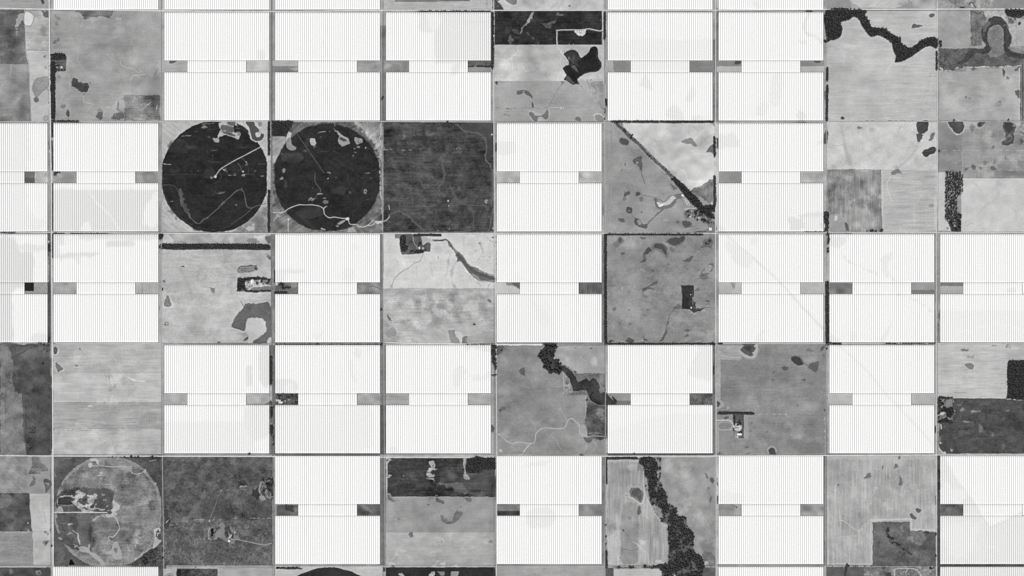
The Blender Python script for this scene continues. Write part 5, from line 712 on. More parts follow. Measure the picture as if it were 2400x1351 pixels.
wood2 = [(560, 62), (720, 62), (712, 110), (690, 190), (688, 240), (735, 255), (770, 320), (765, 400), (740, 405), (690, 390), (650, 395), (600, 355), (565, 330), (575, 290), (550, 250), (515, 210), (530, 180), (560, 140), (590, 100)]
poly(wood2, 62, rough=.6, g=6); poly([(600, 150), (670, 150), (680, 250), (700, 300), (680, 350), (630, 330), (610, 270), (590, 200)], 78, rough=1.4, a=.8)
ring_ = [(600, 110), (625, 104), (650, 115), (675, 125), (700, 112), (712, 120), (590, 128), (575, 145), (560, 165), (548, 158), (540, 185), (528, 195), (520, 212), (535, 225), (550, 235), (562, 220), (570, 205), (590, 180), (600, 165), (625, 140), (645, 135), (665, 142), (690, 140), (700, 160), (688, 175), (672, 190), (680, 215), (668, 232), (655, 205), (640, 180), (560, 262), (575, 280), (588, 262), (598, 300), (580, 320), (575, 335), (598, 338), (615, 352), (625, 330), (640, 345), (650, 370), (640, 390), (660, 395), (672, 375), (690, 365), (700, 385), (715, 370), (730, 385), (745, 402), (760, 385), (765, 365), (745, 355), (730, 335), (715, 320), (700, 335), (712, 300), (728, 298), (740, 312), (722, 262), (710, 255), (735, 262), (722, 275), (705, 270), (758, 300), (620, 280), (610, 250), (630, 310), (650, 300), (600, 215), (612, 195)]
singles([(x, y, random.uniform(2.1, 3.3)) for x, y in ring_], 'big rounded dark tree of the ring wood above the winding marsh', 'big trees of the ring wood above the marsh')
singles([(820, 495, 1), (828, 508, 1.4), (840, 520, .9), (1045, 692, 2), (1250, 582, 1.5), (1173, 403, 1.4), (1030, 628, 1.2), (920, 385, 1.7), (930, 392, 1.5), (910, 378, 1.2), (800, 315, 1.4), (820, 325, 1.5), (845, 335, 1.4), (1330, 665, 1.8), (1342, 680, 2), (1352, 692, 2), (1362, 703, 2.2), (1305, 640, 1.2), (1255, 1110, 1.5)], 'small isolated dark tree on the bank of the winding marsh', 'isolated trees along the marsh')
line([(1272, 750), (1272, 1275)], 1.6, 50, brk=.15); blob(1270, 745, 8, 8, 45)
track([(72, 1068), (95, 1062), (115, 1080), (150, 1115), (200, 1155), (240, 1162), (300, 1150), (400, 1160), (470, 1158), (488, 1110), (495, 1060), (540, 1010), (600, 993), (700, 1002), (790, 998), (820, 975), (838, 920), (870, 893), (905, 900), (935, 930), (970, 960), (990, 965)], 1.4, 200, name='creek')
line([(440, 1160), (365, 1245), (360, 1275), (325, 1285)], 1.3, 205); line([(445, 920), (475, 950), (495, 1025)], .8, 172); line([(760, 770), (775, 820), (832, 905)], .8, 175); line([(740, 790), (765, 795)], 1, 185); line([(710, 1015), (670, 1060), (672, 1095), (715, 1120), (735, 1180), (770, 1230)], .8, 174); line([(945, 965), (970, 985), (975, 1050), (1010, 1090), (1030, 1140)], 1.1, 190); line([(1120, 1150), (1145, 1165), (1158, 1205)], 1, 188); line([(1050, 1170), (1045, 1215), (1015, 1250)], 1, 180); line([(650, 530), (690, 545), (790, 537)], .9, 170); line([(270, 1115), (290, 1150)], .8, 165)
poly([(980, 990), (1040, 960), (1050, 1080), (1000, 1080)], 170, a=.7, soft=2); poly([(925, 965), (990, 940), (1050, 930), (1045, 950), (990, 970)], 110, rough=1.4, brk=0) if False else line([(925, 968), (990, 942), (1045, 935)], 2, 105, rough=1.2, brk=.05); line([(870, 905), (900, 935)], 1.2, 85, brk=.1)
pond([(1012, 1095), (1070, 1105), (1115, 1118), (1100, 1150), (1060, 1158), (1030, 1140)], 96, rough=.8, halo=(1, 178, .5)); line([(1035, 1120), (1090, 1125)], 1, 120); blob(365, 1285, 16, 12, 80); blob(995, 1285, 26, 16, 78)
blob(25, 1000, 22, 40, 90, rough=1.4); 
# verge left of Q
grove([(5, 85), (62, 85), (60, 130), (30, 160), (60, 200), (62, 350), (45, 390), (40, 330), (10, 280), (8, 200)], 'ragged dark verge wood left of the winding marsh field', under=85, size=2, gaps=.35); belt([(8, 418), (66, 418)], 3.6, 'short dark cross hedge below the ragged verge wood', size=1.8)
line([(62, 90), (62, 395), (20, 402)], 1, 215, a=.8)
# ---- R (col 6,row 3)
F(1660, 790, .2146)
cell(6, 3, 138, m=4, m2=3, h=3, g=3)
rect(95, 88, 132, 700, 165, rough=.5, g=4); rect(132, 92, 360, 246, 160, h=6, rough=.6); line([(140, 210), (360, 225)], 3, 178, a=.7); line([(135, 250), (500, 248)], .8, 170, a=.5); line([(130, 92), (130, 700)], 1, 175, a=.6); blob(225, 120, 20, 16, 175, a=.8); line([(140, 140), (200, 190)], 2, 135, a=.7)
for (x, y, rx, ry, v) in [(600, 330, 80, 40, 122), (400, 500, 60, 60, 146), (740, 120, 90, 40, 148), (900, 540, 80, 50, 122), (950, 600, 60, 60, 155), (640, 700, 60, 60, 152), (380, 740, 160, 30, 150), (800, 720, 60, 30, 158), (850, 640, 200, 20, 124), (1100, 900, 60, 60, 120), (960, 1060, 80, 60, 160), (500, 900, 60, 80, 152), (750, 1000, 60, 40, 125), (560, 470, 200, 30, 124), (320, 640, 200, 30, 124), (1000, 170, 120, 60, 146), (840, 420, 60, 60, 120), (1100, 1020, 60, 50, 118), (250, 1150, 100, 60, 132), (1150, 760, 60, 60, 150), (880, 970, 60, 20, 160)]: blob(x, y, rx, ry, v, a=.55, soft=5, rough=3, h=3)
line([(400, 576), (160, 578)], 1, 160, a=.5); line([(600, 575), (740, 577)], 1, 165, a=.6); line([(130, 684), (600, 686)], 1, 115, a=.6, brk=.1); line([(700, 690), (1250, 690)], 1, 118, a=.6, brk=.1)
poly([(330, 140), (360, 100), (400, 76), (520, 76), (545, 100), (535, 200), (500, 235), (440, 240), (380, 215), (330, 165)], 172, rough=.5); for_ = line([(335, 150), (350, 110), (395, 90)], .8, 150, a=.5)
pond([(345, 135), (370, 105), (400, 90), (400, 62), (520, 62), (495, 95), (515, 120), (505, 155), (480, 185), (495, 205), (455, 215), (420, 200), (395, 180), (350, 150)], 86, rough=1, m2=4, g=4); poly([(400, 110), (470, 100), (470, 150), (420, 150)], 68, a=.8, rough=1.4, soft=1.4)
poly([(895, 235), (925, 205), (985, 208), (1030, 240), (1050, 285), (1020, 315), (970, 318), (920, 290)], 120, rough=.8, halo=(1.2, 150, .5)); pond([(905, 235), (935, 215), (985, 222), (1030, 265), (1045, 295), (1010, 312), (965, 305), (920, 275)], 66, rough=.6, m=2); line([(1045, 285), (1110, 330)], 3.4, 118, soft=1.2); poly([(1090, 330), (1130, 285), (1185, 265), (1215, 270), (1205, 320), (1195, 370), (1170, 388), (1120, 365)], 100, rough=.8, soft=1.2, halo=(1, 150, .4)); blob(1145, 330, 40, 40, 92, a=.6, soft=3)
poly([(805, 330), (830, 325), (875, 330), (865, 368), (830, 372), (812, 350)], 96, rough=1); line([(855, 330), (885, 300)], .8, 160); poly([(1075, 140), (1100, 125), (1140, 155), (1110, 165), (1075, 155)], 118, rough=1.2, soft=1.3); poly([(1220, 150), (1235, 110), (1272, 100), (1262, 135), (1245, 158)], 98, rough=1.2); blob(1262, 200, 16, 20, 120, soft=2); blob(708, 376, 20, 9, 112, rot=-30); blob(706, 470, 14, 9, 108); blob(1042, 470, 22, 12, 100, rough=1); blob(970, 750, 12, 10, 118); blob(708, 945, 20, 10, 118, a=.8); blob(470, 940, 10, 18, 118, a=.7); blob(460, 1030, 16, 10, 118, a=.7); blob(422, 1200, 24, 10, 112)
poly([(95, 700), (140, 690), (170, 720), (170, 755), (130, 780), (95, 780)], 162, rough=.5); poly([(96, 705), (125, 712), (140, 735), (120, 750), (96, 755)], 86, rough=.9)
blob(222, 770, 22, 16, 172, a=.8, rough=2, g=14)
spots([(560, 1000), (760, 960), (760, 1120), (600, 1120)], 20, .5, 1, 105, a=.7); spots([(420, 1020), (480, 1020), (480, 1110), (420, 1110)], 14, .5, 1, 115, a=.7); blob(640, 1040, 10, 6, 70); line([(600, 1110), (640, 1190)], 1.4, 160, a=.8); line([(560, 1080), (610, 1130)], 1.6, 150, a=.6); line([(940, 1110), (1050, 1130)], 1, 165, a=.7); line([(1050, 1150), (1230, 1100)], 1, 160, a=.6); line([(860, 860), (870, 930), (930, 1030)], 2, 155, a=.5, soft=1.5); line([(1165, 980), (1155, 1040), (1190, 1080)], 2, 115, a=.5, soft=1.5)
line([(495, 845), (860, 845)], 1.6, 172, rough=.6, brk=.05); line([(860, 850), (1260, 855)], 1, 112, brk=.15); line([(1275, 850), (1272, 1200)], 2, 180, rough=.9, brk=.1); line([(1240, 260), (1235, 700)], 1.2, 160, rough=.8, brk=.4, a=.7); line([(852, 835), (855, 860)], 1, 190)
poly([(95, 850), (270, 850), (270, 910), (95, 908)], 142, smooth=False); blob(190, 885, 34, 13, 98, soft=1.5); rect(386, 852, 440, 1110, 160, a=.7, rough=.8)
poly([(275, 850), (385, 850), (385, 1105), (300, 1105), (272, 1050)], 88, smooth=False, g=8, rough=.5); line([(385, 860), (385, 1060)], 1.6, 60, a=.6)
track([(90, 912), (210, 910), (245, 920), (265, 945), (275, 980)], 1.5, 225); poly([(100, 930), (250, 930), (262, 1015), (100, 1015)], 158, smooth=False, rough=.6); poly([(130, 945), (240, 945), (235, 1000), (130, 1000)], 128, rough=.5, a=.9); line([(105, 1015), (265, 1015)], 1.4, 170); rect(118, 1025, 270, 1270, 138, a=.8); rect(98, 1020, 118, 1270, 158)
poly([(278, 978), (355, 978), (345, 1015), (345, 1045), (315, 1045), (290, 1010)], 186, g=16, rough=1.3, m=0); blob(310, 1000, 16, 9, 120, rough=.6); blob(342, 995, 6, 6, 200); poly([(275, 1040), (320, 1050), (330, 1105), (300, 1100)], 135, g=12)
belt([(112, 832), (490, 838)], 5, 'dark straight tree row above the small farmyard at the lower right', size=1.9); belt([(280, 860), (288, 960)], 3.6, 'short upright tree row going down into the small farmyard at the lower right', size=1.8); singles([(340, 915, 1.4), (338, 940, 2), (345, 955, 2.2), (322, 965, 1.8), (330, 930, 1.6), (310, 940, 1.5), (340, 1045, 2), (352, 1040, 1.8), (362, 1050, 1.6), (278, 1020, 1.5)], 'dark yard tree in the small farmyard at the lower right', 'yard trees of the lower right farmyard')
barn(341, 1064, 14, 32, 90, 250, 'long bright white barn at the foot of the lower right farmyard', True); barn(318, 1093, 8, 9, 0, 235, 'small white shed below the long bright barn'); gbin(300, 1095, 5, 'tiny white round bin at the lower left corner of the small farmyard'); barn(304, 952, 8, 14, 20, 215, 'pale farmhouse at the top of the lower right farmyard'); barn(318, 1000, 7, 14, 90, 190, 'grey open shed ringed by the bright yard of the lower right farm')
blob(694, 1243, 54, 50, 168, rough=.4); blob(694, 1246, 46, 42, 150, rough=.4); blob(694, 1248, 42, 40, 172, rough=.4); pond([(665, 1230), (690, 1215), (720, 1225), (735, 1250), (738, 1285), (680, 1285), (658, 1258)], 84, rough=.7)
line([(110, 1275), (560, 1272), (640, 1278)], 1.2, 160, a=.8, brk=.1); blob(130, 1275, 14, 10, 85, rough=1.6); blob(435, 1272, 22, 5, 95, rough=1.4); line([(740, 1278), (1270, 1272)], 1, 165, a=.8)
singles([(1293, 130, 2), (1293, 140, 1.2), (1267, 804, 1.6), (1295, 678, 1.2), (122, 76, 2), (135, 76, 2), (148, 77, 1.8)], 'isolated dark roadside tree around the grey field with two linked ponds', 'roadside trees round the linked-pond field')
line([(1290, 560), (1290, 1100)], 1, 75, brk=.4); belt([(58, 330), (60, 410)], 3, 'small hedge on the verge left of the linked-pond field', size=1.5, gaps=.3)
# ---- S (col 8,row 3)
F(2180, 790, .2146)
rect(78, 80, 1300, 674, 186, h=6, m=3, hb=2, rough=.3); line([(105, 380), (110, 660)], 1.6, 208, a=.6, brk=.1); poly([(160, 260), (400, 260), (400, 380), (160, 380)], 176, a=.5, soft=4, h=7); rect(840, 170, 1300, 250, 176, h=6, a=.7)
poly([(325, 130), (345, 122), (418, 130), (412, 155), (385, 160), (345, 150)], 125, rough=1.4, soft=1.2); blob(445, 222, 34, 14, 155, rough=2.4, soft=1.6); pond([(372, 310), (400, 290), (440, 288), (475, 305), (468, 352), (430, 350), (405, 335)], 125, rough=.6, halo=(1, 202, .5)); line([(415, 360), (460, 362)], 1, 110, brk=.1); line([(415, 376), (455, 378)], 1.4, 105, brk=.1); blob(703, 103, 22, 10, 150, rough=1.4); blob(830, 98, 20, 14, 140, rough=1.4, rot=-30); blob(865, 105, 24, 22, 165, rough=1.2, halo=(1, 205, .5)); line([(270, 610), (400, 608)], 2.4, 150, a=.8, soft=1.2); line([(650, 545), (770, 565)], 4, 172, a=.5, soft=2)
rect(240, 676, 1300, 1278, 78, m=3, m2=3, h=3, g=5); poly([(100, 960), (260, 955), (260, 1278), (150, 1278), (100, 1180)], 80, rough=.8, g=5, h=3)
for (x, y, rx, ry, v, a) in [(550, 1010, 30, 40, 130, .7), (672, 1065, 22, 24, 120, .7), (800, 1195, 22, 40, 112, .7), (400, 925, 30, 10, 150, .8), (355, 805, 20, 10, 150, .8), (495, 807, 45, 6, 165, .9), (830, 808, 22, 5, 155, .8), (240, 1226, 20, 10, 185, .9), (370, 1050, 60, 24, 110, .6), (450, 960, 36, 40, 105, .5), (560, 860, 30, 60, 98, .5), (900, 1120, 60, 30, 95, .6), (500, 1110, 70, 16, 102, .6), (270, 1108, 20, 8, 115, .7), (320, 760, 20, 14, 112, .7), (600, 730, 60, 20, 98, .5), (805, 890, 24, 14, 100, .5), (480, 1225, 30, 8, 105, .7), (140, 1120, 40, 60, 98, .5), (840, 1050, 40, 60, 72, .5), (590, 1040, 30, 10, 115, .6)]: blob(x, y, rx, ry, v, a=a, rough=1.8, soft=1.6, h=3)
line([(570, 1040), (640, 1080)], .7, 100); line([(240, 675), (830, 676)], 1.4, 50, a=.8); line([(250, 670), (260, 800), (262, 940)], 1.3, 200, brk=.15); line([(245, 680), (248, 900)], .9, 130); line([(830, 676), (900, 682), (960, 690), (1300, 688)], 1.3, 212); line([(270, 780), (265, 930)], 1.2, 185, brk=.4); line([(110, 960), (95, 1020), (90, 1150), (100, 1220), (160, 1278)], 1.8, 150); line([(118, 960), (122, 1000)], 1.6, 215); line([(100, 1220), (130, 1260), (168, 1275)], 1.2, 220); blob(118, 1160, 10, 7, 225, rough=.5); line([(115, 1000), (108, 1160)], 1, 190, brk=.2); poly([(120, 1262), (168, 1255), (168, 1280), (140, 1280)], 190, rough=.6); line([(160, 1278), (1300, 1278)], 1.6, 190, a=.8)
rect(80, 660, 245, 945, 120, g=9, m2=8, rough=.4); blob(130, 835, 26, 10, 195, rough=1); rect(170, 690, 240, 770, 138, a=.8)
grove([(80, 655), (245, 658), (245, 678), (110, 685), (108, 780), (105, 855), (82, 855)], 'L-shaped dark tree edge at the top left of the small square farm wood', size=1.9, gaps=.05); grove([(110, 790), (150, 760), (180, 775), (240, 765), (250, 850), (225, 885), (180, 870), (170, 820), (120, 820)], 'dark tree mass across the middle of the small square farm wood', under=60, size=2, gaps=.15); grove([(82, 925), (110, 905), (180, 880), (200, 910), (245, 915), (245, 945), (82, 945)], 'dark tree mass along the foot of the small square farm wood', under=60, size=1.9, gaps=.15)
singles([(120, 700, 1.5), (160, 698, 1.8), (125, 730, 2.4), (120, 745, 2.2), (140, 740, 2.2), (172, 712, 1), (92, 875, 2), (92, 895, 2), (125, 880, 1.4), (125, 900, 1.5)], 'free-standing dark tree within the small square farm wood', 'free-standing trees in the square farm wood')
line([(82, 862), (105, 850), (130, 838)], 1.3, 220); barn(152, 833, 8, 13, 0, 215, 'pale roof in the clearing of the small square farm wood')
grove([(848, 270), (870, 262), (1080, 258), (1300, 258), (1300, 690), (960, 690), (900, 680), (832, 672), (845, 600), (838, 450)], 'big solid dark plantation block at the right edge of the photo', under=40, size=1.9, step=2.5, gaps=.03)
rect(47, 970, 65, 1050, 70); 
# ---- T (cols -1,0 row 4)
F(0, 1060, .21535)
rect(-600, 48, 552, 448, 150, m=6, m2=7, e=4, h=4); poly([(285, 50), (552, 50), (552, 448), (318, 448)], 150, m=3, smooth=False); rect(0, 48, 290, 448, 138, m2=10, e=5, h=5, a=.8, soft=3)
poly([(355, 55), (435, 55), (455, 110), (490, 140), (520, 195), (450, 215), (420, 240), (350, 235), (310, 238), (340, 170), (350, 110)], 118, rough=.8, g=7, m2=6); line([(435, 60), (460, 115), (485, 140), (500, 190)], 1, 160, a=.8); line([(310, 238), (370, 225), (440, 240)], 1.4, 88); line([(350, 60), (355, 120), (330, 200)], 1.4, 95, a=.8); line([(340, 190), (420, 180)], 1, 150); poly([(345, 258), (385, 258), (388, 320), (375, 370), (330, 375), (360, 330)], 110, rough=1.4); poly([(478, 300), (510, 292), (540, 315), (552, 310), (552, 375), (530, 415), (500, 440), (485, 380)], 102, rough=1, m2=6); blob(512, 345, 16, 12, 140)
poly([(-600, 448), (318, 448), (345, 865), (-600, 865)], 88, smooth=False, rough=.4, m2=10, g=5, h=4); poly([(0, 470), (100, 465), (90, 560), (0, 640)], 115, rough=2.5, soft=2, h=6); blob(200, 770, 60, 60, 110, a=.6, soft=4); line([(300, 740), (310, 860)], 3, 150, rough=1, brk=.1); blob(60, 730, 60, 50, 78, a=.5, soft=4); blob(230, 600, 60, 60, 76, a=.5, soft=5)
poly([(320, 450), (552, 450), (555, 1230), (372, 1230), (350, 900)], 186, smooth=False, rough=.5, m=3, m2=3, h=3); poly([(372, 960), (552, 960), (555, 1240), (380, 1240)], 172, smooth=False, a=.7, soft=2, m2=6); line([(440, 480), (520, 478)], 2, 165, brk=.2, rough=1); line([(470, 500), (468, 600), (485, 700), (500, 770)], 1.3, 158, a=.8); 
poly([(-600, 868), (350, 868), (372, 1240), (-600, 1240)], 145, smooth=False, h=6, m=4, g=3); blob(60, 890, 120, 20, 160, a=.5, soft=3, h=5); line([(0, 868), (300, 870)], 1.2, 200, rough=.5, brk=.05); line([(310, 866), (552, 862)], .9, 150); line([(305, 750), (308, 865)], 1, 190, brk=.2)
rect(-600, 1243, 552, 1253, 175); rect(-600, 1256, 552, 1600, 88, m2=9); blob(120, 1290, 20, 30, 120, soft=2); blob(420, 1310, 36, 36, 130, rough=1.4); blob(425, 1320, 18, 18, 85); blob(520, 1310, 30, 60, 75, soft=3)
blob(500, 878, 14, 6, 110, rough=1.4); blob(520, 890, 10, 8, 120, a=.8); blob(500, 982, 34, 22, 130, rough=1.6, g=12); blob(505, 985, 16, 12, 90, rough=1.6)
singles([(547, 848, 1.6), (561, 1025, 2), (561, 1014, 1.2)], 'lone dark tree left of the north-south gravel road near the bottom left', 'lone trees left of the bottom left road'); line([(545, 200), (550, 880)], 1, 95, a=.8)
# circle 3
rect(585, 50, 1760, 1240, 88, m=4, m2=5, g=4, h=2); poly([(1420, 1240), (1620, 1080), (1760, 900), (1760, 1240)], 78, g=10, rough=1); rect(1700, 50, 1812, 1350, 88, g=6, m2=8)
P = [(1180 + 590 * math.cos(t), 650 + 612 * math.sin(t)) for t in np.arange(0, 6.28, .12)]
P = [(min(max(x, 592), 1770), min(max(y, 58), 1242)) for x, y in P]
poly(P, 142, rough=.6, g=8, m2=8)
P2 = [(1180 + (x - 1180) * .962, 650 + (y - 650) * .965) for x, y in P]
poly(P2, 126, rough=1.2, h=7, m=7, m2=10, g=8, soft=1.4)
for _ in range(46):
    t_ = random.uniform(0, 6.28); r_ = math.sqrt(random.random()) * 520; x_ = 1180 + r_ * math.cos(t_); y_ = 650 + r_ * math.sin(t_)
    line([(x_ - random.uniform(10, 60), y_), (x_ + random.uniform(10, 60), y_ + random.uniform(-4, 4))], random.uniform(.7, 1.6), random.choice([86, 92, 146, 150]), a=.5, rough=1.4, brk=.3)
for s_, v_ in ((.994, 178), (.982, 104), (.97, 165), (.955, 150)): line([(1180 + (x - 1180) * s_, 650 + (y - 650) * s_) for x, y in P], .7, v_, a=.6, smooth=False)
poly([(640, 430), (1200, 400), (1210, 580), (1230, 650), (1150, 660), (1000, 720), (1010, 830), (1020, 1000), (980, 1080), (880, 1080), (700, 1000), (630, 830), (615, 650)], 84, rough=2, soft=2.4, h=4, m2=8, g=5)
poly([(850, 680), (1000, 680), (1000, 1000), (870, 1010)], 108, a=.85, rough=2, soft=2, h=3); blob(980, 880, 16, 110, 66, soft=2, a=.7); blob(1120, 440, 60, 30, 78, a=.7, soft=3)
for (x, y, rx, ry, v, a) in [(1440, 250, 60, 50, 82, .7), (1500, 190, 60, 30, 85, .7), (1130, 130, 70, 20, 88, .7), (1640, 590, 30, 40, 85, .6), (1350, 570, 40, 20, 85, .6), (1590, 460, 20, 20, 82, .6), (1430, 900, 30, 80, 92, .6), (1540, 860, 14, 60, 80, .6), (1320, 930, 50, 50, 100, .6), (1080, 260, 40, 14, 85, .5), (850, 230, 70, 30, 100, .6), (1500, 430, 90, 60, 135, .5), (1600, 700, 80, 60, 132, .4), (1250, 250, 90, 60, 135, .4), (880, 340, 120, 50, 132, .5), (1150, 800, 80, 90, 128, .5), (1450, 730, 90, 60, 132, .5), (1080, 1090, 40, 30, 88, .6), (1400, 1060, 40, 20, 82, .6), (660, 390, 24, 14, 75, .8)]: blob(x, y, rx, ry, v, a=a, soft=4, rough=3, h=2)
line([(625, 560), (625, 510), (660, 485), (740, 480), (800, 490)], 1.8, 182, rough=.8); line([(630, 570), (700, 585), (790, 580)], 1.4, 165, rough=.8); poly([(640, 490), (790, 500), (800, 570), (660, 580), (632, 540)], 60, rough=1.2, h=6)
poly([(780, 470), (850, 470), (840, 440), (830, 425), (880, 430), (905, 470), (880, 500), (860, 520), (870, 560), (920, 570), (960, 560), (930, 520), (950, 470), (1000, 455), (1040, 480), (1035, 520), (1000, 545), (1020, 560), (1055, 590), (1050, 620), (1000, 645), (900, 640), (850, 630), (820, 590), (790, 570), (810, 530), (820, 500)], 168, rough=2.2, h=14, g=12, m2=10, soft=.9)
blob(920, 520, 24, 20, 66, rough=1.8); blob(1010, 590, 26, 22, 70, rough=1.2); blob(930, 600, 30, 10, 75, rough=1.5); line([(860, 560), (940, 600), (1040, 620)], 1, 195)
for _ in range(34): x_ = random.uniform(790, 1050); y_ = random.uniform(430, 640); line([(x_ - random.uniform(8, 30), y_), (x_ + random.uniform(8, 30), y_ + random.uniform(-6, 6))], random.uniform(.7, 1.8), random.choice([60, 72, 190, 175]), rough=1.6, a=.8, brk=.1)
for _ in range(26): x_ = random.uniform(640, 1000); y_ = random.uniform(680, 1040); line([(x_ - random.uniform(6, 26), y_), (x_ + random.uniform(6, 26), y_ + random.uniform(-4, 4))], random.uniform(.6, 1.2), random.choice([55, 130, 150]), rough=1.4, a=.7, brk=.2); line([(1040, 615), (1140, 620), (1200, 635)], 1.8, 160, rough=1.2, brk=.1); poly([(620, 620), (660, 600), (670, 640), (610, 645)], 155, rough=1.4)
poly([(1225, 540), (1242, 520), (1262, 555), (1300, 570), (1302, 620), (1280, 640), (1255, 645), (1260, 680), (1230, 715), (1180, 715), (1145, 690), (1150, 670), (1190, 665), (1215, 630), (1235, 600)], 178, rough=1.4, g=8); blob(1200, 655, 16, 14, 85, rough=1.4); line([(1120, 700), (1145, 715)], 1.2, 170)
track([(582, 656), (900, 657), (1165, 658)], 1.6, 226, smooth=False)
line([(1245, 705), (1275, 745), (1298, 820), (1280, 870), (1235, 920), (1215, 925)], 1.6, 190, rough=.4); line([(1215, 915), (1185, 925), (1190, 960), (1240, 980), (1265, 1010)], 1.4, 180, rough=.8)
poly([(1250, 985), (1280, 990), (1300, 1060), (1330, 1150), (1260, 1160), (1210, 1110), (1165, 1110), (1160, 1095), (1210, 1080), (1230, 1030)], 160, rough=.7, halo=(.7, 190, .7)); blob(1255, 1070, 16, 24, 120, rough=1.2)
poly([(865, 1040), (890, 1028), (960, 1040), (985, 1085), (1040, 1110), (1100, 1165), (1140, 1240), (1110, 1240), (1080, 1190), (1030, 1150), (960, 1095), (880, 1080)], 165, rough=.7, halo=(.7, 188, .6)); poly([(840, 880), (860, 930), (870, 1000), (855, 1010), (840, 960)], 172, rough=1.2); line([(790, 855), (840, 890)], 1.6, 175, rough=.8); line([(800, 1000), (870, 1050)], 1.2, 160); line([(820, 1120), (860, 1080)], 1.4, 165, rough=.8)
for (x, y, rx, ry, v) in [(760, 795, 20, 14, 165), (760, 898, 24, 9, 165), (1115, 225, 12, 14, 175), (1095, 255, 28, 8, 180), (1100, 298, 16, 5, 165), (1138, 515, 18, 5, 165), (1120, 455, 16, 5, 150), (1030, 730, 16, 14, 165), (1000, 690, 14, 6, 150), (970, 1015, 14, 18, 165), (820, 1025, 14, 10, 165), (665, 930, 20, 16, 160), (750, 1040, 14, 12, 140), (1162, 590, 7, 6, 210), (1400, 1070, 24, 9, 180), (1525, 930, 18, 7, 175), (1497, 980, 12, 18, 175), (1482, 1022, 10, 14, 175), (1370, 740, 14, 10, 130), (1392, 845, 14, 8, 140), (665, 420, 24, 5, 140), (700, 355, 14, 5, 120)]: blob(x, y, rx, ry, v, rough=1.4, soft=.8, a=.9)
for y in (690, 710, 760, 805, 860): line([(620, y), (700, y + 4)], .9, 130, brk=.2, a=.7)
line([(680, 700), (700, 820), (780, 960)], .9, 110); line([(750, 590), (750, 650)], .8, 130)
poly([(985, 75), (1030, 65), (1070, 80), (1075, 120), (1090, 135), (1060, 130), (1040, 105), (1000, 100)], 178, rough=1.2); poly([(960, 130), (985, 115), (1000, 145), (990, 172), (965, 155)], 180, rough=1); line([(1000, 150), (1090, 145), (1200, 155), (1320, 160), (1370, 155), (1400, 180), (1440, 230), (1500, 238), (1555, 220)], 1.4, 180, rough=.5); blob(1020, 105, 26, 10, 88); blob(1575, 200, 26, 14, 165, rough=1.6); line([(1400, 90), (1500, 140), (1560, 190)], .9, 165)
poly([(1670, 860), (1700, 838), (1745, 840), (1765, 870), (1770, 950), (1730, 1000), (1690, 1040), (1660, 1050), (1680, 980), (1690, 930)], 178, rough=.8, halo=(.9, 205, .5)); poly([(1700, 880), (1740, 865), (1765, 900), (1765, 950), (1740, 960), (1710, 925)], 88, rough=1.4, g=14); line([(1715, 910), (1720, 885), (1745, 890)], 1, 220, rough=1); line([(1460, 1180), (1560, 1110), (1650, 1040)], 2.2, 165, rough=.7); blob(1465, 1170, 14, 10, 175); line([(1240, 1240), (1280, 1205), (1300, 1215)], 1.2, 150); blob(1690, 350, 16, 24, 165, rough=1.8); line([(1785, 80), (1785, 300)], 1.4, 140, brk=.1)
blob(600, 240, 6, 30, 110, rough=1.5); line([(595, 235), (610, 275)], .8, 165, brk=.1); line([(660, 1180), (705, 1130)], .9, 185, rough=1); poly([(615, 1110), (690, 1085), (715, 1130), (680, 1200)], 100, a=.7, rough=1.4); line([(690, 75), (775, 65)], .9, 130); line([(1620, 95), (1700, 88)], 1.2, 165, rough=.6)
pond([(760, 1180), (785, 1175), (808, 1220), (795, 1235), (758, 1232)], 22, rough=.5, m=0); blob(735, 1238, 30, 4, 50, rough=1.2)
singles([(1180, 55, 1.5), (1222, 57, 1.8), (1262, 56, 1.5), (1310, 57, 1.6), (1352, 57, 2), (1425, 52, 2.6), (1432, 62, 2.2), (1465, 58, 2), (1500, 56, 2.4), (1490, 60, 1.8), (1635, 60, 2), (1655, 55, 2.4), (1665, 62, 2), (1690, 58, 1.6), (1705, 56, 1.4)], 'dark roadside tree along the top of the bottom left crop circle', 'roadside trees over the bottom left crop circle')
spots([(1440, 1220), (1650, 1080), (1760, 1040), (1770, 1240), (1450, 1240)], 45, .6, 1.4, 46); singles([(1640, 1100, 2), (1655, 1090, 1.8), (1668, 1110, 1.6), (1600, 1120, 1.5), (1545, 1150, 1.6), (1570, 1160, 2.6), (1585, 1180, 2.8), (1560, 1200, 3), (1600, 1210, 2.6), (1575, 1225, 2.6), (1685, 1195, 2), (1740, 1140, 1.8), (1720, 1165, 1.6), (1720, 1110, 1.4), (1770, 1050, 1.6), (1772, 1075, 1.5), (1760, 1200, 1.6), (1800, 1230, 1.8), (1480, 1210, 1.4), (1440, 1235, 1.5)], 'dark pasture tree in the corner right of the bottom left crop circle', 'pasture trees right of the bottom left crop circle')
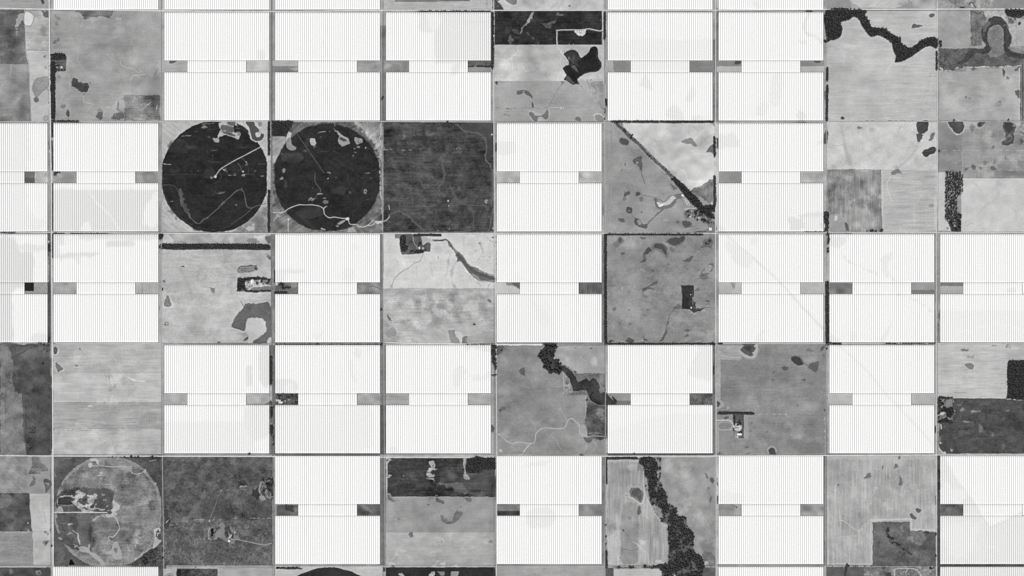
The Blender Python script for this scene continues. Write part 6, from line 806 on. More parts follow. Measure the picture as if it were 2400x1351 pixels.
# ---- U (col 1,row 4)
F(370, 1060, .21545)
rect(38, 52, 1245, 1232, 90, m=4, m2=6, g=9); rect(38, 740, 1245, 1232, 100, m=4, m2=5, g=9, rough=1)
for (x, y, rx, ry, v) in [(140, 340, 60, 50, 122), (480, 490, 40, 30, 125), (400, 590, 40, 40, 118), (540, 120, 40, 30, 118), (1000, 130, 120, 60, 108), (880, 540, 50, 60, 112), (700, 540, 60, 60, 72), (150, 240, 60, 40, 112), (620, 280, 30, 60, 110), (230, 420, 80, 60, 72), (1150, 640, 100, 60, 74), (600, 690, 120, 30, 74), (480, 300, 40, 60, 108), (240, 170, 30, 60, 76), (680, 640, 160, 40, 78), (860, 120, 60, 40, 106), (960, 230, 60, 60, 80), (370, 160, 50, 60, 82), (1000, 1040, 60, 50, 82), (450, 850, 60, 40, 80), (320, 1060, 60, 80, 78), (600, 960, 60, 50, 78), (760, 880, 50, 60, 76), (1030, 875, 34, 20, 74), (925, 930, 30, 30, 68), (860, 1010, 30, 30, 72), (780, 1170, 60, 40, 76), (700, 1150, 40, 30, 78), (380, 1060, 60, 30, 76), (680, 950, 34, 34, 68), (540, 760, 40, 30, 72), (600, 1120, 60, 60, 80), (550, 1180, 60, 30, 82), (860, 800, 30, 14, 72), (1180, 880, 14, 18, 66)]: blob(x, y, rx, ry, v, a=.6, soft=3.5, rough=3)
line([(265, 150), (270, 200), (210, 300)], 2, 125, a=.6, soft=1.5); spots([(140, 780), (560, 760), (560, 1210), (60, 1210), (60, 900)], 210, .5, 1.0, 34); spots([(560, 760), (1240, 760), (1240, 1210), (560, 1210)], 200, .5, 1.0, 36); spots([(1070, 860), (1180, 860), (1180, 980), (1050, 980)], 50, .4, .8, 44); spots([(820, 640), (870, 630), (870, 700), (820, 690)], 12, .3, .6, 44)
for _ in range(14): spots([(60, 780), (1230, 780), (1230, 1200), (60, 1200)], 1, 1.4, 3.2, 76, a=.6)
for _ in range(20): spots([(480, 950), (1000, 950), (1000, 1210), (480, 1210)], 1, 1.2, 2.6, 74, a=.6)
line([(150, 790), (260, 775), (350, 750), (450, 735), (700, 733), (850, 725), (1000, 720), (1235, 718)], 1.2, 160, rough=.8, brk=.05); line([(845, 700), (850, 725)], 2, 130); line([(686, 420), (640, 540), (558, 745)], .8, 150, smooth=False); blob(686, 422, 6, 6, 190, rough=.5); blob(557, 748, 7, 7, 220, rough=.4); line([(558, 750), (590, 810)], .9, 140)
poly([(62, 635), (110, 625), (115, 690), (145, 730), (130, 780), (120, 820), (90, 832), (70, 815), (75, 760)], 70, rough=.7, halo=(.7, 165, .7)); line([(85, 770), (110, 750), (120, 735)], 1, 195, rough=1); line([(145, 740), (180, 700)], 1.2, 70)
poly([(640, 800), (740, 770), (740, 900), (700, 930), (640, 940), (600, 960), (640, 880)], 132, rough=1.2, m=2); poly([(690, 900), (740, 880), (830, 960), (810, 1000), (760, 990)], 128, rough=1); poly([(560, 820), (600, 795), (660, 800), (680, 830), (640, 880), (600, 950), (560, 960), (545, 920), (550, 860)], 108, rough=1, g=10); line([(580, 810), (550, 860), (550, 930), (590, 960), (640, 930)], 2, 165, rough=1, brk=.05); blob(650, 830, 30, 16, 75, rough=1.5); poly([(575, 840), (605, 832), (615, 870), (605, 905), (585, 912), (575, 880)], 32, rough=1, m=0); line([(640, 840), (635, 870), (615, 880)], 1.6, 30, rough=.8)
poly([(730, 820), (790, 800), (830, 860), (900, 950), (840, 950), (790, 925), (740, 920)], 80, rough=1, g=8); poly([(790, 800), (830, 850), (895, 945), (850, 945), (810, 890)], 130, rough=.8, g=9); poly([(765, 845), (775, 880), (800, 895), (835, 880), (835, 900), (800, 930), (775, 950), (785, 910)], 188, rough=1.3, m=0, g=14); blob(822, 902, 10, 18, 62); spots([(830, 860), (880, 920), (840, 935)], 12, .3, .6, 50)
track([(800, 945), (880, 955), (1000, 980), (1140, 1008), (1170, 1008), (1250, 990)], 1.4, 176)
barn(775, 968, 12, 13, 0, 250, 'square bright white shed beside the farm pond in the dark rough pasture', True); barn(768, 945, 4, 5, 0, 220, 'tiny white hut above the square bright shed in the rough pasture')
poly([(1020, 440), (1040, 400), (1100, 410), (1115, 470), (1080, 500), (1030, 470)], 58, rough=1.6); line([(1110, 330), (1105, 400), (1130, 460), (1170, 510)], 2.4, 158, rough=1.2); poly([(1110, 480), (1170, 480), (1160, 520), (1120, 510)], 160, rough=1.4, a=.8); poly([(1120, 320), (1250, 280), (1255, 480), (1200, 500), (1140, 400)], 128, g=14, rough=1); line([(895, 375), (965, 375)], 3, 150, rough=1.4)
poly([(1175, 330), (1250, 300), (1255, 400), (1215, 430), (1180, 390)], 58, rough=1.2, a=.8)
singles([(1142, 300, 2), (1150, 315, 2), (1165, 298, 1.6), (1180, 310, 1.8), (1195, 302, 2), (1210, 295, 2), (1225, 300, 1.8), (1240, 292, 2), (1215, 285, 1.5), (1245, 310, 1.8), (1160, 330, 1.5), (1140, 345, 1.6), (1138, 358, 1.4), (1175, 350, 2.2), (1190, 362, 2.6), (1205, 350, 2.2), (1210, 372, 2.6), (1225, 360, 2), (1245, 350, 2.4), (1250, 330, 2), (1235, 375, 1.8), (1150, 395, 1.6), (1160, 410, 1.8), (1175, 400, 1.6), (1190, 390, 1.4), (1200, 410, 2), (1215, 420, 1.8), (1145, 420, 1.5), (1160, 430, 1.6), (1240, 430, 1.8), (1240, 450, 2), (1248, 470, 1.8), (1235, 470, 1.6), (1190, 450, 1.4), (1210, 460, 1.5), (1205, 480, 1.4), (1240, 510, 1.8), (1238, 525, 1.2)], 'dark tree with pale gaps in the clump at the right edge of the rough pasture', 'trees in the clump on the rough pasture edge')
singles([(895, 355, 1.5), (908, 362, 1.6), (922, 358, 1.6), (930, 370, 1.6), (945, 352, 1.4), (965, 358, 1.6)], 'dark tree in the short isolated row in the rough pasture', 'short isolated row in the rough pasture')
singles([(605, 1302, 2), (410, 1254, 1.6), (520, 1240, 1), (530, 940, 1.6), (750, 1088, 1.2), (980, 985, 1.2), (50, 1060, 1.5), (50, 1080, 1.4), (40, 1160, 2), (55, 1150, 1.8), (165, 815, 1.2), (735, 1070, 1.2), (745, 1235, 1), (995, 22, 2.4), (985, 24, 2)], 'small solitary dark tree dotted around the rough pasture', 'solitary trees of the rough pasture')
rect(55, 1268, 205, 1600, 175, smooth=False) if False else rect(55, 1268, 205, 1600, 172, m2=4); line([(80, 1350), (100, 1325), (150, 1325), (160, 1350)], 1.4, 95, rough=.8); blob(120, 1345, 24, 12, 120); rect(208, 1268, 650, 1600, 72, m2=8, g=9); poly([(210, 1285), (250, 1285), (250, 1360), (210, 1360)], 45, rough=1); rect(650, 1258, 1240, 1600, 165, h=4, m2=4); line([(650, 1260), (1240, 1258)], 1, 110, a=.7)
# ---- V (col 3,row 4)
F(880, 1060, .21536)
rect(130, 66, 1300, 486, 62, m=4, m2=5, h=6, g=5)
poly([(700, 240), (900, 200), (1300, 240), (1300, 480), (960, 480), (800, 400)], 82, a=.8, soft=4, rough=4, h=6, m2=8); poly([(715, 335), (880, 330), (1000, 420), (960, 450), (820, 400), (760, 370)], 118, a=.75, rough=2, h=8, soft=1.8); blob(840, 270, 60, 30, 105, a=.6, soft=3, h=6); blob(1080, 345, 70, 24, 105, a=.5, soft=3, h=5); blob(1190, 370, 60, 60, 98, a=.5, soft=4, h=5); blob(1090, 420, 60, 20, 55, a=.7, soft=2); blob(570, 370, 60, 40, 76, a=.5, soft=4)
poly([(590, 100), (640, 100), (650, 140), (645, 170), (675, 185), (625, 200), (590, 225), (560, 215), (575, 180), (600, 160), (590, 130)], 165, rough=1.4, g=10, h=8); poly([(555, 240), (590, 232), (625, 262), (600, 275), (570, 265)], 160, rough=1.6, h=8); line([(555, 292), (630, 290)], 2.4, 160, rough=1); line([(630, 290), (645, 320)], 1.4, 150); blob(624, 143, 10, 9, 110); blob(303, 256, 12, 10, 130, rough=1.2); line([(240, 320), (330, 322)], 2, 135, rough=1.4, brk=.1); line([(650, 405), (665, 410)], 1.4, 130); blob(668, 465, 22, 8, 165, rough=1.4); line([(640, 340), (670, 480)], 3, 48, soft=2, a=.7)
poly([(130, 75), (170, 72), (172, 95), (150, 125), (132, 130)], 160, rough=1.4); blob(138, 92, 16, 14, 100); poly([(132, 235), (170, 238), (190, 252), (150, 270), (130, 300)], 160, rough=1.6); poly([(125, 455), (160, 452), (180, 480), (130, 485)], 140, rough=1.4, g=14); line([(270, 90), (480, 88)], 1, 95, brk=.2); line([(700, 85), (820, 88)], 1.4, 85, brk=.2)
poly([(955, 70), (990, 70), (985, 120), (978, 180), (990, 240), (1010, 270), (1025, 295), (960, 298), (965, 240), (975, 200), (955, 130)], 148, rough=.9, g=10); line([(970, 80), (960, 130), (975, 190), (985, 240)], .9, 195); line([(960, 255), (1000, 260), (1020, 285)], 1.4, 185)
grove([(1105, 50), (1180, 62), (1300, 60), (1303, 190), (1150, 195), (1145, 232), (1005, 232), (990, 200), (985, 80), (1060, 64)], 'dark ragged wood in the top right corner of the three-banded field', under=42, size=2, step=2.5, gaps=.04)
line([(130, 130), (135, 470)], 1, 120, a=.7, brk=.1)
rect(118, 490, 1300, 876, 148, m=3, m2=3, h=2); blob(160, 630, 40, 110, 175, a=.6, soft=5); blob(800, 600, 100, 60, 155, a=.5, soft=5); blob(1200, 650, 60, 60, 158, a=.4, soft=5)
poly([(700, 685), (725, 685), (760, 720), (800, 755), (840, 740), (850, 680), (880, 650), (940, 640), (943, 680), (900, 740), (860, 780), (800, 788), (750, 770), (715, 730)], 115, rough=1, g=4); blob(783, 768, 24, 5, 72); line([(860, 680), (910, 660)], 1, 95)
poly([(655, 515), (675, 492), (700, 520), (745, 535), (735, 568), (690, 550), (660, 545)], 105, rough=1); blob(680, 510, 12, 9, 62, rough=1.6); poly([(980, 498), (1040, 498), (1050, 525), (1020, 542), (995, 530)], 110, rough=1); blob(605, 505, 26, 9, 128, a=.8); poly([(130, 490), (180, 490), (210, 520), (250, 520), (200, 528), (140, 520)], 112, rough=1.2); blob(577, 585, 14, 10, 110, rough=1.6); blob(930, 595, 14, 5, 105); blob(252, 738, 16, 5, 100); blob(252, 757, 12, 3, 115); blob(1250, 775, 30, 20, 130, rough=1.6, a=.7, h=5); blob(312, 721, 18, 2.5, 195); line([(450, 785), (395, 870)], 1, 115, brk=.3); line([(640, 650), (1220, 652)], .8, 135, a=.7); line([(600, 730), (598, 790)], .8, 160, a=.5)
rect(115, 878, 1300, 1268, 170, h=4, m=3, m2=3); line([(120, 890), (1290, 905)], 1.2, 192, a=.4, rough=1, brk=.1)
for (x, y, rx, ry, v) in [(300, 1075, 50, 30, 200), (220, 1130, 20, 60, 195), (400, 1160, 20, 40, 190), (670, 1082, 60, 12, 200), (1060, 1028, 30, 10, 195), (700, 950, 50, 40, 185), (820, 920, 30, 40, 185), (1240, 960, 60, 40, 188), (580, 1060, 120, 14, 180), (640, 1150, 200, 20, 160), (800, 1020, 250, 30, 160)]: blob(x, y, rx, ry, v, a=.6, soft=3, rough=3, h=3)
blob(1250, 970, 20, 22, 140, soft=2.4); poly([(352, 905), (370, 888), (420, 888), (432, 910), (395, 928), (360, 918)], 112, rough=1.4, soft=1.2, h=8); blob(714, 973, 8, 8, 135); ring(714, 973, 30, 188, a=.6); ring(755, 1108, 20, 192, a=.7)
poly([(140, 1215), (200, 1195), (235, 1260), (150, 1265)], 192, rough=1.2); pond([(178, 1242), (195, 1232), (218, 1245), (200, 1260)], 60, rough=.6); rect(118, 1234, 1300, 1268, 172, a=.6)
poly([(620, 1260), (640, 1215), (690, 1185), (730, 1200), (750, 1180), (760, 1200), (735, 1260)], 188, rough=1.4, g=10); blob(690, 1225, 30, 20, 165); poly([(835, 1262), (850, 1220), (900, 1215), (910, 1262)], 190, rough=1.4, g=10)
rect(112, 1270, 1305, 1600, 52, m=2, g=3); line([(1200, 1262), (1300, 1260)], 1, 150)
poly([(610, 1300), (620, 1262), (640, 1262), (635, 1340), (600, 1360), (585, 1345)], 175, rough=1.2, g=10); poly([(660, 1290), (700, 1265), (740, 1270), (748, 1330), (720, 1345), (690, 1320)], 130, rough=.8, halo=(.6, 175, .6)); poly([(835, 1290), (860, 1262), (908, 1265), (905, 1310), (880, 1360), (820, 1360)], 150, rough=1, halo=(.7, 185, .6)); poly([(250, 1315), (280, 1312), (315, 1335), (290, 1360), (260, 1340)], 165, rough=1.2)
rect(-240, 1280, 50, 1600, 150)
# ---- big circle top at x 730-860 (col 2,row 5)
F(640, 1325, 1)
rect(0, 5, 255, 260, 185, h=4); poly([(20, 60), (50, 28), (100, 8), (128, 4.5), (160, 8), (215, 30), (245, 70), (250, 260), (0, 260)], 52, m=2, rough=.4, halo=(1, 205, .5)); line([(10, 8), (66, 7)], 4, 60, rough=1.4, brk=.1)
belt([(8, 7), (64, 7)], 4, 'ragged dark tree row at the bottom edge left of the cut-off crop circle', size=1.6, gaps=.25)
F(0, 0, 1); rect(1162, 1326, 1415, 1500, 165, h=4); rect(898, 1330, 1160, 1340, 52)
# ---- W (col 5,row 4)
F(1400, 1060, .21536)
rect(90, 60, 1288, 1232, 148, m=4, m2=4, g=3)
poly([(105, 80), (440, 78), (500, 150), (505, 380), (540, 480), (580, 580), (680, 760), (762, 800), (765, 1190), (720, 1215), (110, 1245)], 166, rough=.5, smooth=False, v=7, vb=4, m2=4)
poly([(110, 80), (440, 78), (445, 110), (130, 120), (125, 320), (100, 700), (100, 360)], 182, rough=.6, smooth=False, a=.8)
poly([(140, 130), (480, 160), (500, 420), (330, 330), (300, 420), (230, 600), (180, 900), (120, 700), (110, 400)], 150, a=.6, soft=4, rough=3, v=8); poly([(300, 560), (440, 600), (450, 900), (440, 1190), (255, 1190), (260, 780)], 148, rough=1, soft=1.4, v=3, m2=5); rect(110, 850, 255, 1230, 185, v=6, a=.8, soft=1.5, rough=.8); poly([(460, 700), (600, 760), (680, 820), (700, 1180), (560, 1180), (540, 900)], 152, a=.6, soft=3, v=9); rect(442, 960, 560, 1200, 180, v=5, a=.7, soft=1.5); blob(380, 160, 60, 40, 190, a=.6, soft=3); blob(490, 980, 24, 24, 205, a=.8, soft=2); blob(640, 980, 30, 60, 180, a=.6, soft=3); blob(680, 1200, 60, 20, 195, a=.8, rough=1.6); blob(150, 840, 40, 60, 135, a=.6, soft=4, v=6)
line([(500, 150), (508, 390), (560, 540), (620, 650), (700, 770), (760, 800)], 3, 188, a=.7); line([(110, 1230), (700, 1222)], 2.4, 185, a=.7, brk=.05); line([(100, 360), (98, 900)], 2, 185, a=.7)
poly([(345, 420), (365, 390), (430, 378), (480, 410), (510, 460), (490, 530), (460, 545), (420, 510), (370, 480), (350, 450)], 118, rough=.7, halo=(1.4, 185, .6)); pond([(375, 430), (400, 400), (450, 395), (480, 440), (485, 500), (460, 525), (430, 490), (385, 465)], 88, rough=.9, soft=1.3, m=2); blob(455, 450, 20, 26, 108, a=.6, soft=2); line([(345, 490), (400, 510), (440, 548), (490, 555), (520, 470)], 1.4, 205, rough=.8); line([(300, 480), (345, 480)], 1.6, 190); line([(345, 350), (480, 350)], .9, 130, a=.6); line([(220, 465), (330, 460)], 1, 185, a=.6)
blob(455, 640, 22, 50, 98, soft=1.3, rough=1); blob(345, 715, 16, 22, 122, soft=1.5, a=.8); blob(281, 856, 13, 10, 90); line([(285, 860), (345, 920), (385, 970)], 1.1, 110, brk=.1); line([(385, 975), (430, 1000), (470, 1045), (550, 1110)], 1.3, 198); line([(440, 1010), (480, 1050)], 2.6, 195, a=.7); line([(260, 1070), (320, 1062), (380, 1070), (440, 1052)], 1.3, 105, a=.9); blob(254, 1147, 5, 5, 40); line([(330, 1090), (385, 1130)], .8, 130, a=.6); line([(180, 1210), (200, 1190), (380, 1190)], 1, 140, a=.5)
# eastern half
for (x, y, rx, ry, v) in [(760, 160, 50, 70, 190), (950, 230, 40, 60, 178), (1000, 370, 50, 80, 175), (960, 610, 30, 40, 195), (1000, 560, 30, 30, 182), (1100, 680, 50, 50, 180), (1150, 770, 60, 60, 182), (900, 660, 40, 30, 185), (1110, 960, 60, 60, 178), (1200, 1060, 60, 60, 120), (820, 250, 60, 80, 165), (870, 450, 60, 60, 158), (1100, 200, 90, 60, 140), (1180, 1000, 80, 40, 125), (1110, 1110, 40, 40, 158), (1220, 900, 60, 60, 165)]: blob(x, y, rx, ry, v, a=.6, soft=5, rough=3)
poly([(1170, 230), (1195, 230), (1215, 290), (1190, 280)], 112, rough=1); blob(1250, 308, 24, 34, 92, rough=.8); blob(1213, 400, 13, 18, 118, soft=1.4); blob(1235, 512, 13, 40, 110, soft=1.4); line([(940, 510), (1020, 512)], 1, 170); line([(970, 440), (985, 510)], 1, 125, a=.6); poly([(1150, 1110), (1250, 1100), (1285, 1230), (1170, 1230)], 105, g=8, rough=1.6, a=.8); blob(1190, 1215, 30, 14, 170, rough=1.4)
rect(450, 58, 690, 200, 130, a=.8, rough=2, g=8)
wood3 = [(455, 58), (590, 58), (640, 100), (662, 170), (640, 230), (655, 290), (690, 330), (715, 410), (740, 440), (775, 560), (850, 600), (870, 690), (970, 715), (978, 825), (1045, 880), (1050, 1080), (1130, 1150), (1172, 1250), (1140, 1275), (1140, 1420), (700, 1420), (700, 1300), (640, 1250), (660, 1225), (765, 1215), (765, 800), (690, 755), (700, 620), (620, 570), (575, 560), (560, 470), (550, 380), (545, 300), (515, 240), (505, 160), (460, 120)]
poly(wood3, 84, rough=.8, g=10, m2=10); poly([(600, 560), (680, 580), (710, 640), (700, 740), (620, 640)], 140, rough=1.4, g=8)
grove(wood3, 'broad dark creek wood winding down to the bottom edge right of centre', size=2.3, step=3.2, gaps=.18, patchy=True)
poly([(560, 110), (640, 100), (650, 200), (600, 200)], 72, a=.5)
line([(840, 1040), (830, 1010), (860, 980), (875, 920), (850, 870), (855, 830)], 1.4, 165, rough=1, brk=.1); line([(820, 730), (850, 770), (845, 860)], 1.4, 160, rough=1.2, brk=.2); line([(860, 630), (860, 680)], 1.4, 200, rough=.8, brk=.1); line([(715, 660), (710, 720)], 1.6, 175, rough=1); line([(630, 240), (665, 225)], 1.6, 180, rough=1)
singles([(525, 372, 1.9), (533, 410, 1.3), (690, 335, 1.5), (698, 372, 1.8), (678, 270, 2.2), (680, 240, 2.4), (672, 290, 1.8), (655, 300, 1.6), (680, 80, 2.4), (682, 95, 2.2), (655, 75, 1.8), (678, 170, 2.2), (680, 190, 2.4), (783, 575, 2), (700, 755, 2), (690, 718, 1.3), (720, 665, 1.2), (708, 628, 2.4), (600, 570, 3), (620, 150, 1.5), (608, 150, 2), (90, 797, 1.9), (92, 922, 2.2), (92, 1003, 1.8), (95, 1062, 1.3), (232, 1258, 2.8), (220, 1260, 1.8), (350, 1255, 2.4), (365, 1262, 2.2), (385, 1256, 2.4), (510, 1248, 3), (522, 1255, 2.6), (565, 1255, 2), (585, 1257, 1.8), (545, 1256, 1.6), (305, 478, .9), (318, 477, .9), (397, 22, 2.2), (105, 15, 1.4)], 'separate dark tree at the fringe of the light field beside the broad creek wood', 'fringe trees around the field beside the creek wood')
belt([(592, 1258), (700, 1248)], 4, 'hedge joining the foot of the light field to the broad creek wood', size=2.2); line([(90, 800), (92, 1250), (560, 1258)], 1.3, 55, brk=.05, smooth=False)
belt([(100, 72), (430, 66)], 4.8, 'dark hedge along the top left edge of the light field beside the creek wood', size=1.9); belt([(100, 80), (100, 340)], 3.8, 'dark hedge down the upper left edge of the light field beside the creek wood', size=1.8); belt([(97, 1080), (100, 1265)], 4.5, 'dark tree strip at the lower left corner of the light field beside the creek wood', size=1.9, gaps=.1)
rect(92, 1262, 175, 1600, 90, g=6); rect(180, 1272, 700, 1600, 185, h=5); line([(640, 1350), (660, 1310), (700, 1300)], 1, 205); rect(1140, 1255, 1288, 1600, 95, g=4, m2=5); poly([(780, 1350), (800, 1325), (840, 1340), (850, 1360)], 185, rough=1)
line([(1306, 280), (1306, 360)], 1.4, 40); line([(1308, 475), (1308, 560)], 2.6, 80)
# ---- X (col 7,row 4)
F(1920, 1060, .21536)
rect(78, 42, 1272, 1232, 172, v=6, vb=3, m=4, m2=3, g=3, rough=.3); rect(80, 42, 1270, 80, 180, rough=.5)
for (x, y, rx, ry, v) in [(660, 300, 60, 120, 148), (680, 450, 80, 70, 145), (640, 620, 70, 60, 148), (840, 370, 60, 50, 152), (400, 640, 50, 90, 148), (430, 760, 60, 60, 150), (370, 420, 30, 100, 192), (160, 200, 60, 90, 160), (870, 120, 90, 60, 188), (500, 1050, 60, 130, 158), (320, 980, 50, 60, 188), (180, 900, 100, 80, 180), (1000, 600, 40, 120, 185), (1080, 300, 60, 120, 160), (880, 600, 60, 80, 180), (240, 560, 60, 100, 178)]: blob(x, y, rx, ry, v, a=.6, soft=5, rough=3, v=5)
for x, v in ((160, 150), (205, 148), (240, 150), (300, 150), (345, 152), (450, 150), (545, 190), (580, 128), (690, 140), (765, 190), (1000, 190), (1130, 160), (1180, 158), (1215, 160), (495, 192)): line([(x, 95), (x + 2, 680)], 1, v, a=.5, brk=.1)
for x in (360, 420, 445, 470, 500, 520, 540): line([(x, 900), (x, 1200)], .9, 142, a=.6, brk=.1)
for L_ in ([(445, 100), (450, 330), (470, 390), (495, 340), (500, 100)], [(665, 200), (665, 350), (685, 375), (705, 350), (705, 220)], [(728, 110), (730, 390), (750, 410), (790, 400)], [(1030, 180), (1035, 340), (1075, 420), (1090, 400), (1095, 200)], [(180, 320), (320, 335), (380, 300), (420, 260)], [(90, 440), (150, 500), (170, 560)], [(1040, 360), (1090, 430), (1140, 450), (1165, 540), (1220, 530), (1230, 480)], [(590, 510), (640, 520), (690, 580), (700, 690)], [(760, 250), (800, 320), (840, 270)], [(370, 170), (390, 100), (420, 90)], [(960, 300), (980, 345), (1030, 355)]): line(L_, .9, 196, a=.6, rough=.6)
line([(90, 610), (130, 700), (165, 735), (260, 750), (320, 790), (380, 840), (430, 858), (470, 830)], 1.2, 205); line([(100, 625), (140, 700), (180, 735), (270, 765), (350, 830), (420, 862)], .7, 130, a=.6); line([(470, 845), (480, 875), (500, 870), (500, 780)], .9, 195); line([(200, 930), (330, 915), (420, 910), (440, 890)], 1, 200, a=.7)
poly([(485, 285), (520, 250), (565, 240), (560, 265), (510, 292)], 112, rough=1.6, soft=1.2); blob(820, 148, 22, 18, 122, rough=1.6, soft=1.2); blob(873, 68, 10, 10, 85, rough=1); blob(873, 50, 14, 4, 90); blob(680, 170, 10, 24, 115, soft=1.4); poly([(865, 320), (885, 270), (915, 330), (905, 360), (870, 350)], 98, rough=1.8, soft=1.2); blob(890, 320, 30, 50, 130, a=.5, soft=2.5); blob(440, 680, 14, 30, 122, a=.6, soft=2); blob(455, 790, 24, 8, 130, rot=-40, a=.7)
pond([(1048, 625), (1075, 610), (1105, 618), (1108, 645), (1085, 665), (1055, 655)], 100, rough=.8, halo=(1.4, 195, .6)); pond([(988, 680), (1005, 668), (1040, 700), (1058, 725), (1035, 735), (1000, 720)], 102, rough=.8, halo=(1.4, 192, .6))
line([(560, 740), (1000, 730), (1005, 840), (1260, 848)], 4.4, 196, a=.8, smooth=False); line([(560, 740), (575, 760), (575, 1230)], 2, 190, a=.7, smooth=False); line([(110, 1212), (575, 1215)], 3, 190, a=.7, smooth=False); line([(110, 1205), (570, 1208)], .7, 130, brk=.4)
poly([(582, 762), (985, 762), (990, 858), (1272, 870), (1272, 1246), (582, 1246)], 98, smooth=False, rough=.4, m=4, m2=5, g=5)
poly([(1000, 860), (1120, 870), (1160, 950), (1100, 1000), (980, 980), (950, 930)], 125, a=.8, rough=2.2, g=12, soft=1.6); line([(1000, 940), (1060, 930), (1110, 960), (1150, 940)], 1.4, 165, rough=1.5, brk=.1); line([(590, 860), (620, 880)], 2, 145, rough=1.2, brk=.2); blob(890, 830, 24, 20, 140, rough=2.4, g=12, a=.6); line([(780, 780), (820, 880)], 2, 115, a=.4); poly([(820, 1100), (980, 1100), (1100, 1180), (1000, 1230), (820, 1180)], 80, a=.6, rough=2.5, soft=3, g=8); spots([(590, 1040), (1260, 1040), (1260, 1230), (590, 1230)], 70, .3, .7, 50); spots([(1000, 1100), (1120, 1100), (1150, 1180), (980, 1180)], 24, .5, .9, 60)
line([(582, 765), (582, 1240)], 1.4, 60, brk=.2); line([(590, 762), (980, 762)], 1.2, 60, brk=.3)
line([(742, 840), (745, 910), (800, 965), (880, 1035), (960, 1080), (1010, 1110)], 3.4, 66, rough=1.4, soft=1.2, brk=.1, g=8)
singles([(745, 835, 2.2), (738, 855, 2.4), (752, 862, 2.2), (738, 872, 1.6), (735, 895, 1.5), (748, 900, 1.6), (760, 910, 1.6), (745, 922, 1.8), (755, 935, 1.8), (768, 928, 1.8), (780, 942, 1.8), (795, 935, 1.8), (805, 950, 1.8), (770, 955, 1.6), (765, 972, 1.4), (780, 985, 1.5), (795, 995, 1.8), (815, 985, 1.4), (830, 990, 1.3), (845, 1000, 1.8), (858, 1010, 1.8), (872, 1020, 1.8), (885, 1005, 1.2), (840, 1020, 1.2), (895, 1040, 1.3), (912, 1060, 1.8), (920, 1070, 1.6), (958, 1058, 1.3), (875, 1092, 1.5), (930, 1102, 1.2), (978, 1100, 1.1), (1005, 1108, .9), (818, 945, 1.2), (905, 1015, .9), (728, 792, .9)], 'small dark tree in the diagonal scatter across the dark pasture at the lower right', 'diagonal scatter of trees in the lower right pasture')
singles([(1140, 880, 1.6), (1160, 872, 2), (1180, 880, 2.4), (1095, 862, 1.4), (1110, 862, 1.4), (1080, 864, 1.2), (1268, 890, 2), (1268, 905, 1.8), (1268, 1130, 2), (1262, 1118, 1.4), (300, 1225, 2.2), (315, 1240, 2), (325, 1245, 1.6), (566, 1243, 1.8), (375, 1246, 1.4), (395, 1246, 1.6), (415, 1246, 1.4), (490, 1246, 1.4), (505, 1246, 1.2), (142, 1247, 1.2), (250, 1247, 1.1), (1205, 1265, 2.4), (1225, 1270, 2), (1245, 1262, 1.6)], 'dark edge tree bordering the dark pasture and striped field at the lower right', 'edge trees of the lower right pasture')
rect(78, 1250, 490, 1600, 92, m2=4); poly([(290, 1240), (325, 1230), (300, 1300), (290, 1345), (275, 1345)], 55, rough=1, a=.8); rect(490, 1250, 1270, 1600, 118, g=12, m2=12); poly([(730, 1320), (770, 1310), (780, 1350), (730, 1350)], 70, rough=1.2); line([(820, 1350), (822, 1290), (845, 1270), (1000, 1268), (1060, 1285), (1095, 1315), (1105, 1350)], 1.6, 190); poly([(850, 1280), (1000, 1280), (1080, 1350), (850, 1350)], 105, rough=1, g=12); line([(940, 1310), (960, 1280)], 1.4, 190); line([(880, 1320), (930, 1300), (950, 1280)], 2, 160, rough=1, brk=.1)
blob(200, 355, 6, 6, 100); line([(1265, 480), (1268, 570)], 3, 110, a=.8)
# ---- Y verge
F(2180, 1060, .2155)
belt([(93, 205), (94, 268)], 5, 'dark verge tree knot beside the bottom right white complex, upper', size=2); belt([(93, 350), (93, 415)], 6, 'dark verge tree knot beside the bottom right white complex, lower', size=2.2); singles([(90, 438, 1.8), (86, 430, 1.6), (64, 1130, 1.6), (62, 1140, 1.4)], 'single dark verge tree beside the bottom right white complex', 'single verge trees bottom right'); line([(78, 425), (105, 426)], 1.3, 220)
spots([(110, 1219), (1021, 1219), (1021, 1247), (110, 1247)], 40, .6, 1.3, 42)
# verge beside the white complexes in the fourth and lower rows (sheet AB / U)
F(620, 790, .2333)
belt([(64, 200), (64, 475)], 6, 'tall dark verge wood left of the road in the fourth row', size=2.0); belt([(70, 715), (70, 800)], 6, 'dark verge tree clump lower left of the road in the fourth row', size=2); belt([(68, 885), (70, 980)], 7, 'dark verge tree clump near the track mouth in the fourth row', size=2); belt([(85, 985), (85, 1060)], 3, 'thin dark verge tree line near the foot of the fourth row', size=1.5, gaps=.1); line([(45, 885), (75, 875), (95, 890)], 1.2, 215); singles([(86, 1083, 2.2)], 'diamond-shaped dark tree on the verge at the foot of the fourth row'); rect(48, 480, 80, 700, 165, rough=.6, m2=8); rect(48, 830, 60, 1190, 130)
poly([(75, 650), (105, 720), (48, 690), (48, 650)], 80, rough=1)
line([(110, 68), (1165, 66)], 1, 150, a=.7)
singles([(x, 75, r) for x, r in ((118, 1.6), (160, 1.2), (200, 1.8), (260, 1.4), (290, 1.6), (320, 1.3), (345, 1.5), (375, 1.6), (400, 1.6), (450, 1.8), (515, 1.8), (530, 1.9), (545, 1.6), (670, 1.6), (725, 1.2), (760, 1.3), (780, 1.2), (865, 1.1), (900, 1.5), (935, 1.8), (965, 1.4), (1035, 1.2), (1060, 1.3), (1115, 1.6), (1130, 1.4))], 'small dark roadside tree in the long dotted row between two stacked white complexes', 'dotted roadside row between two white complexes')
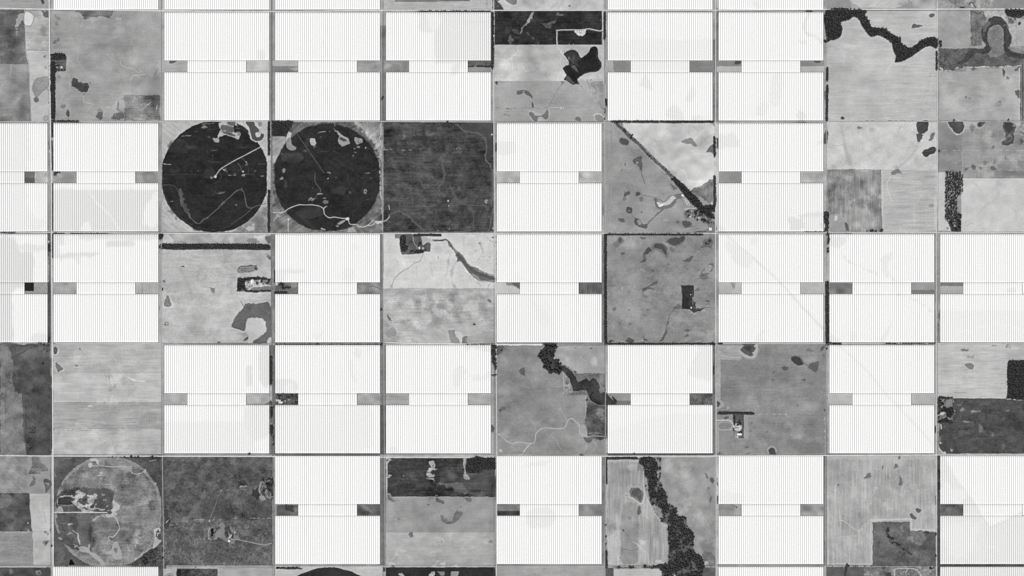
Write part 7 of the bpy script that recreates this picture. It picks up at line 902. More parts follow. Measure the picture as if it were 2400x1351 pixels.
F(1660, 530, .3083)
belt([(902, 430), (902, 560), (903, 740), (905, 900)], 8, 'tall dark shelterbelt left of the white complex in the third row right', size=2.1, step=2.6, gaps=.03); belt([(920, 894), (1010, 896)], 4, 'short dark hedge at the lower left corner of a white complex in the third row right', size=1.8); belt([(1345, 895), (1440, 895)], 3, 'left piece of the dark hedge below a white complex in the third row right', size=1.6, gaps=.1); belt([(1455, 893), (1728, 893)], 3, 'right piece of the dark hedge below a white complex in the third row right', size=1.6, gaps=.05); poly([(895, 425), (903, 418), (912, 430)], 50)
poly([(1748, 640), (1760, 640), (1760, 865), (1745, 865)], 115, g=16, smooth=False)
poly([(270, 890), (360, 890), (350, 905), (275, 905)], 85, rough=1); belt([(730, 44), (876, 44)], 1.8, 'thin dark hedge below the right half of a white complex in the second row', size=1.2); singles([(85, 897, 1.8), (98, 897, 1.8)], 'dark tree pair at the crossing below the spotted grey square', 'tree pair at the crossing')
F(1400, 0, .2333)
belt([(2100, 112), (2155, 114)], 3, 'short dark hedge across the road at the top right of the upper white complex', size=1.6); poly([(2018, 1213), (2088, 1213), (2080, 1237), (2022, 1237)], 100, rough=1)
belt([(145, 1222), (180, 1224)], 3.6, 'dark bush group left of the diagonal corridor top', size=1.7)
F(0, 530, .2147)
belt([(0, 72), (170, 74)], 3.6, 'dark tree line on the road above the left white complex of the third row', size=1.7, gaps=.15); belt([(585, 80), (700, 80)], 2.6, 'left piece of the thin dark hedge above the second white complex of the third row', size=1.4); belt([(770, 82), (1180, 82)], 2, 'right piece of the thin dark hedge above the second white complex of the third row', size=1.2)
belt([(573, 90), (573, 345)], 3.6, 'dark verge hedge left of the second white complex of the third row', size=1.6, gaps=.05); belt([(538, 210), (538, 280)], 5, 'dark tree knot left of the gravel road in the third row', size=2); line([(520, 175), (545, 163), (585, 165)], 1.2, 225); line([(520, 280), (545, 330), (548, 600)], 2.4, 150, a=.6); rect(519, 330, 532, 615, 150, g=14); spots([(519, 1160), (560, 1150), (560, 1270), (519, 1270)], 30, .6, 1.2, 48)
F(890, 0, .2221)
# faint see-through of the land below, painted into the white roof colour
def tp(P, v, **k): poly(P, v, tint=1, m=0, g=0, m2=0, rough=k.pop('rough', 1), **k)
F(0, 530, .2147)
tp([(0, 110), (110, 108), (160, 130), (230, 280), (365, 285), (370, 615), (160, 700), (135, 780), (150, 1272), (0, 1272), (-600, 1272), (-600, 110)], 231, smooth=False, soft=1.5); tp([(230, 200), (519, 220), (519, 275), (260, 270)], 238); tp([(350, 1200), (460, 1165), (519, 1190), (519, 1272), (350, 1272)], 240)
tp([(582, 88), (1730, 88), (1730, 145), (1100, 150), (860, 150), (830, 200), (700, 200), (640, 230), (660, 310), (582, 330)], 238); tp([(700, 110), (860, 110), (860, 205), (700, 205)], 250, smooth=False); tp([(1160, 210), (1180, 175), (1430, 165), (1465, 200), (1410, 225), (1180, 232)], 233); tp([(582, 310), (780, 300), (1060, 285), (1075, 310), (1000, 335), (820, 345), (640, 355), (582, 340)], 234); tp([(820, 340), (890, 340), (880, 400), (850, 420)], 243)
tp([(582, -397), (1730, -397), (1730, 60), (582, 60)], 234, smooth=False, soft=1.5); tp([(1730, -350), (1590, -220), (1560, -60), (1640, 0), (1730, -20)], 248, rough=3); tp([(880, -20), (960, -40), (1000, 60), (900, 60)], 248, rough=2); line([(960, -390), (1060, -250), (1200, -120), (1300, 40)], 3, 246, tint=1, m=0)
F(890, 0, .2221); tp([(410, 125), (1172, 125), (1172, 640), (585, 680), (570, 340), (410, 340)], 240, smooth=False, rough=.6); tp([(500, 150), (640, 150), (600, 330), (520, 260)], 248, rough=3); line([(680, 220), (1172, 240)], 3, 234, tint=1, m=0); tp([(760, 690), (870, 690), (800, 790), (750, 780)], 240, rough=2)
F(1400, 0, .2333); tp([(104, 400), (1160, 400), (1160, 610), (927, 610), (927, 728), (335, 728), (335, 610), (104, 610)], 247, smooth=False); tp([(440, 830), (485, 750), (555, 900), (430, 870)], 241); tp([(700, 1130), (780, 1050), (870, 1200), (700, 1180)], 241); tp([(880, 1030), (930, 900), (980, 870), (970, 1000)], 243); line([(2130, 130), (2080, 240), (2100, 340), (2180, 360), (2265, 440)], 6, 238, tint=1, m=0); tp([(2030, 410), (2110, 420), (2100, 445), (2040, 440)], 240); tp([(1760, 760), (1870, 760), (1830, 1040), (1740, 1030)], 246); tp([(1620, 1050), (1700, 1030), (1700, 1150), (1600, 1150)], 245); tp([(2020, 1120), (2090, 1150), (2080, 1210), (2020, 1210)], 238); tp([(970, 1160), (1060, 1180), (1080, 1210), (960, 1210)], 243); tp([(1590, 10), (1640, 10), (1640, 70), (1590, 80)], 243, rough=3)
F(1660, 270, .2146); tp([(112, 220), (200, 220), (260, 190), (300, 220), (350, 335), (200, 350), (112, 375)], 241, rough=.5); tp([(885, 1120), (920, 1120), (1000, 1140), (1000, 1070), (1258, 1060), (1258, 1230), (1060, 1240), (900, 1250)], 235, rough=1.5); tp([(1060, 1110), (1240, 1120), (1258, 1250), (1050, 1250)], 245, rough=4); tp([(1190, 310), (1258, 240), (1258, 315)], 240); tp([(112, 740), (1258, 740), (1258, 1060), (880, 1100), (800, 1268), (112, 1268)], 249, smooth=False); tp([(120, 1180), (200, 1268), (112, 1268)], 240)
F(1660, 530, .3083); line([(150, 80), (350, 250), (520, 400), (700, 600), (870, 780)], 5, 237, tint=1, m=0, smooth=False); line([(930, 850), (1190, 1080), (1330, 1250), (1710, 1660)], 4, 243, tint=1, m=0, smooth=False); tp([(130, 120), (300, 200), (330, 300), (260, 310), (180, 260)], 244, rough=2); tp([(320, 100), (380, 85), (370, 140), (325, 145)], 245); tp([(360, 880), (400, 780), (430, 810), (400, 880)], 245); tp([(920, 75), (1000, 75), (1060, 90), (1000, 160), (920, 155)], 239, rough=2); line([(1010, 220), (1050, 255), (1150, 300), (1260, 350), (1400, 400), (1430, 490), (1480, 545), (1580, 565), (1690, 650)], 6, 237, tint=1, m=0, rough=2, brk=.1); tp([(1300, 260), (1380, 205), (1405, 215), (1360, 280)], 242); tp([(1330, 280), (1360, 290), (1380, 370), (1330, 350)], 244, rough=2); tp([(1300, 880), (1370, 760), (1395, 765), (1340, 880)], 244); tp([(1080, 880), (1090, 800), (1130, 810), (1110, 880)], 245); tp([(920, 820), (1000, 870), (1000, 885), (920, 885)], 242); tp([(2270, 480), (2340, 480), (2340, 510), (2280, 515)], 240); tp([(1762, 640), (2900, 640), (2900, 885), (1762, 885)], 247, smooth=False, rough=.5); line([(1800, 830), (2000, 790), (2200, 740), (2400, 800)], 4, 250, tint=1, m=0)
F(620, 530, .2146); tp([(117, 480), (260, 470), (435, 480), (435, 500), (260, 510), (117, 500)], 240); tp([(117, 490), (240, 500), (230, 560), (200, 612), (117, 612)], 244); tp([(860, 480), (900, 450), (970, 490), (1005, 580), (950, 640), (880, 600)], 246, rough=3); tp([(540, 1180), (640, 1160), (600, 1260), (550, 1260)], 247, rough=2); tp([(970, 190), (1020, 190), (1020, 260), (960, 260)], 247)
F(620, 790, .2333); tp([(107, 430), (320, 445), (330, 560), (340, 690), (107, 700)], 239, rough=.8); tp([(200, 480), (300, 480), (310, 560), (220, 560)], 246, rough=3); tp([(107, 700), (1100, 700), (1100, 1100), (900, 1166), (107, 1166)], 247, smooth=False, rough=2); tp([(885, 160), (920, 115), (960, 130), (975, 215), (930, 210)], 243); tp([(845, 240), (885, 230), (880, 300), (930, 450), (890, 450), (860, 350)], 245); tp([(2035, 85), (2272, 85), (2272, 150), (2100, 120), (2040, 150)], 241, rough=1.5); tp([(1930, 310), (2030, 320), (2030, 420), (2272, 350), (2272, 430), (2040, 430), (1920, 490), (1890, 480)], 244, rough=2.5); tp([(1260, 1140), (1300, 1100), (1330, 1120), (1320, 1166), (1260, 1166)], 244); tp([(-180, 300), (-130, 300), (-130, 480), (-180, 480)], 238)
F(0, 0, 1); tp([(385, 988), (590, 988), (600, 1062), (440, 1062), (385, 1062)], 246, rough=.6, smooth=False); tp([(575, 955), (632, 955), (632, 1020), (590, 1030), (570, 985)], 242, rough=2); tp([(608, 815), (631, 815), (631, 900), (612, 900)], 236); tp([(1212, 640), (1290, 720), (1290, 800), (1165, 800), (1190, 700)], 249); tp([(1245, 700), (1270, 720), (1290, 750), (1270, 770)], 246, rough=2); tp([(1640, 810), (1672, 810), (1672, 885), (1615, 880)], 243, rough=2); tp([(1430, 1010), (1560, 970), (1672, 970), (1672, 1062), (1430, 1062)], 248, smooth=False, rough=1); tp([(1165, 335), (1205, 332), (1205, 360), (1165, 362)], 243); tp([(620, 118), (600, 120), (605, 140), (620, 140)], 243); tp([(1240, 1196), (1292, 1194), (1295, 1232), (1240, 1235)], 242, rough=1.5); tp([(1230, 1090), (1290, 1078), (1280, 1090), (1245, 1095)], 245); tp([(1690, 1150), (1740, 1160), (1740, 1182), (1690, 1182)], 247); tp([(950, 1069), (960, 1322), (1164, 1322), (1164, 1069)], 250) if False else None; tp([(1560, 1060), (1540, 1010), (1610, 1000), (1620, 1050)], 248)
F(2180, 1060, .2155); tp([(110, 42), (160, 42), (280, 280), (430, 480), (560, 690), (650, 820), (800, 750), (1060, 630), (1100, 1218), (110, 1218)], 240, smooth=False, rough=.6); tp([(120, 350), (380, 420), (300, 560), (120, 520)], 247, rough=4); line([(430, 480), (560, 690), (655, 822), (800, 750), (1060, 630)], 3, 234, tint=1, m=0, smooth=False); tp([(110, 1247), (1100, 1247), (1100, 1400), (110, 1400)], 238, smooth=False); tp([(110, 900), (250, 760), (500, 820), (470, 1100), (260, 1130)], 245, rough=4); line([(480, 1130), (560, 1030), (680, 1020), (760, 1060)], 3, 246, tint=1, m=0, rough=2)
F(0, 0, 1); tp([(125, 1329), (371, 1329), (371, 1400), (125, 1400)], 241, smooth=False)
tp([(-134, 289), (60, 289), (60, 480), (110, 520), (70, 543), (-134, 543)], 245, rough=3, soft=4)

F(0, 0, 1); rect(2395, 662, 2455, 690, 246); rect(2395, 1182, 2455, 1210, 246)
# ================================================================== materials
def mat(name):
    m = bpy.data.materials.new(name); m.use_nodes = True
    nt = m.node_tree; b = nt.nodes['Principled BSDF']; b.inputs['Roughness'].default_value = 0.95
    b.inputs['Specular IOR Level'].default_value = 0.0
    return m, nt, b
def noisy(nt, scale, lo, hi, detail=3, coord='Object'):
    tc = nt.nodes.new('ShaderNodeNewGeometry'); n = nt.nodes.new('ShaderNodeTexNoise'); n.inputs['Scale'].default_value = scale; n.inputs['Detail'].default_value = detail
    mr = nt.nodes.new('ShaderNodeMapRange'); mr.inputs['From Min'].default_value = 0.3; mr.inputs['From Max'].default_value = 0.7
    mr.inputs['To Min'].default_value = lo; mr.inputs['To Max'].default_value = hi
    nt.links.new(tc.outputs['Position'], n.inputs['Vector']); nt.links.new(n.outputs['Fac'], mr.inputs['Value'])
    return mr.outputs[0]
def soil_mat(name, lo=0.93, hi=1.07, rough=0.95):
    """crop and soil tone stored per vertex, broken up by procedural grain"""
    m, nt, b = mat(name); b.inputs['Roughness'].default_value = rough
    at = nt.nodes.new('ShaderNodeAttribute'); at.attribute_name = 'tone'
    mul = nt.nodes.new('ShaderNodeVectorMath'); mul.operation = 'SCALE'
    nt.links.new(at.outputs['Color'], mul.inputs[0]); nt.links.new(noisy(nt, 0.12, lo, hi, 5), mul.inputs['Scale'])
    nt.links.new(mul.outputs[0], b.inputs['Base Color'])
    return m
def flat_mat(name, v, lo=0.9, hi=1.1, scale=0.2, rough=0.95):
    m, nt, b = mat(name); b.inputs['Roughness'].default_value = rough; a = float(alb(v))
    mul = nt.nodes.new('ShaderNodeVectorMath'); mul.operation = 'SCALE'; mul.inputs[0].default_value = (a, a, a)
    nt.links.new(noisy(nt, scale, lo, hi, 4), mul.inputs['Scale']); nt.links.new(mul.outputs[0], b.inputs['Base Color'])
    return m
M_SOIL = soil_mat('field soil and crop'); M_WATER = soil_mat('pond water', .97, 1.03, 0.35); M_ROOFT = soil_mat('white patch-tinted roofing', .995, 1.005, .6)
M_TRACK = {}
def track_mat(v):
    k = int(round(v / 8) * 8)
    if k not in M_TRACK: M_TRACK[k] = flat_mat('gravel %d' % k, k, .82, 1.12, .05)
    return M_TRACK[k]
M_WALLW = flat_mat('white wall cladding', 225); M_SLAB = flat_mat('dark gutter slab', 84, .85, 1.1); M_BOUNDARY = flat_mat('dark boundary strip', 95, .8, 1.2)
M_DOOR = flat_mat('weathered door', 70); M_WIN = flat_mat('dark glass', 40); M_STEEL = flat_mat('galvanised steel', 165); M_TYRE = flat_mat('tyre rubber', 35)
M_BARK = flat_mat('bark', 70, .7, 1.2, 1.5); M_FARM = {}
def leaf_mat(name, v, lo, hi):
    m, nt, b = mat(name); mul = nt.nodes.new('ShaderNodeVectorMath'); mul.operation = 'SCALE'
    mul.inputs[0].default_value = (v, v, v); nt.links.new(noisy(nt, 0.11, lo, hi, 4), mul.inputs['Scale']); nt.links.new(mul.outputs[0], b.inputs['Base Color'])
    return m
M_LEAF = leaf_mat('tree foliage', 0.05, .45, 1.8)

# ================================================================== mesh helpers
def link(name, me, m=None, parent=None, loc=None, kind=None, label=None, cat=None, group=None):
    o = bpy.data.objects.new(name, me); COL.objects.link(o)
    if m is not None and not me.materials: me.materials.append(m)
    if parent: o.parent = parent
    if loc: o.location = loc
    tagp(o, kind, label, cat, group); return o
def tagp(o, kind=None, label=None, cat=None, group=None):
    for k, v in (('kind', kind), ('label', label), ('category', cat), ('group', group)):
        if v: o[k] = v
def mesh_np(name, V, Fq, tri=False):
    me = bpy.data.meshes.new(name); V = np.asarray(V, np.float32); Fq = np.asarray(Fq, np.int32); k = Fq.shape[1]
    me.vertices.add(len(V)); me.vertices.foreach_set('co', V.ravel())
    me.loops.add(Fq.size); me.loops.foreach_set('vertex_index', Fq.ravel())
    me.polygons.add(len(Fq)); me.polygons.foreach_set('loop_start', np.arange(0, Fq.size, k, dtype=np.int32))
    me.update(calc_edges=True); return me
def tone(me, g, f=1.0):
    a = me.attributes.new('tone', 'FLOAT_COLOR', 'POINT'); c = np.ones((len(g), 4), np.float32); c[:, :3] = np.minimum(alb(g) * f, .87)[:, None]
    a.data.foreach_set('color', c.ravel())
def sample(A, x, y):
    fx = np.clip(np.asarray(x) + OX, 0, RW - 2); fy = np.clip(np.asarray(y) + OY, 0, RH - 2)
    ix = fx.astype(int); iy = fy.astype(int); tx = fx - ix; ty = fy - iy
    return (A[iy, ix] * (1 - tx) + A[iy, ix + 1] * tx) * (1 - ty) + (A[iy + 1, ix] * (1 - tx) + A[iy + 1, ix + 1] * tx) * ty
def W(x, y, z=0.0): return ((x - CX) * S, (CY - y) * S, z)
def grid(xs, ys, z, name):
    X, Y = np.meshgrid(xs, ys); n, m = X.shape
    V = np.stack([(X - CX) * S, (CY - Y) * S, np.full_like(X, z)], -1).reshape(-1, 3)
    i = np.arange(n * m).reshape(n, m)
    Fq = np.stack([i[1:, :-1], i[1:, 1:], i[:-1, 1:], i[:-1, :-1]], -1).reshape(-1, 4)
    me = mesh_np(name, V, Fq); tone(me, np.clip(sample(R, X.ravel(), Y.ravel()), 18, 246)); return me
def steps(cuts, total0, total1):
    """cuts: list of (a, b, step) covering total0..total1"""
    out = [total0]
    for a, b, s in cuts:
        n = max(1, int(math.ceil((b - a) / s))); out += list(np.linspace(a, b, n + 1)[1:])
    return np.array(out)

# local contrast of the soil map (the sheets were read slightly soft)
f_ = np.fft.rfft2(R); fy_ = np.fft.fftfreq(RH)[:, None]; fx_ = np.fft.rfftfreq(RW)[None, :]
B_ = np.fft.irfft2(f_ * np.exp(-2 * math.pi ** 2 * (fx_ ** 2 + fy_ ** 2) * 1.7 ** 2), s=(RH, RW)).astype(np.float32)
R = R + 0.65 * (R - B_)
# ================================================================== ground, fields, water, roads
gm = mesh_np('ground', [W(-8000, -8000, -0.6), W(10400, -8000, -0.6), W(10400, 9300, -0.6), W(-8000, 9300, -0.6)], [(3, 2, 1, 0)])
mg, nt, b = mat('distant farmland'); vor = nt.nodes.new('ShaderNodeTexVoronoi'); vor.distance = 'CHEBYCHEV'; vor.inputs['Scale'].default_value = 1 / 805; vor.inputs['Randomness'].default_value = 0.25
geo = nt.nodes.new('ShaderNodeNewGeometry'); nt.links.new(geo.outputs['Position'], vor.inputs['Vector'])
bwn = nt.nodes.new('ShaderNodeRGBToBW'); mr = nt.nodes.new('ShaderNodeMapRange'); mr.inputs['To Min'].default_value = .12; mr.inputs['To Max'].default_value = .45
nt.links.new(vor.outputs['Color'], bwn.inputs[0]); nt.links.new(bwn.outputs[0], mr.inputs['Value']); nt.links.new(mr.outputs[0], b.inputs['Base Color'])
link('ground', gm, mg, kind='structure')

HALLS = {-1: (0, 1, 2, 5, 6), 0: (1, 2, 3, 5, 6), 1: (-1, 0, 4, 6), 2: (-1, 0, 2, 4, 6, 7, 8), 3: (1, 2, 3, 5, 7), 4: (2, 4, 6, 8), 5: (0, 6, 8)}
FS = 1.15
for j in range(-1, 6):
    for i in range(-1, 9):
        x0, x1, y0, y1 = GX[i + 1], GX[i + 2], GY[j + 1], GY[j + 2]
        if i in HALLS[j]:
            cx_ = [(x0, x0 + 62, FS), (x0 + 62, x0 + 196, 16), (x0 + 196, x1, FS)]
            cy_ = [(y0, y0 + 7, FS), (y0 + 7, y0 + 113, 3), (y0 + 113, y0 + 148, FS), (y0 + 148, y0 + 254, 3), (y0 + 254, y1, FS)]
        else:
            xa, xb = max(x0, -12), min(x1, 2412); ya, yb = max(y0, -12), min(y1, 1363)
            cx_ = [c for c in [(x0, xa, 20), (xa, xb, FS), (xb, x1, 20)] if c[1] - c[0] > .01]
            cy_ = [c for c in [(y0, ya, 20), (ya, yb, FS), (yb, y1, 20)] if c[1] - c[0] > .01]
        link('field', grid(steps(cx_, x0, x1), steps(cy_, y0, y1), 0.0, 'field'), M_SOIL, kind='structure')
for P in PONDS:
    xs = np.arange(min(p[0] for p in P) - 1, max(p[0] for p in P) + 2, 1.0); ys = np.arange(min(p[1] for p in P) - 1, max(p[1] for p in P) + 2, 1.0)
    X, Y = np.meshgrid(xs, ys); n, m = X.shape; xc, yc = X[:-1, :-1] + .5, Y[:-1, :-1] + .5
    ok = (sdf(P, xc, yc) < 0).ravel()
    if ok.sum() < 3: continue
    i = np.arange(n * m).reshape(n, m); Fq = np.stack([i[1:, :-1], i[1:, 1:], i[:-1, 1:], i[:-1, :-1]], -1).reshape(-1, 4)[ok]
    u, inv = np.unique(Fq.ravel(), return_inverse=True); X, Y = X.ravel()[u], Y.ravel()[u]
    me = mesh_np('pond', np.stack([(X - CX) * S, (CY - Y) * S, np.full_like(X, 0.3)], -1), inv.reshape(-1, 4)); tone(me, np.clip(sample(R, X, Y), 18, 240))
    link('pond', me, M_WATER, kind='structure')
def ribbon(name, P, wd, val, z, kind='structure', jit=0.12):
    """road or track surface of width wd (map units) along a polyline"""
    Q = [P[0]]
    for a, b in zip(P[:-1], P[1:]):
        L = math.hypot(b[0] - a[0], b[1] - a[1]); n = max(1, int(L / 5))
        for k in range(1, n + 1): Q.append((a[0] + (b[0] - a[0]) * k / n, a[1] + (b[1] - a[1]) * k / n))
    V = []; 
    for k, p in enumerate(Q):
        a, b = Q[max(k - 1, 0)], Q[min(k + 1, len(Q) - 1)]; dx, dy = b[0] - a[0], b[1] - a[1]; L = math.hypot(dx, dy) + 1e-6
        w1 = wd / 2 * (1 + random.uniform(-jit, jit)); w2 = wd / 2 * (1 + random.uniform(-jit, jit))
        V.append(W(p[0] - dy / L * w1, p[1] + dx / L * w1, z)); V.append(W(p[0] + dy / L * w2, p[1] - dx / L * w2, z))
    Fq = [(2 * k, 2 * k + 2, 2 * k + 3, 2 * k + 1) for k in range(len(Q) - 1)]
    me = mesh_np(name, V, Fq); return link(name, me, track_mat(val) if isinstance(val, (int, float)) else val, kind=kind)
for k, (nm, P, wd, val) in enumerate(TRACKS): ribbon(nm, P, wd * .92, float(val), 0.55 + 0.02 * (k % 9), jit=.3)
# section lines: thin dark strips laid along the field boundaries
for x in GX[1:]: ribbon('boundary_line', [(x, -240), (x, 1580)], .75, M_BOUNDARY, 0.9, jit=0.2)
for y in GY[1:]: ribbon('boundary_line', [(-150, y), (2460, y)], .75, M_BOUNDARY, 1.0, jit=0.2)
# roads: (points, width, tone)
ROADS = [([(114.5, -240), (115.5, 22), (118, 285), (120, 420), (120.5, 545), (122.5, 806), (124, 1066), (124.6, 1351), (126, 1580)], 2.3, 222),
 ([(376.6, -240), (377.5, 285), (378, 545), (379, 806), (380.5, 1066), (384, 1351), (384, 1580)], 1.4, 178),
 ([(635.5, -240), (636, 285), (635.6, 545), (637.5, 800), (640, 1066), (642.5, 1351), (642, 1580)], 2.6, 118),
 ([(894, -240), (894, 27), (894.5, 285), (896.5, 545), (899, 806), (901, 1066), (903, 1351), (903, 1580)], 1.2, 180),
 ([(1157, -240), (1157.2, 25), (1157.5, 285), (1160, 545), (1162.5, 808), (1164.5, 1066), (1163.5, 1351), (1165, 1580)], 1.9, 212),
 ([(1414, -240), (1414.5, 25), (1417, 285), (1418, 420), (1419, 545)], 1.5, 185), ([(1419.5, 806), (1419, 1066), (1417.5, 1351), (1418, 1580)], 1.5, 165),
 ([(1677.5, -240), (1677.6, 24), (1677.3, 285), (1677.2, 545), (1677.8, 806), (1678.3, 1066), (1678.3, 1351), (1678, 1580)], 1.7, 215),
 ([(1936.5, -240), (1937, 60), (1937.5, 285), (1936, 545), (1938, 806), (1935, 1066), (1934.5, 1351), (1935, 1580)], 1.2, 178),
 ([(2197.4, -240), (2197.5, 24), (2197.4, 285), (2197.2, 420), (2195.8, 545), (2195.5, 806), (2195.3, 1066), (2195.2, 1351), (2196, 1580)], 1.7, 208),
 ([(-150, 17), (0, 19.6), (115, 21.8), (380, 25.6), (640, 27.4), (780, 26), (894, 24.4), (1157, 24.8), (1414, 24.2), (1677, 24.3), (1937, 22.6), (2197, 21.6), (2460, 21.4)], 2.1, 224),
 ([(-150, 286), (115, 285.6), (380, 285.3), (640, 284.8), (894, 285), (1157, 286.6), (1414, 287.2)], 1.5, 190), ([(1672, 286.5), (1937, 285.8), (2197, 284.8), (2460, 284.6)], 1.4, 182),
 ([(-150, 542.5), (0, 543.6), (120, 545.2), (380, 546.8), (640, 547.8), (894, 547.6), (1160, 547), (1419, 546.6), (1677, 547), (1937, 546.2), (2197, 545.6), (2460, 545.4)], 2.1, 212),
 ([(130, 805.2), (380, 805.6)], 1.4, 200), ([(905, 803.6), (1160, 807.6), (1270, 807.2)], 2.2, 222), ([(1685, 805.4), (1937, 805.6), (2197, 805.4), (2460, 804.6)], 1.5, 200),
 ([(-150, 1067.5), (0, 1068.3), (124, 1069.2), (380, 1069.6), (640, 1070.6), (894, 1071.8), (1163, 1071.6), (1419, 1069.6), (1678, 1069.2), (1937, 1067.8), (2195, 1066.8), (2460, 1066.6)], 2.1, 226),
 ([(640, 804.2), (894, 805)], 1.2, 150), ([(385, 1325.8), (640, 1326)], 1, 150)]
for k, (P, wd, v) in enumerate(ROADS):
    P = smoothp(P, False, 3) if len(P) > 2 else P
    ribbon('road', P, wd, float(v), 1.2 + 0.06 * k, jit=.1)

# ================================================================== white H-shaped roofed complexes
HW, PITCH, GAP = 245.8, 245.8 / 50, 1.15
def wing(name, xs0, n, ya, yb, parent, ox, oy):
    """n long north-south bays; ya..yb in map units; low ridge along each bay"""
    ny = max(2, int((yb - ya) / 4.5) + 1); ys = np.linspace(ya, yb, ny); V = []; Fq = []; tn = []
    for k in range(n):
        xl, xr = xs0 + k * PITCH + GAP / S / 2, xs0 + (k + 1) * PITCH - GAP / S / 2; xm = (xl + xr) / 2; base = len(V)
        tv = sample(TINT, np.full(ny, xm), ys)
        for q in range(ny):
            y = ys[q]
            for x, z in ((xl, .4), (xl, 3.0), (xm, 3.35), (xr, 3.0), (xr, .4)):
                w_ = W(x, y, z); V.append((w_[0] - ox, w_[1] - oy, z)); tn.append(tv[q])
        for q in range(ny - 1):
            for c in range(4): a = base + q * 5 + c; Fq.append((a, a + 5, a + 6, a + 1))
        for e in (base, base + 5 * (ny - 1)):
            f = [(e, e + 1, e + 3, e + 4)] if e == base else [(e + 4, e + 3, e + 1, e)]
            Fq += f
    me = mesh_np(name, V, Fq); tone(me, np.array(tn), 1.035); return link(name, me, M_ROOFT, parent)
def slab(x0, y0, parent, ox, oy):
    e = 2.1 / S
    out = [(x0 - e, y0 - e), (x0 + HW + e, y0 - e), (x0 + HW + e, y0 + 112.9 + e), (x0 + HW - 54 + e, y0 + 112.9 + e), (x0 + HW - 54 + e, y0 + 140.3 - e), (x0 + HW + e, y0 + 140.3 - e),
           (x0 + HW + e, y0 + 253.3 + e), (x0 - e, y0 + 253.3 + e), (x0 - e, y0 + 140.3 - e), (x0 + 54 - e, y0 + 140.3 - e), (x0 + 54 - e, y0 + 112.9 + e), (x0 - e, y0 + 112.9 + e)]
    me = bpy.data.meshes.new('foundation_slab'); n = len(out); V = []
    for z in (-.2, .4):
        for p in out: w_ = W(p[0], p[1], z); V.append((w_[0] - ox, w_[1] - oy, z))
    me.from_pydata(V, [], [tuple(range(2 * n - 1, n - 1, -1))] + [(k, n + k, n + (k + 1) % n, (k + 1) % n) for k in range(n)]); me.update()
    return link('foundation_slab', me, M_SLAB, parent)
ORDN = ['first', 'second', 'third', 'fourth', 'fifth', 'sixth', 'seventh']
ROWN = {-1: 'row cut off by the top edge', 0: 'top full row', 1: 'second full row', 2: 'middle row', 3: 'fourth full row', 4: 'fifth full row', 5: 'row cut off by the bottom edge'}
for j in range(-1, 6):
    for n_, i in enumerate(HALLS[j]):
        x0, y0 = 125.5 + 259.8 * i, 29.3 + 260 * j - (.3 if j >= 4 else 0); ox, oy, _ = W(x0 + HW / 2, y0 + 126.6)
        t = bpy.data.objects.new('greenhouse_complex', None); COL.objects.link(t); t.location = (ox, oy, 0)
        lab = 'white H-shaped roof complex of fine striped bays, %s from left in the %s' % (ORDN[n_], ROWN[j])
        if j in (-1, 5): lab = 'white striped roof complex, %s from left in the %s' % (ORDN[n_], ROWN[j])
        tagp(t, None, lab, 'greenhouse', 'white H-shaped greenhouse complexes')
        slab(x0, y0, t, ox, oy)
        wing('roof_wing', x0, 50, y0, y0 + 112.9 - .2, t, ox, oy)
        wing('connecting_roof', x0 + 54.07, 28, y0 + 112.9 + .2, y0 + 140.3 - .2, t, ox, oy)
        wing('roof_wing', x0, 50, y0 + 140.3 + .2, y0 + 253.3, t, ox, oy)

# ================================================================== trees
def ico(sub):
    import bmesh
    bm = bmesh.new(); bmesh.ops.create_icosphere(bm, subdivisions=sub, radius=1); V = np.array([v.co[:] for v in bm.verts]); Fc = np.array([[v.index for v in f.verts] for f in bm.faces]); bm.free(); return V, Fc
def crown(sub, nleaf, seed):
    r = np.random.default_rng(seed); V, Fc = ico(sub); ph = r.uniform(0, 6, 6)
    d = 1 + .14 * np.sin(3.1 * V[:, 0] + ph[0]) * np.cos(2.7 * V[:, 1] + ph[1]) + .1 * np.sin(5.3 * V[:, 1] + 4 * V[:, 2] + ph[2]) + r.uniform(-.12, .12, len(V))
    V = V * d[:, None] * .86; V[:, 2] = V[:, 2] * .85 + .05
    tri = [V]; ft = [Fc]; n0 = len(V)
    D = r.standard_normal((nleaf, 3)); D /= np.linalg.norm(D, axis=1)[:, None]; D[:, 2] = np.abs(D[:, 2]) * .9 - .15
    for k in range(nleaf):
        c = D[k] * r.uniform(.78, 1.08); a = r.standard_normal(3); a /= np.linalg.norm(a); b_ = np.cross(a, D[k]); b_ /= np.linalg.norm(b_) + 1e-6; s = r.uniform(.13, .3)
        tri.append(np.array([c + a * s, c + b_ * s, c - a * s * .9, c - b_ * s * 1.1])); ft.append(np.array([[n0, n0 + 1, n0 + 2], [n0, n0 + 2, n0 + 3]])); n0 += 4
    return np.vstack(tri).astype(np.float32), np.vstack(ft).astype(np.int32)
def trunk_np():
    V = []; Fc = []
    def tube(p0, p1, r0, r1):
        b = len(V)
        for p, r in ((p0, r0), (p1, r1)):
            for k in range(5): V.append((p[0] + r * math.cos(k * 1.2566), p[1] + r * math.sin(k * 1.2566), p[2]))
        for k in range(5): q = (k + 1) % 5; Fc.append((b + k, b + q, b + 5 + q)); Fc.append((b + k, b + 5 + q, b + 5 + k))
    tube((0, 0, 0), (.02, 0, 1.2), .1, .06); tube((.02, 0, .8), (.4, .15, 1.4), .045, .02); tube((.02, 0, .75), (-.35, -.2, 1.35), .045, .02)
    return np.array(V, np.float32), np.array(Fc, np.int32)
CR_S = [crown(1, 26, 100 + k) for k in range(8)]; CR_B = [crown(2, 150, 200 + k) for k in range(6)]; TRK = trunk_np()
big_me = []
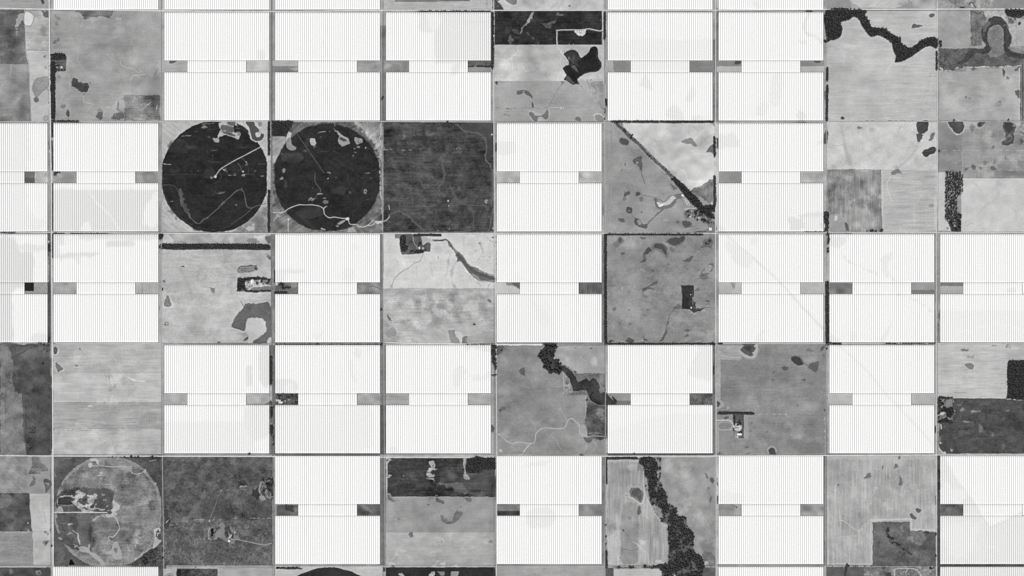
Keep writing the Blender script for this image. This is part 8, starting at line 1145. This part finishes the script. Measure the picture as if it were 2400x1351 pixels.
for V, Fc in CR_B:
    me = mesh_np('crown', V, Fc); me.materials.append(M_LEAF); big_me.append(me)
trk_me = mesh_np('trunk', *TRK); trk_me.materials.append(M_BARK)
def in_view(x, y, m=12): return -m < x < 2400 + m and -m < y < 1351 + m
def blocked(x, y):      # keep trees off the roofs
    for j in range(-1, 6):
        for i in HALLS[j]:
            a, b_ = x - (125.5 + 259.8 * i), y - (29.3 + 260 * j)
            if -.6 < a < HW + .6 and -.6 < b_ < 253.9 and not (112.9 < b_ < 140.3 and (a < 54 or a > HW - 54)): return True
    return False
each = []; masses = []
for kind, label, group, L in TREES:
    L = [t for t in L if in_view(t[0], t[1]) and not blocked(t[0], t[1])]
    if not L: continue
    if kind == 'each': each += [(t, label, group) for t in L]
    else: masses.append((label, L))
each.sort(key=lambda e: -e[0][2])
rest = each[300:]; each = each[:300]
bygrp = {}
for e in each: bygrp.setdefault(e[1], []).append(e)
print('TREES individual', len(each), 'small rest', len(rest), 'masses', len(masses), 'mass trees', sum(len(m[1]) for m in masses))
NUMW = ['', '', 'second', 'third', 'fourth', 'fifth', 'sixth', 'seventh', 'eighth', 'ninth', 'tenth', 'eleventh', 'twelfth']
for label, E in bygrp.items():
    xs = [e[0][0] for e in E]; ys = [e[0][1] for e in E]; hor = max(xs) - min(xs) >= max(ys) - min(ys)
    E.sort(key=lambda e: e[0][0] if hor else e[0][1]); n = len(E); grp = E[0][2] or ('trees like the ' + label if n > 1 else None)
    for k, ((x, y, r), _, _) in enumerate(E):
        if n == 1: lab = label
        elif n <= 12:
            pos = ('leftmost' if hor else 'topmost') if k == 0 else ('rightmost' if hor else 'lowest') if k == n - 1 else NUMW[k + 1] + (' from left' if hor else ' from top')
            lab = pos + ' ' + label
        else: lab = label
        if len(lab.split()) > 16: lab = ' '.join(lab.split()[:16])
        t = bpy.data.objects.new('tree', None); COL.objects.link(t); t.location = W(x, y, 0); tagp(t, None, lab, 'tree', grp)
        s = r * S; h = s * random.uniform(1.2, 1.5)
        c = bpy.data.objects.new('crown', big_me[random.randrange(6)]); COL.objects.link(c); c.parent = t; c.location = (0, 0, h); c.scale = (s, s, s * random.uniform(.85, 1.1)); c.rotation_euler = (0, 0, random.uniform(0, 6.28))
        k_ = bpy.data.objects.new('trunk', trk_me); COL.objects.link(k_); k_.parent = t; k_.scale = (s * .9, s * .9, h / 1.2)
def tree_mass(label, L):
    VV = []; FF = []; n0 = 0
    for (x, y, r) in L:
        V, Fc = CR_S[random.randrange(8)]; a = random.uniform(0, 6.28); c_, s_ = math.cos(a), math.sin(a); s = r * S; h = s * random.uniform(1.0, 1.6); w_ = W(x, y)
        Vn = np.empty_like(V); Vn[:, 0] = (V[:, 0] * c_ - V[:, 1] * s_) * s + w_[0]; Vn[:, 1] = (V[:, 0] * s_ + V[:, 1] * c_) * s + w_[1]; Vn[:, 2] = V[:, 2] * s + h
        VV.append(Vn); FF.append(Fc + n0); n0 += len(V)
        V, Fc = TRK; Vn = V[:10] * np.array([s * .9, s * .9, h / 1.2]) + np.array([w_[0], w_[1], 0]); VV.append(Vn.astype(np.float32)); FF.append(Fc[:10] + n0); n0 += 10
    me = mesh_np('trees', np.vstack(VV), np.vstack(FF)); me.materials.append(M_LEAF)
    link('trees', me, kind='stuff', label=label, cat='trees')
for label, L in masses: tree_mass(label, L)
if rest: tree_mass('tiny scattered dark bushes and saplings dotted about the fields, verges and pastures', [e[0] for e in rest])

# ================================================================== farm buildings, tanks, pivot
def pyd(name, V, Fc, m, parent, loc=None, rot=None):
    me = bpy.data.meshes.new(name); me.from_pydata(V, [], Fc); me.update(); o = link(name, me, m, parent, loc)
    if rot is not None: o.rotation_euler = (0, 0, rot)
    return o
def box(x0, y0, z0, x1, y1, z1):
    return [(x0, y0, z0), (x1, y0, z0), (x1, y1, z0), (x0, y1, z0), (x0, y0, z1), (x1, y0, z1), (x1, y1, z1), (x0, y1, z1)], [(3, 2, 1, 0), (4, 5, 6, 7), (0, 1, 5, 4), (1, 2, 6, 5), (2, 3, 7, 6), (3, 0, 4, 7)]
def roof_mat(v):
    k = int(v / 10) * 10
    if k not in M_FARM: M_FARM[k] = flat_mat('metal roof %d' % k, k, .93, 1.03, .6, .6)
    return M_FARM[k]
for x, y, w, l, rot, val, label, flat in BUILD:
    t = bpy.data.objects.new('barn' if 'barn' in label else 'farmhouse' if 'house' in label else 'shed', None); COL.objects.link(t); t.location = W(x, y, .05); t.rotation_euler = (0, 0, -math.radians(rot)); tagp(t, None, label, 'building')
    a, b_ = w / 2, l / 2; hh = 3.4 if w < 12 else 5.0; rg = hh + w * (.12 if flat else .22)
    V = [(-a, -b_, 0), (a, -b_, 0), (a, b_, 0), (-a, b_, 0), (-a, -b_, hh), (a, -b_, hh), (a, b_, hh), (-a, b_, hh), (0, -b_, rg), (0, b_, rg)]
    pyd('wall', V, [(0, 1, 5, 8, 4), (2, 3, 7, 9, 6), (1, 2, 6, 5), (3, 0, 4, 7)], M_WALLW, t)
    e = .5; sl = (rg - hh) / a; z0 = hh - sl * e + .12; zr = rg + .12; q = .18
    V = [(-a - e, -b_ - e, z0), (0, -b_ - e, zr), (a + e, -b_ - e, z0), (-a - e, b_ + e, z0), (0, b_ + e, zr), (a + e, b_ + e, z0)]
    V += [(p[0], p[1], p[2] + q) for p in V]
    pyd('roof', V, [(0, 3, 4, 1), (1, 4, 5, 2), (6, 7, 10, 9), (7, 8, 11, 10), (0, 6, 9, 3), (2, 5, 11, 8), (0, 1, 7, 6), (1, 2, 8, 7), (3, 9, 10, 4), (4, 10, 11, 5)], roof_mat(val), t)
    V, Fc = box(-min(1.6, a * .5), -b_ - .08, 0, min(1.6, a * .5), -b_ - .01, hh * .8); pyd('door', V, Fc, M_DOOR, t)
    for s_ in (-1, 1):
        V, Fc = box(a + .01, s_ * b_ * .5 - .5, 1.2, a + .07, s_ * b_ * .5 + .5, 2.2); pyd('window', V, Fc, M_WIN, t)
for x, y, d, label in BINS:
    t = bpy.data.objects.new('storage_tank', None); COL.objects.link(t); t.location = W(x, y, .05); tagp(t, None, label, 'tank')
    n = 20; r = d / 2; hh = max(2.5, d * .6); c = [(math.cos(k * 2 * math.pi / n), math.sin(k * 2 * math.pi / n)) for k in range(n)]
    pyd('shell', [(r * u, r * v, z) for z in (0, hh) for u, v in c], [(k, (k + 1) % n, n + (k + 1) % n, n + k) for k in range(n)], M_STEEL, t)
    pyd('roof', [(r * 1.05 * u, r * 1.05 * v, hh) for u, v in c] + [(.15 * r * u, .15 * r * v, hh + r * .4) for u, v in c] , [(k, (k + 1) % n, n + (k + 1) % n, n + k) for k in range(n)] + [tuple(range(n, 2 * n))], roof_mat(235), t)
# centre-pivot sprinkler in the second crop circle
F(620, 270, .2146); pc = T((652, 636)); pe = T((352, 202)); a0, a1 = W(*pc), W(*pe); L = math.hypot(a1[0] - a0[0], a1[1] - a0[1]); ang = math.atan2(a1[1] - a0[1], a1[0] - a0[0])
t = bpy.data.objects.new('irrigation_pivot', None); COL.objects.link(t); t.location = a0; t.rotation_euler = (0, 0, ang); tagp(t, None, 'thin long centre-pivot sprinkler arm lying diagonally across the right dark crop circle', 'irrigation arm')
V, Fc = box(-.6, -.6, 0, .6, .6, 4.2); pyd('pivot_mast', V, Fc, M_STEEL, t)
ns = 7; sp = L / ns
for k in range(ns):
    xa, xb = .3 + k * sp, (k + 1) * sp - .1; V = []; Fc = []
    for (ya, yb, za, zb) in ((-.25, .25, 3.6, 4.0), (-1.2, -1.05, 2.6, 2.75), (1.05, 1.2, 2.6, 2.75)):
        v, f = box(xa, ya, za, xb, yb, zb); Fc += [tuple(q + len(V) for q in g) for g in f]; V += v
    m_ = 8
    for q in range(m_ + 1):
        xx = xa + (xb - xa) * q / m_
        for sgn in (-1, 1): v, f = box(xx - .05, min(sgn * .2, sgn * 1.15), 2.7, xx + .05, max(sgn * .2, sgn * 1.15), 3.7); Fc += [tuple(z + len(V) for z in g) for g in f]; V += v
    pyd('truss_span', V, Fc, M_STEEL, t)
    xx = (k + 1) * sp; tw = pyd('tower', *[sum_ for sum_ in (lambda P: (P[0], P[1]))(box(xx - .08, -.12, .5, xx + .08, .12, 3.6))], M_STEEL, t)
    for sgn in (-1, 1):
        V = []; Fc = []; n = 12
        for yy in (-.2, .2):
            for q in range(n): V.append((xx + sgn * 1.9 + .6 * math.cos(q * 2 * math.pi / n), yy, .65 + .6 * math.sin(q * 2 * math.pi / n)))
        Fc = [(q, (q + 1) % n, n + (q + 1) % n, n + q) for q in range(n)] + [tuple(range(n - 1, -1, -1)), tuple(range(n, 2 * n))]
        pyd('wheel', V, Fc, M_TYRE, tw)
